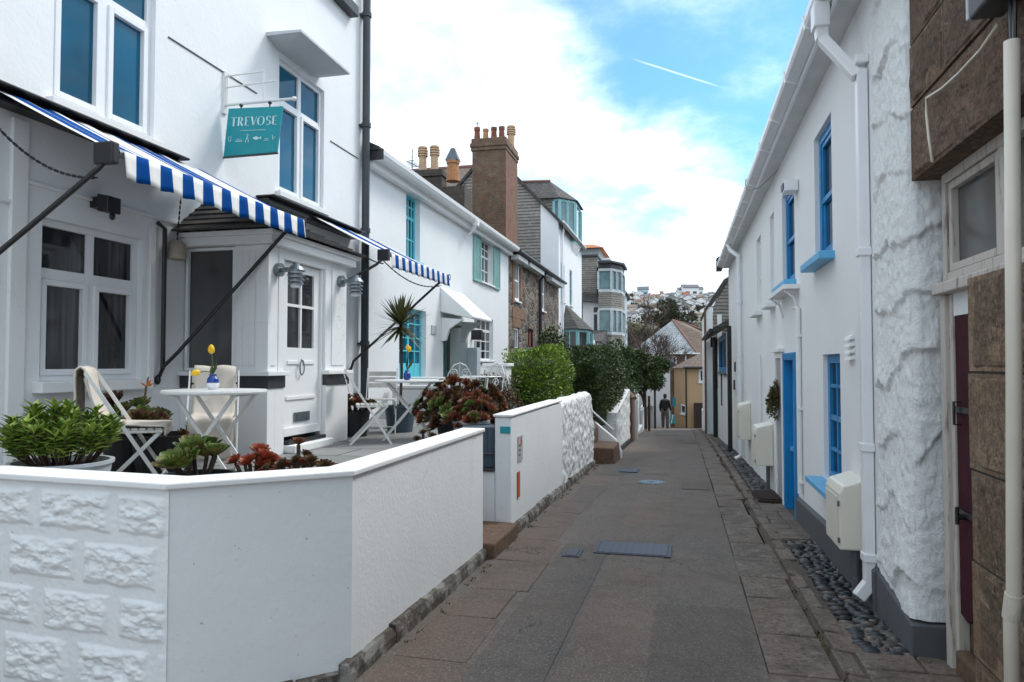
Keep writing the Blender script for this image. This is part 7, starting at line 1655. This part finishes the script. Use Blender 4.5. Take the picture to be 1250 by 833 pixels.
# ================================================================ person walking away with a turquoise bag
def skin_body(name, J, E, rad, mat, par, sub=2):
    me = bpy.data.meshes.new(name); O = Vector(ORG[par.name]); me.from_pydata([Vector(j)-O for j in J], E, []); o = bpy.data.objects.new(name, me); COL.objects.link(o); o.parent = par; ORG[o.name] = ORG[par.name]
    o.modifiers.new('s', 'SKIN'); me.skin_vertices[0].data[0].use_root = True
    for v, rr in zip(me.skin_vertices[0].data, rad): v.radius = rr if isinstance(rr, tuple) else (rr, rr)
    sb = o.modifiers.new('d', 'SUBSURF'); sb.levels = sb.render_levels = sub; me.materials.append(mat); return o
PY_ = 37.0; pp = onY(812,519,PY_); G0 = Vector((pp.x,PY_,gz(PY_)))
PN = root('person', G0, 'person in black jacket and grey trousers walking away down the lane holding a turquoise bag', 'person')
V = lambda x,y,z: G0+Vector((x,y,z))
J = [V(0,0,.94),V(0,.0,1.12),V(0,.02,1.32),V(0,.04,1.46),V(0,.05,1.53),V(0,.06,1.60),V(0,.06,1.70),
     V(.10,0,.88),V(.11,.06,.50),V(.11,-.02,.10),V(.11,.14,.04), V(-.10,0,.88),V(-.11,.14,.50),V(-.11,.20,.12),V(-.11,.34,.05),
     V(.19,.02,1.42),V(.27,-.02,1.14),V(.30,.06,.88),V(.31,.09,.78), V(-.19,.02,1.42),V(-.26,.0,1.14),V(-.24,.16,.92),V(-.24,.2,.84)]
E_ = [(0,1),(1,2),(2,3),(3,4),(4,5),(5,6),(0,7),(7,8),(8,9),(9,10),(0,11),(11,12),(12,13),(13,14),(3,15),(15,16),(16,17),(17,18),(3,19),(19,20),(20,21),(21,22)]
rad = [(.17,.12),(.17,.12),(.17,.12),(.12,.09),.055,.085,.075,.125,.10,.085,.06,.125,.10,.085,.06,.075,.055,.042,.038,.075,.055,.042,.038]
skin_body('body', J, E_, rad, M['trousers'], PN)
J2 = [V(0,0,.80),V(0,.0,1.12),V(0,.02,1.33),V(0,.04,1.47),V(.17,.02,1.41),V(.245,-.02,1.13),V(.29,.05,.90),V(-.17,.02,1.41),V(-.235,.0,1.13),V(-.22,.15,.94)]
skin_body('jacket', J2, [(0,1),(1,2),(2,3),(3,4),(4,5),(5,6),(3,7),(7,8),(8,9)], [(.215,.16),(.20,.15),(.19,.145),(.11,.09),.085,.07,.06,.085,.07,.06], M['jacket'], PN)
MB().blob(V(0,.04,1.66), .092,.105,.115, 12, 9).build('hair', M['hair'], PN, smooth=True)
BG = root('carrier_bag', V(.36,.08,.28), 'turquoise carrier bag with pale stripe held by the person in black', 'bag'); 
m = MB(); m.hexa([tuple(V(.22,.0,.26)),tuple(V(.50,.0,.26)),tuple(V(.52,.16,.26)),tuple(V(.22,.16,.26)),tuple(V(.25,.03,.70)),tuple(V(.47,.03,.70)),tuple(V(.46,.10,.70)),tuple(V(.25,.10,.70))]); m.build('bag_body', M['bag'], BG, bevel=.02)
m = MB(); m.hexa([tuple(V(.28,-.006,.27)),tuple(V(.33,-.006,.27)),tuple(V(.33,.0,.27)),tuple(V(.28,.0,.27)),tuple(V(.36,.022,.69)),tuple(V(.40,.022,.69)),tuple(V(.40,.03,.69)),tuple(V(.36,.03,.69))]); m.build('bag_stripe', M['glaze'], BG)
m = MB(); m.tube([V(.28,.06,.69),V(.32,.08,.80),V(.36,.06,.69)], .008, 5); m.build('bag_handle', M['bag'], BG)
p = onY(823,491,41.5); m = MB(); m.box(p.x-.09,p.x+.09,41.5,41.56,p.z-.26,p.z+.25); tag(m.build('hanging_banner', M['bag']), 'narrow turquoise banner hanging at the edge of the tan house', 'banner')
# ================================================================ sky, sun, camera
SUN_EL, SUN_AZ = math.radians(50), math.radians(42)          # azimuth from +Y towards +X
w = bpy.data.worlds.new('World'); scene.world = w; w.use_nodes = True; t = w.node_tree; bg = t.nodes['Background']
def N(ty, **k):
    x = t.nodes.new(ty)
    for a, v in k.items(): setattr(x, a, v)
    return x
def MA(op, a, b=0.0, c=0.0):
    x = N('ShaderNodeMath', operation=op)
    for i, q in enumerate((a,b,c)):
        if isinstance(q, (int,float)): x.inputs[i].default_value = q
        else: t.links.new(q, x.inputs[i])
    return x.outputs[0]
def MR(f, a, b, c, d, sm_=True):
    x = N('ShaderNodeMapRange', interpolation_type='SMOOTHSTEP' if sm_ else 'LINEAR'); t.links.new(f, x.inputs[0])
    for i, q in enumerate((a,b,c,d)): x.inputs[i+1].default_value = q
    return x.outputs[0]
def MX(f, a, b):
    x = N('ShaderNodeMix', data_type='RGBA')
    for s, q in ((x.inputs[0],f),(x.inputs[6],a),(x.inputs[7],b)):
        if isinstance(q, (int,float,tuple)): s.default_value = q
        else: t.links.new(q, s)
    return x.outputs[2]
def DOT(v, d):
    x = N('ShaderNodeVectorMath', operation='DOT_PRODUCT'); t.links.new(v, x.inputs[0]); x.inputs[1].default_value = d; return x.outputs['Value']
def NOI(v, sc, det, rough=.55, dist=0):
    x = N('ShaderNodeTexNoise'); x.inputs['Scale'].default_value = sc; x.inputs['Detail'].default_value = det; x.inputs['Roughness'].default_value = rough; x.inputs['Distortion'].default_value = dist; t.links.new(v, x.inputs['Vector']); return x.outputs['Fac']
sky = N('ShaderNodeTexSky', sky_type='NISHITA'); sky.sun_disc = False; sky.sun_elevation = SUN_EL; sky.sun_rotation = SUN_AZ; sky.air_density = 1.0; sky.dust_density = .6; sky.ozone_density = 2.0
tc = N('ShaderNodeTexCoord'); D = tc.outputs['Generated']
sp_ = N('ShaderNodeSeparateXYZ'); t.links.new(D, sp_.inputs[0]); dx_, dy_, dz_ = sp_.outputs
k = MA('DIVIDE', 1.0, MA('ADD', MA('MAXIMUM', dz_, 0.0), .22)); cv = N('ShaderNodeCombineXYZ'); t.links.new(MA('MULTIPLY', dx_, k), cv.inputs[0]); t.links.new(MA('MULTIPLY', dy_, k), cv.inputs[1])
CV = cv.outputs[0]
big = NOI(CV, 1.1, 8, .56, .3); fine = NOI(CV, 3.6, 8, .62, .2)
bl = ray(815, 25).normalized(); b2 = (ray(990, 40)+Vector((.55,-.1,.15))).normalized(); b3 = ray(925,75).normalized()
opening = MA('MAXIMUM', MR(DOT(D, tuple(bl)), .980, 1.0, 0, .80), MA('MAXIMUM', MR(DOT(D, tuple(b3)), .984, .9995, 0, .80), MR(DOT(D, tuple(b2)), .90, .995, 0, .12)))
low = MR(MA('ABSOLUTE', MA('SUBTRACT', dz_, .21)), 0, .07, .26, 0)
cover_ = MA('ADD', MA('MULTIPLY', big, .55), MA('MULTIPLY', fine, .45))
cl = MR(MA('SUBTRACT', MA('ADD', cover_, .18), MA('ADD', MA('MULTIPLY', opening, .44), MA('MULTIPLY', low, .42))), .30, .70, 0, 1)
cloudc = MX(MR(MA('ADD', MA('MULTIPLY', fine, .6), MA('MULTIPLY', big, .4)), .40, .62, 0, 1), (6.2,7.5,8.8,1), (11.0,12.0,12.8,1))
gain = N('ShaderNodeMix', data_type='RGBA', blend_type='MULTIPLY'); gain.inputs[0].default_value = 1; t.links.new(sky.outputs[0], gain.inputs[6]); gain.inputs[7].default_value = (.50,1.08,1.52,1)
veil = MX(.06, gain.outputs[2], (11,11,11,1))
col = MX(cl, veil, cloudc)
# contrail: a straight streak in the high sky
ca_, cb_ = ray(768,70).normalized(), ray(885,108).normalized(); nn = ca_.cross(cb_).normalized(); mid = (ca_+cb_).normalized(); al = nn.cross(mid)
wid = MR(MA('ABSOLUTE', MA('ADD', DOT(D, tuple(nn)), MA('MULTIPLY', MA('SUBTRACT', fine, .5), .004))), .0002, .0017, 1, 0); along = DOT(D, tuple(al)); half = math.sin((ca_.angle(cb_))/2)
msk = MA('MULTIPLY', MA('MULTIPLY', wid, MR(MA('ABSOLUTE', along), half*.4, half*1.1, 1, 0)), .32)
ca_, cb_ = ray(560,190).normalized(), ray(880,222).normalized(); n2_ = ca_.cross(cb_).normalized(); m2_ = (ca_+cb_).normalized(); al2 = n2_.cross(m2_)
w2_ = MR(MA('ABSOLUTE', DOT(D, tuple(n2_))), .001, .007, .35, 0); msk2 = MA('MULTIPLY', w2_, MR(MA('ABSOLUTE', DOT(D, tuple(al2))), .12, .2, 1, 0))
col = MX(MA('MAXIMUM', msk, msk2), col, (12.5,12.6,12.8,1))
t.links.new(col, bg.inputs['Color']); bg.inputs['Strength'].default_value = .10
sd = bpy.data.lights.new('sun', 'SUN'); sd.energy = 1.5; sd.angle = math.radians(16); sd.color = (1,.96,.90); so_ = bpy.data.objects.new('sun', sd); COL.objects.link(so_)
sdv = Vector((math.sin(SUN_AZ)*math.cos(SUN_EL), math.cos(SUN_AZ)*math.cos(SUN_EL), math.sin(SUN_EL))); so_.rotation_euler = (-sdv).to_track_quat('-Z','Y').to_euler(); so_.location = (0,0,30)
cd = bpy.data.cameras.new('camera'); cam = bpy.data.objects.new('camera', cd); COL.objects.link(cam); scene.camera = cam
cam.location = (0,0,EYE); cam.rotation_euler = FW.to_track_quat('-Z','Y').to_euler(); cd.sensor_fit = 'HORIZONTAL'; cd.sensor_width = 36; cd.lens = 868/1250*36; cd.clip_end = 5000; cd.clip_start = .05
vs_ = scene.view_settings; vs_.view_transform = 'Standard'; vs_.look = 'None'; vs_.exposure = .70; vs_.gamma = 1; vs_.use_curve_mapping = False
scene.cycles.max_bounces = 8; scene.cycles.diffuse_bounces = 4; scene.cycles.glossy_bounces = 3; scene.cycles.transmission_bounces = 2
scene.cycles.use_denoising = True
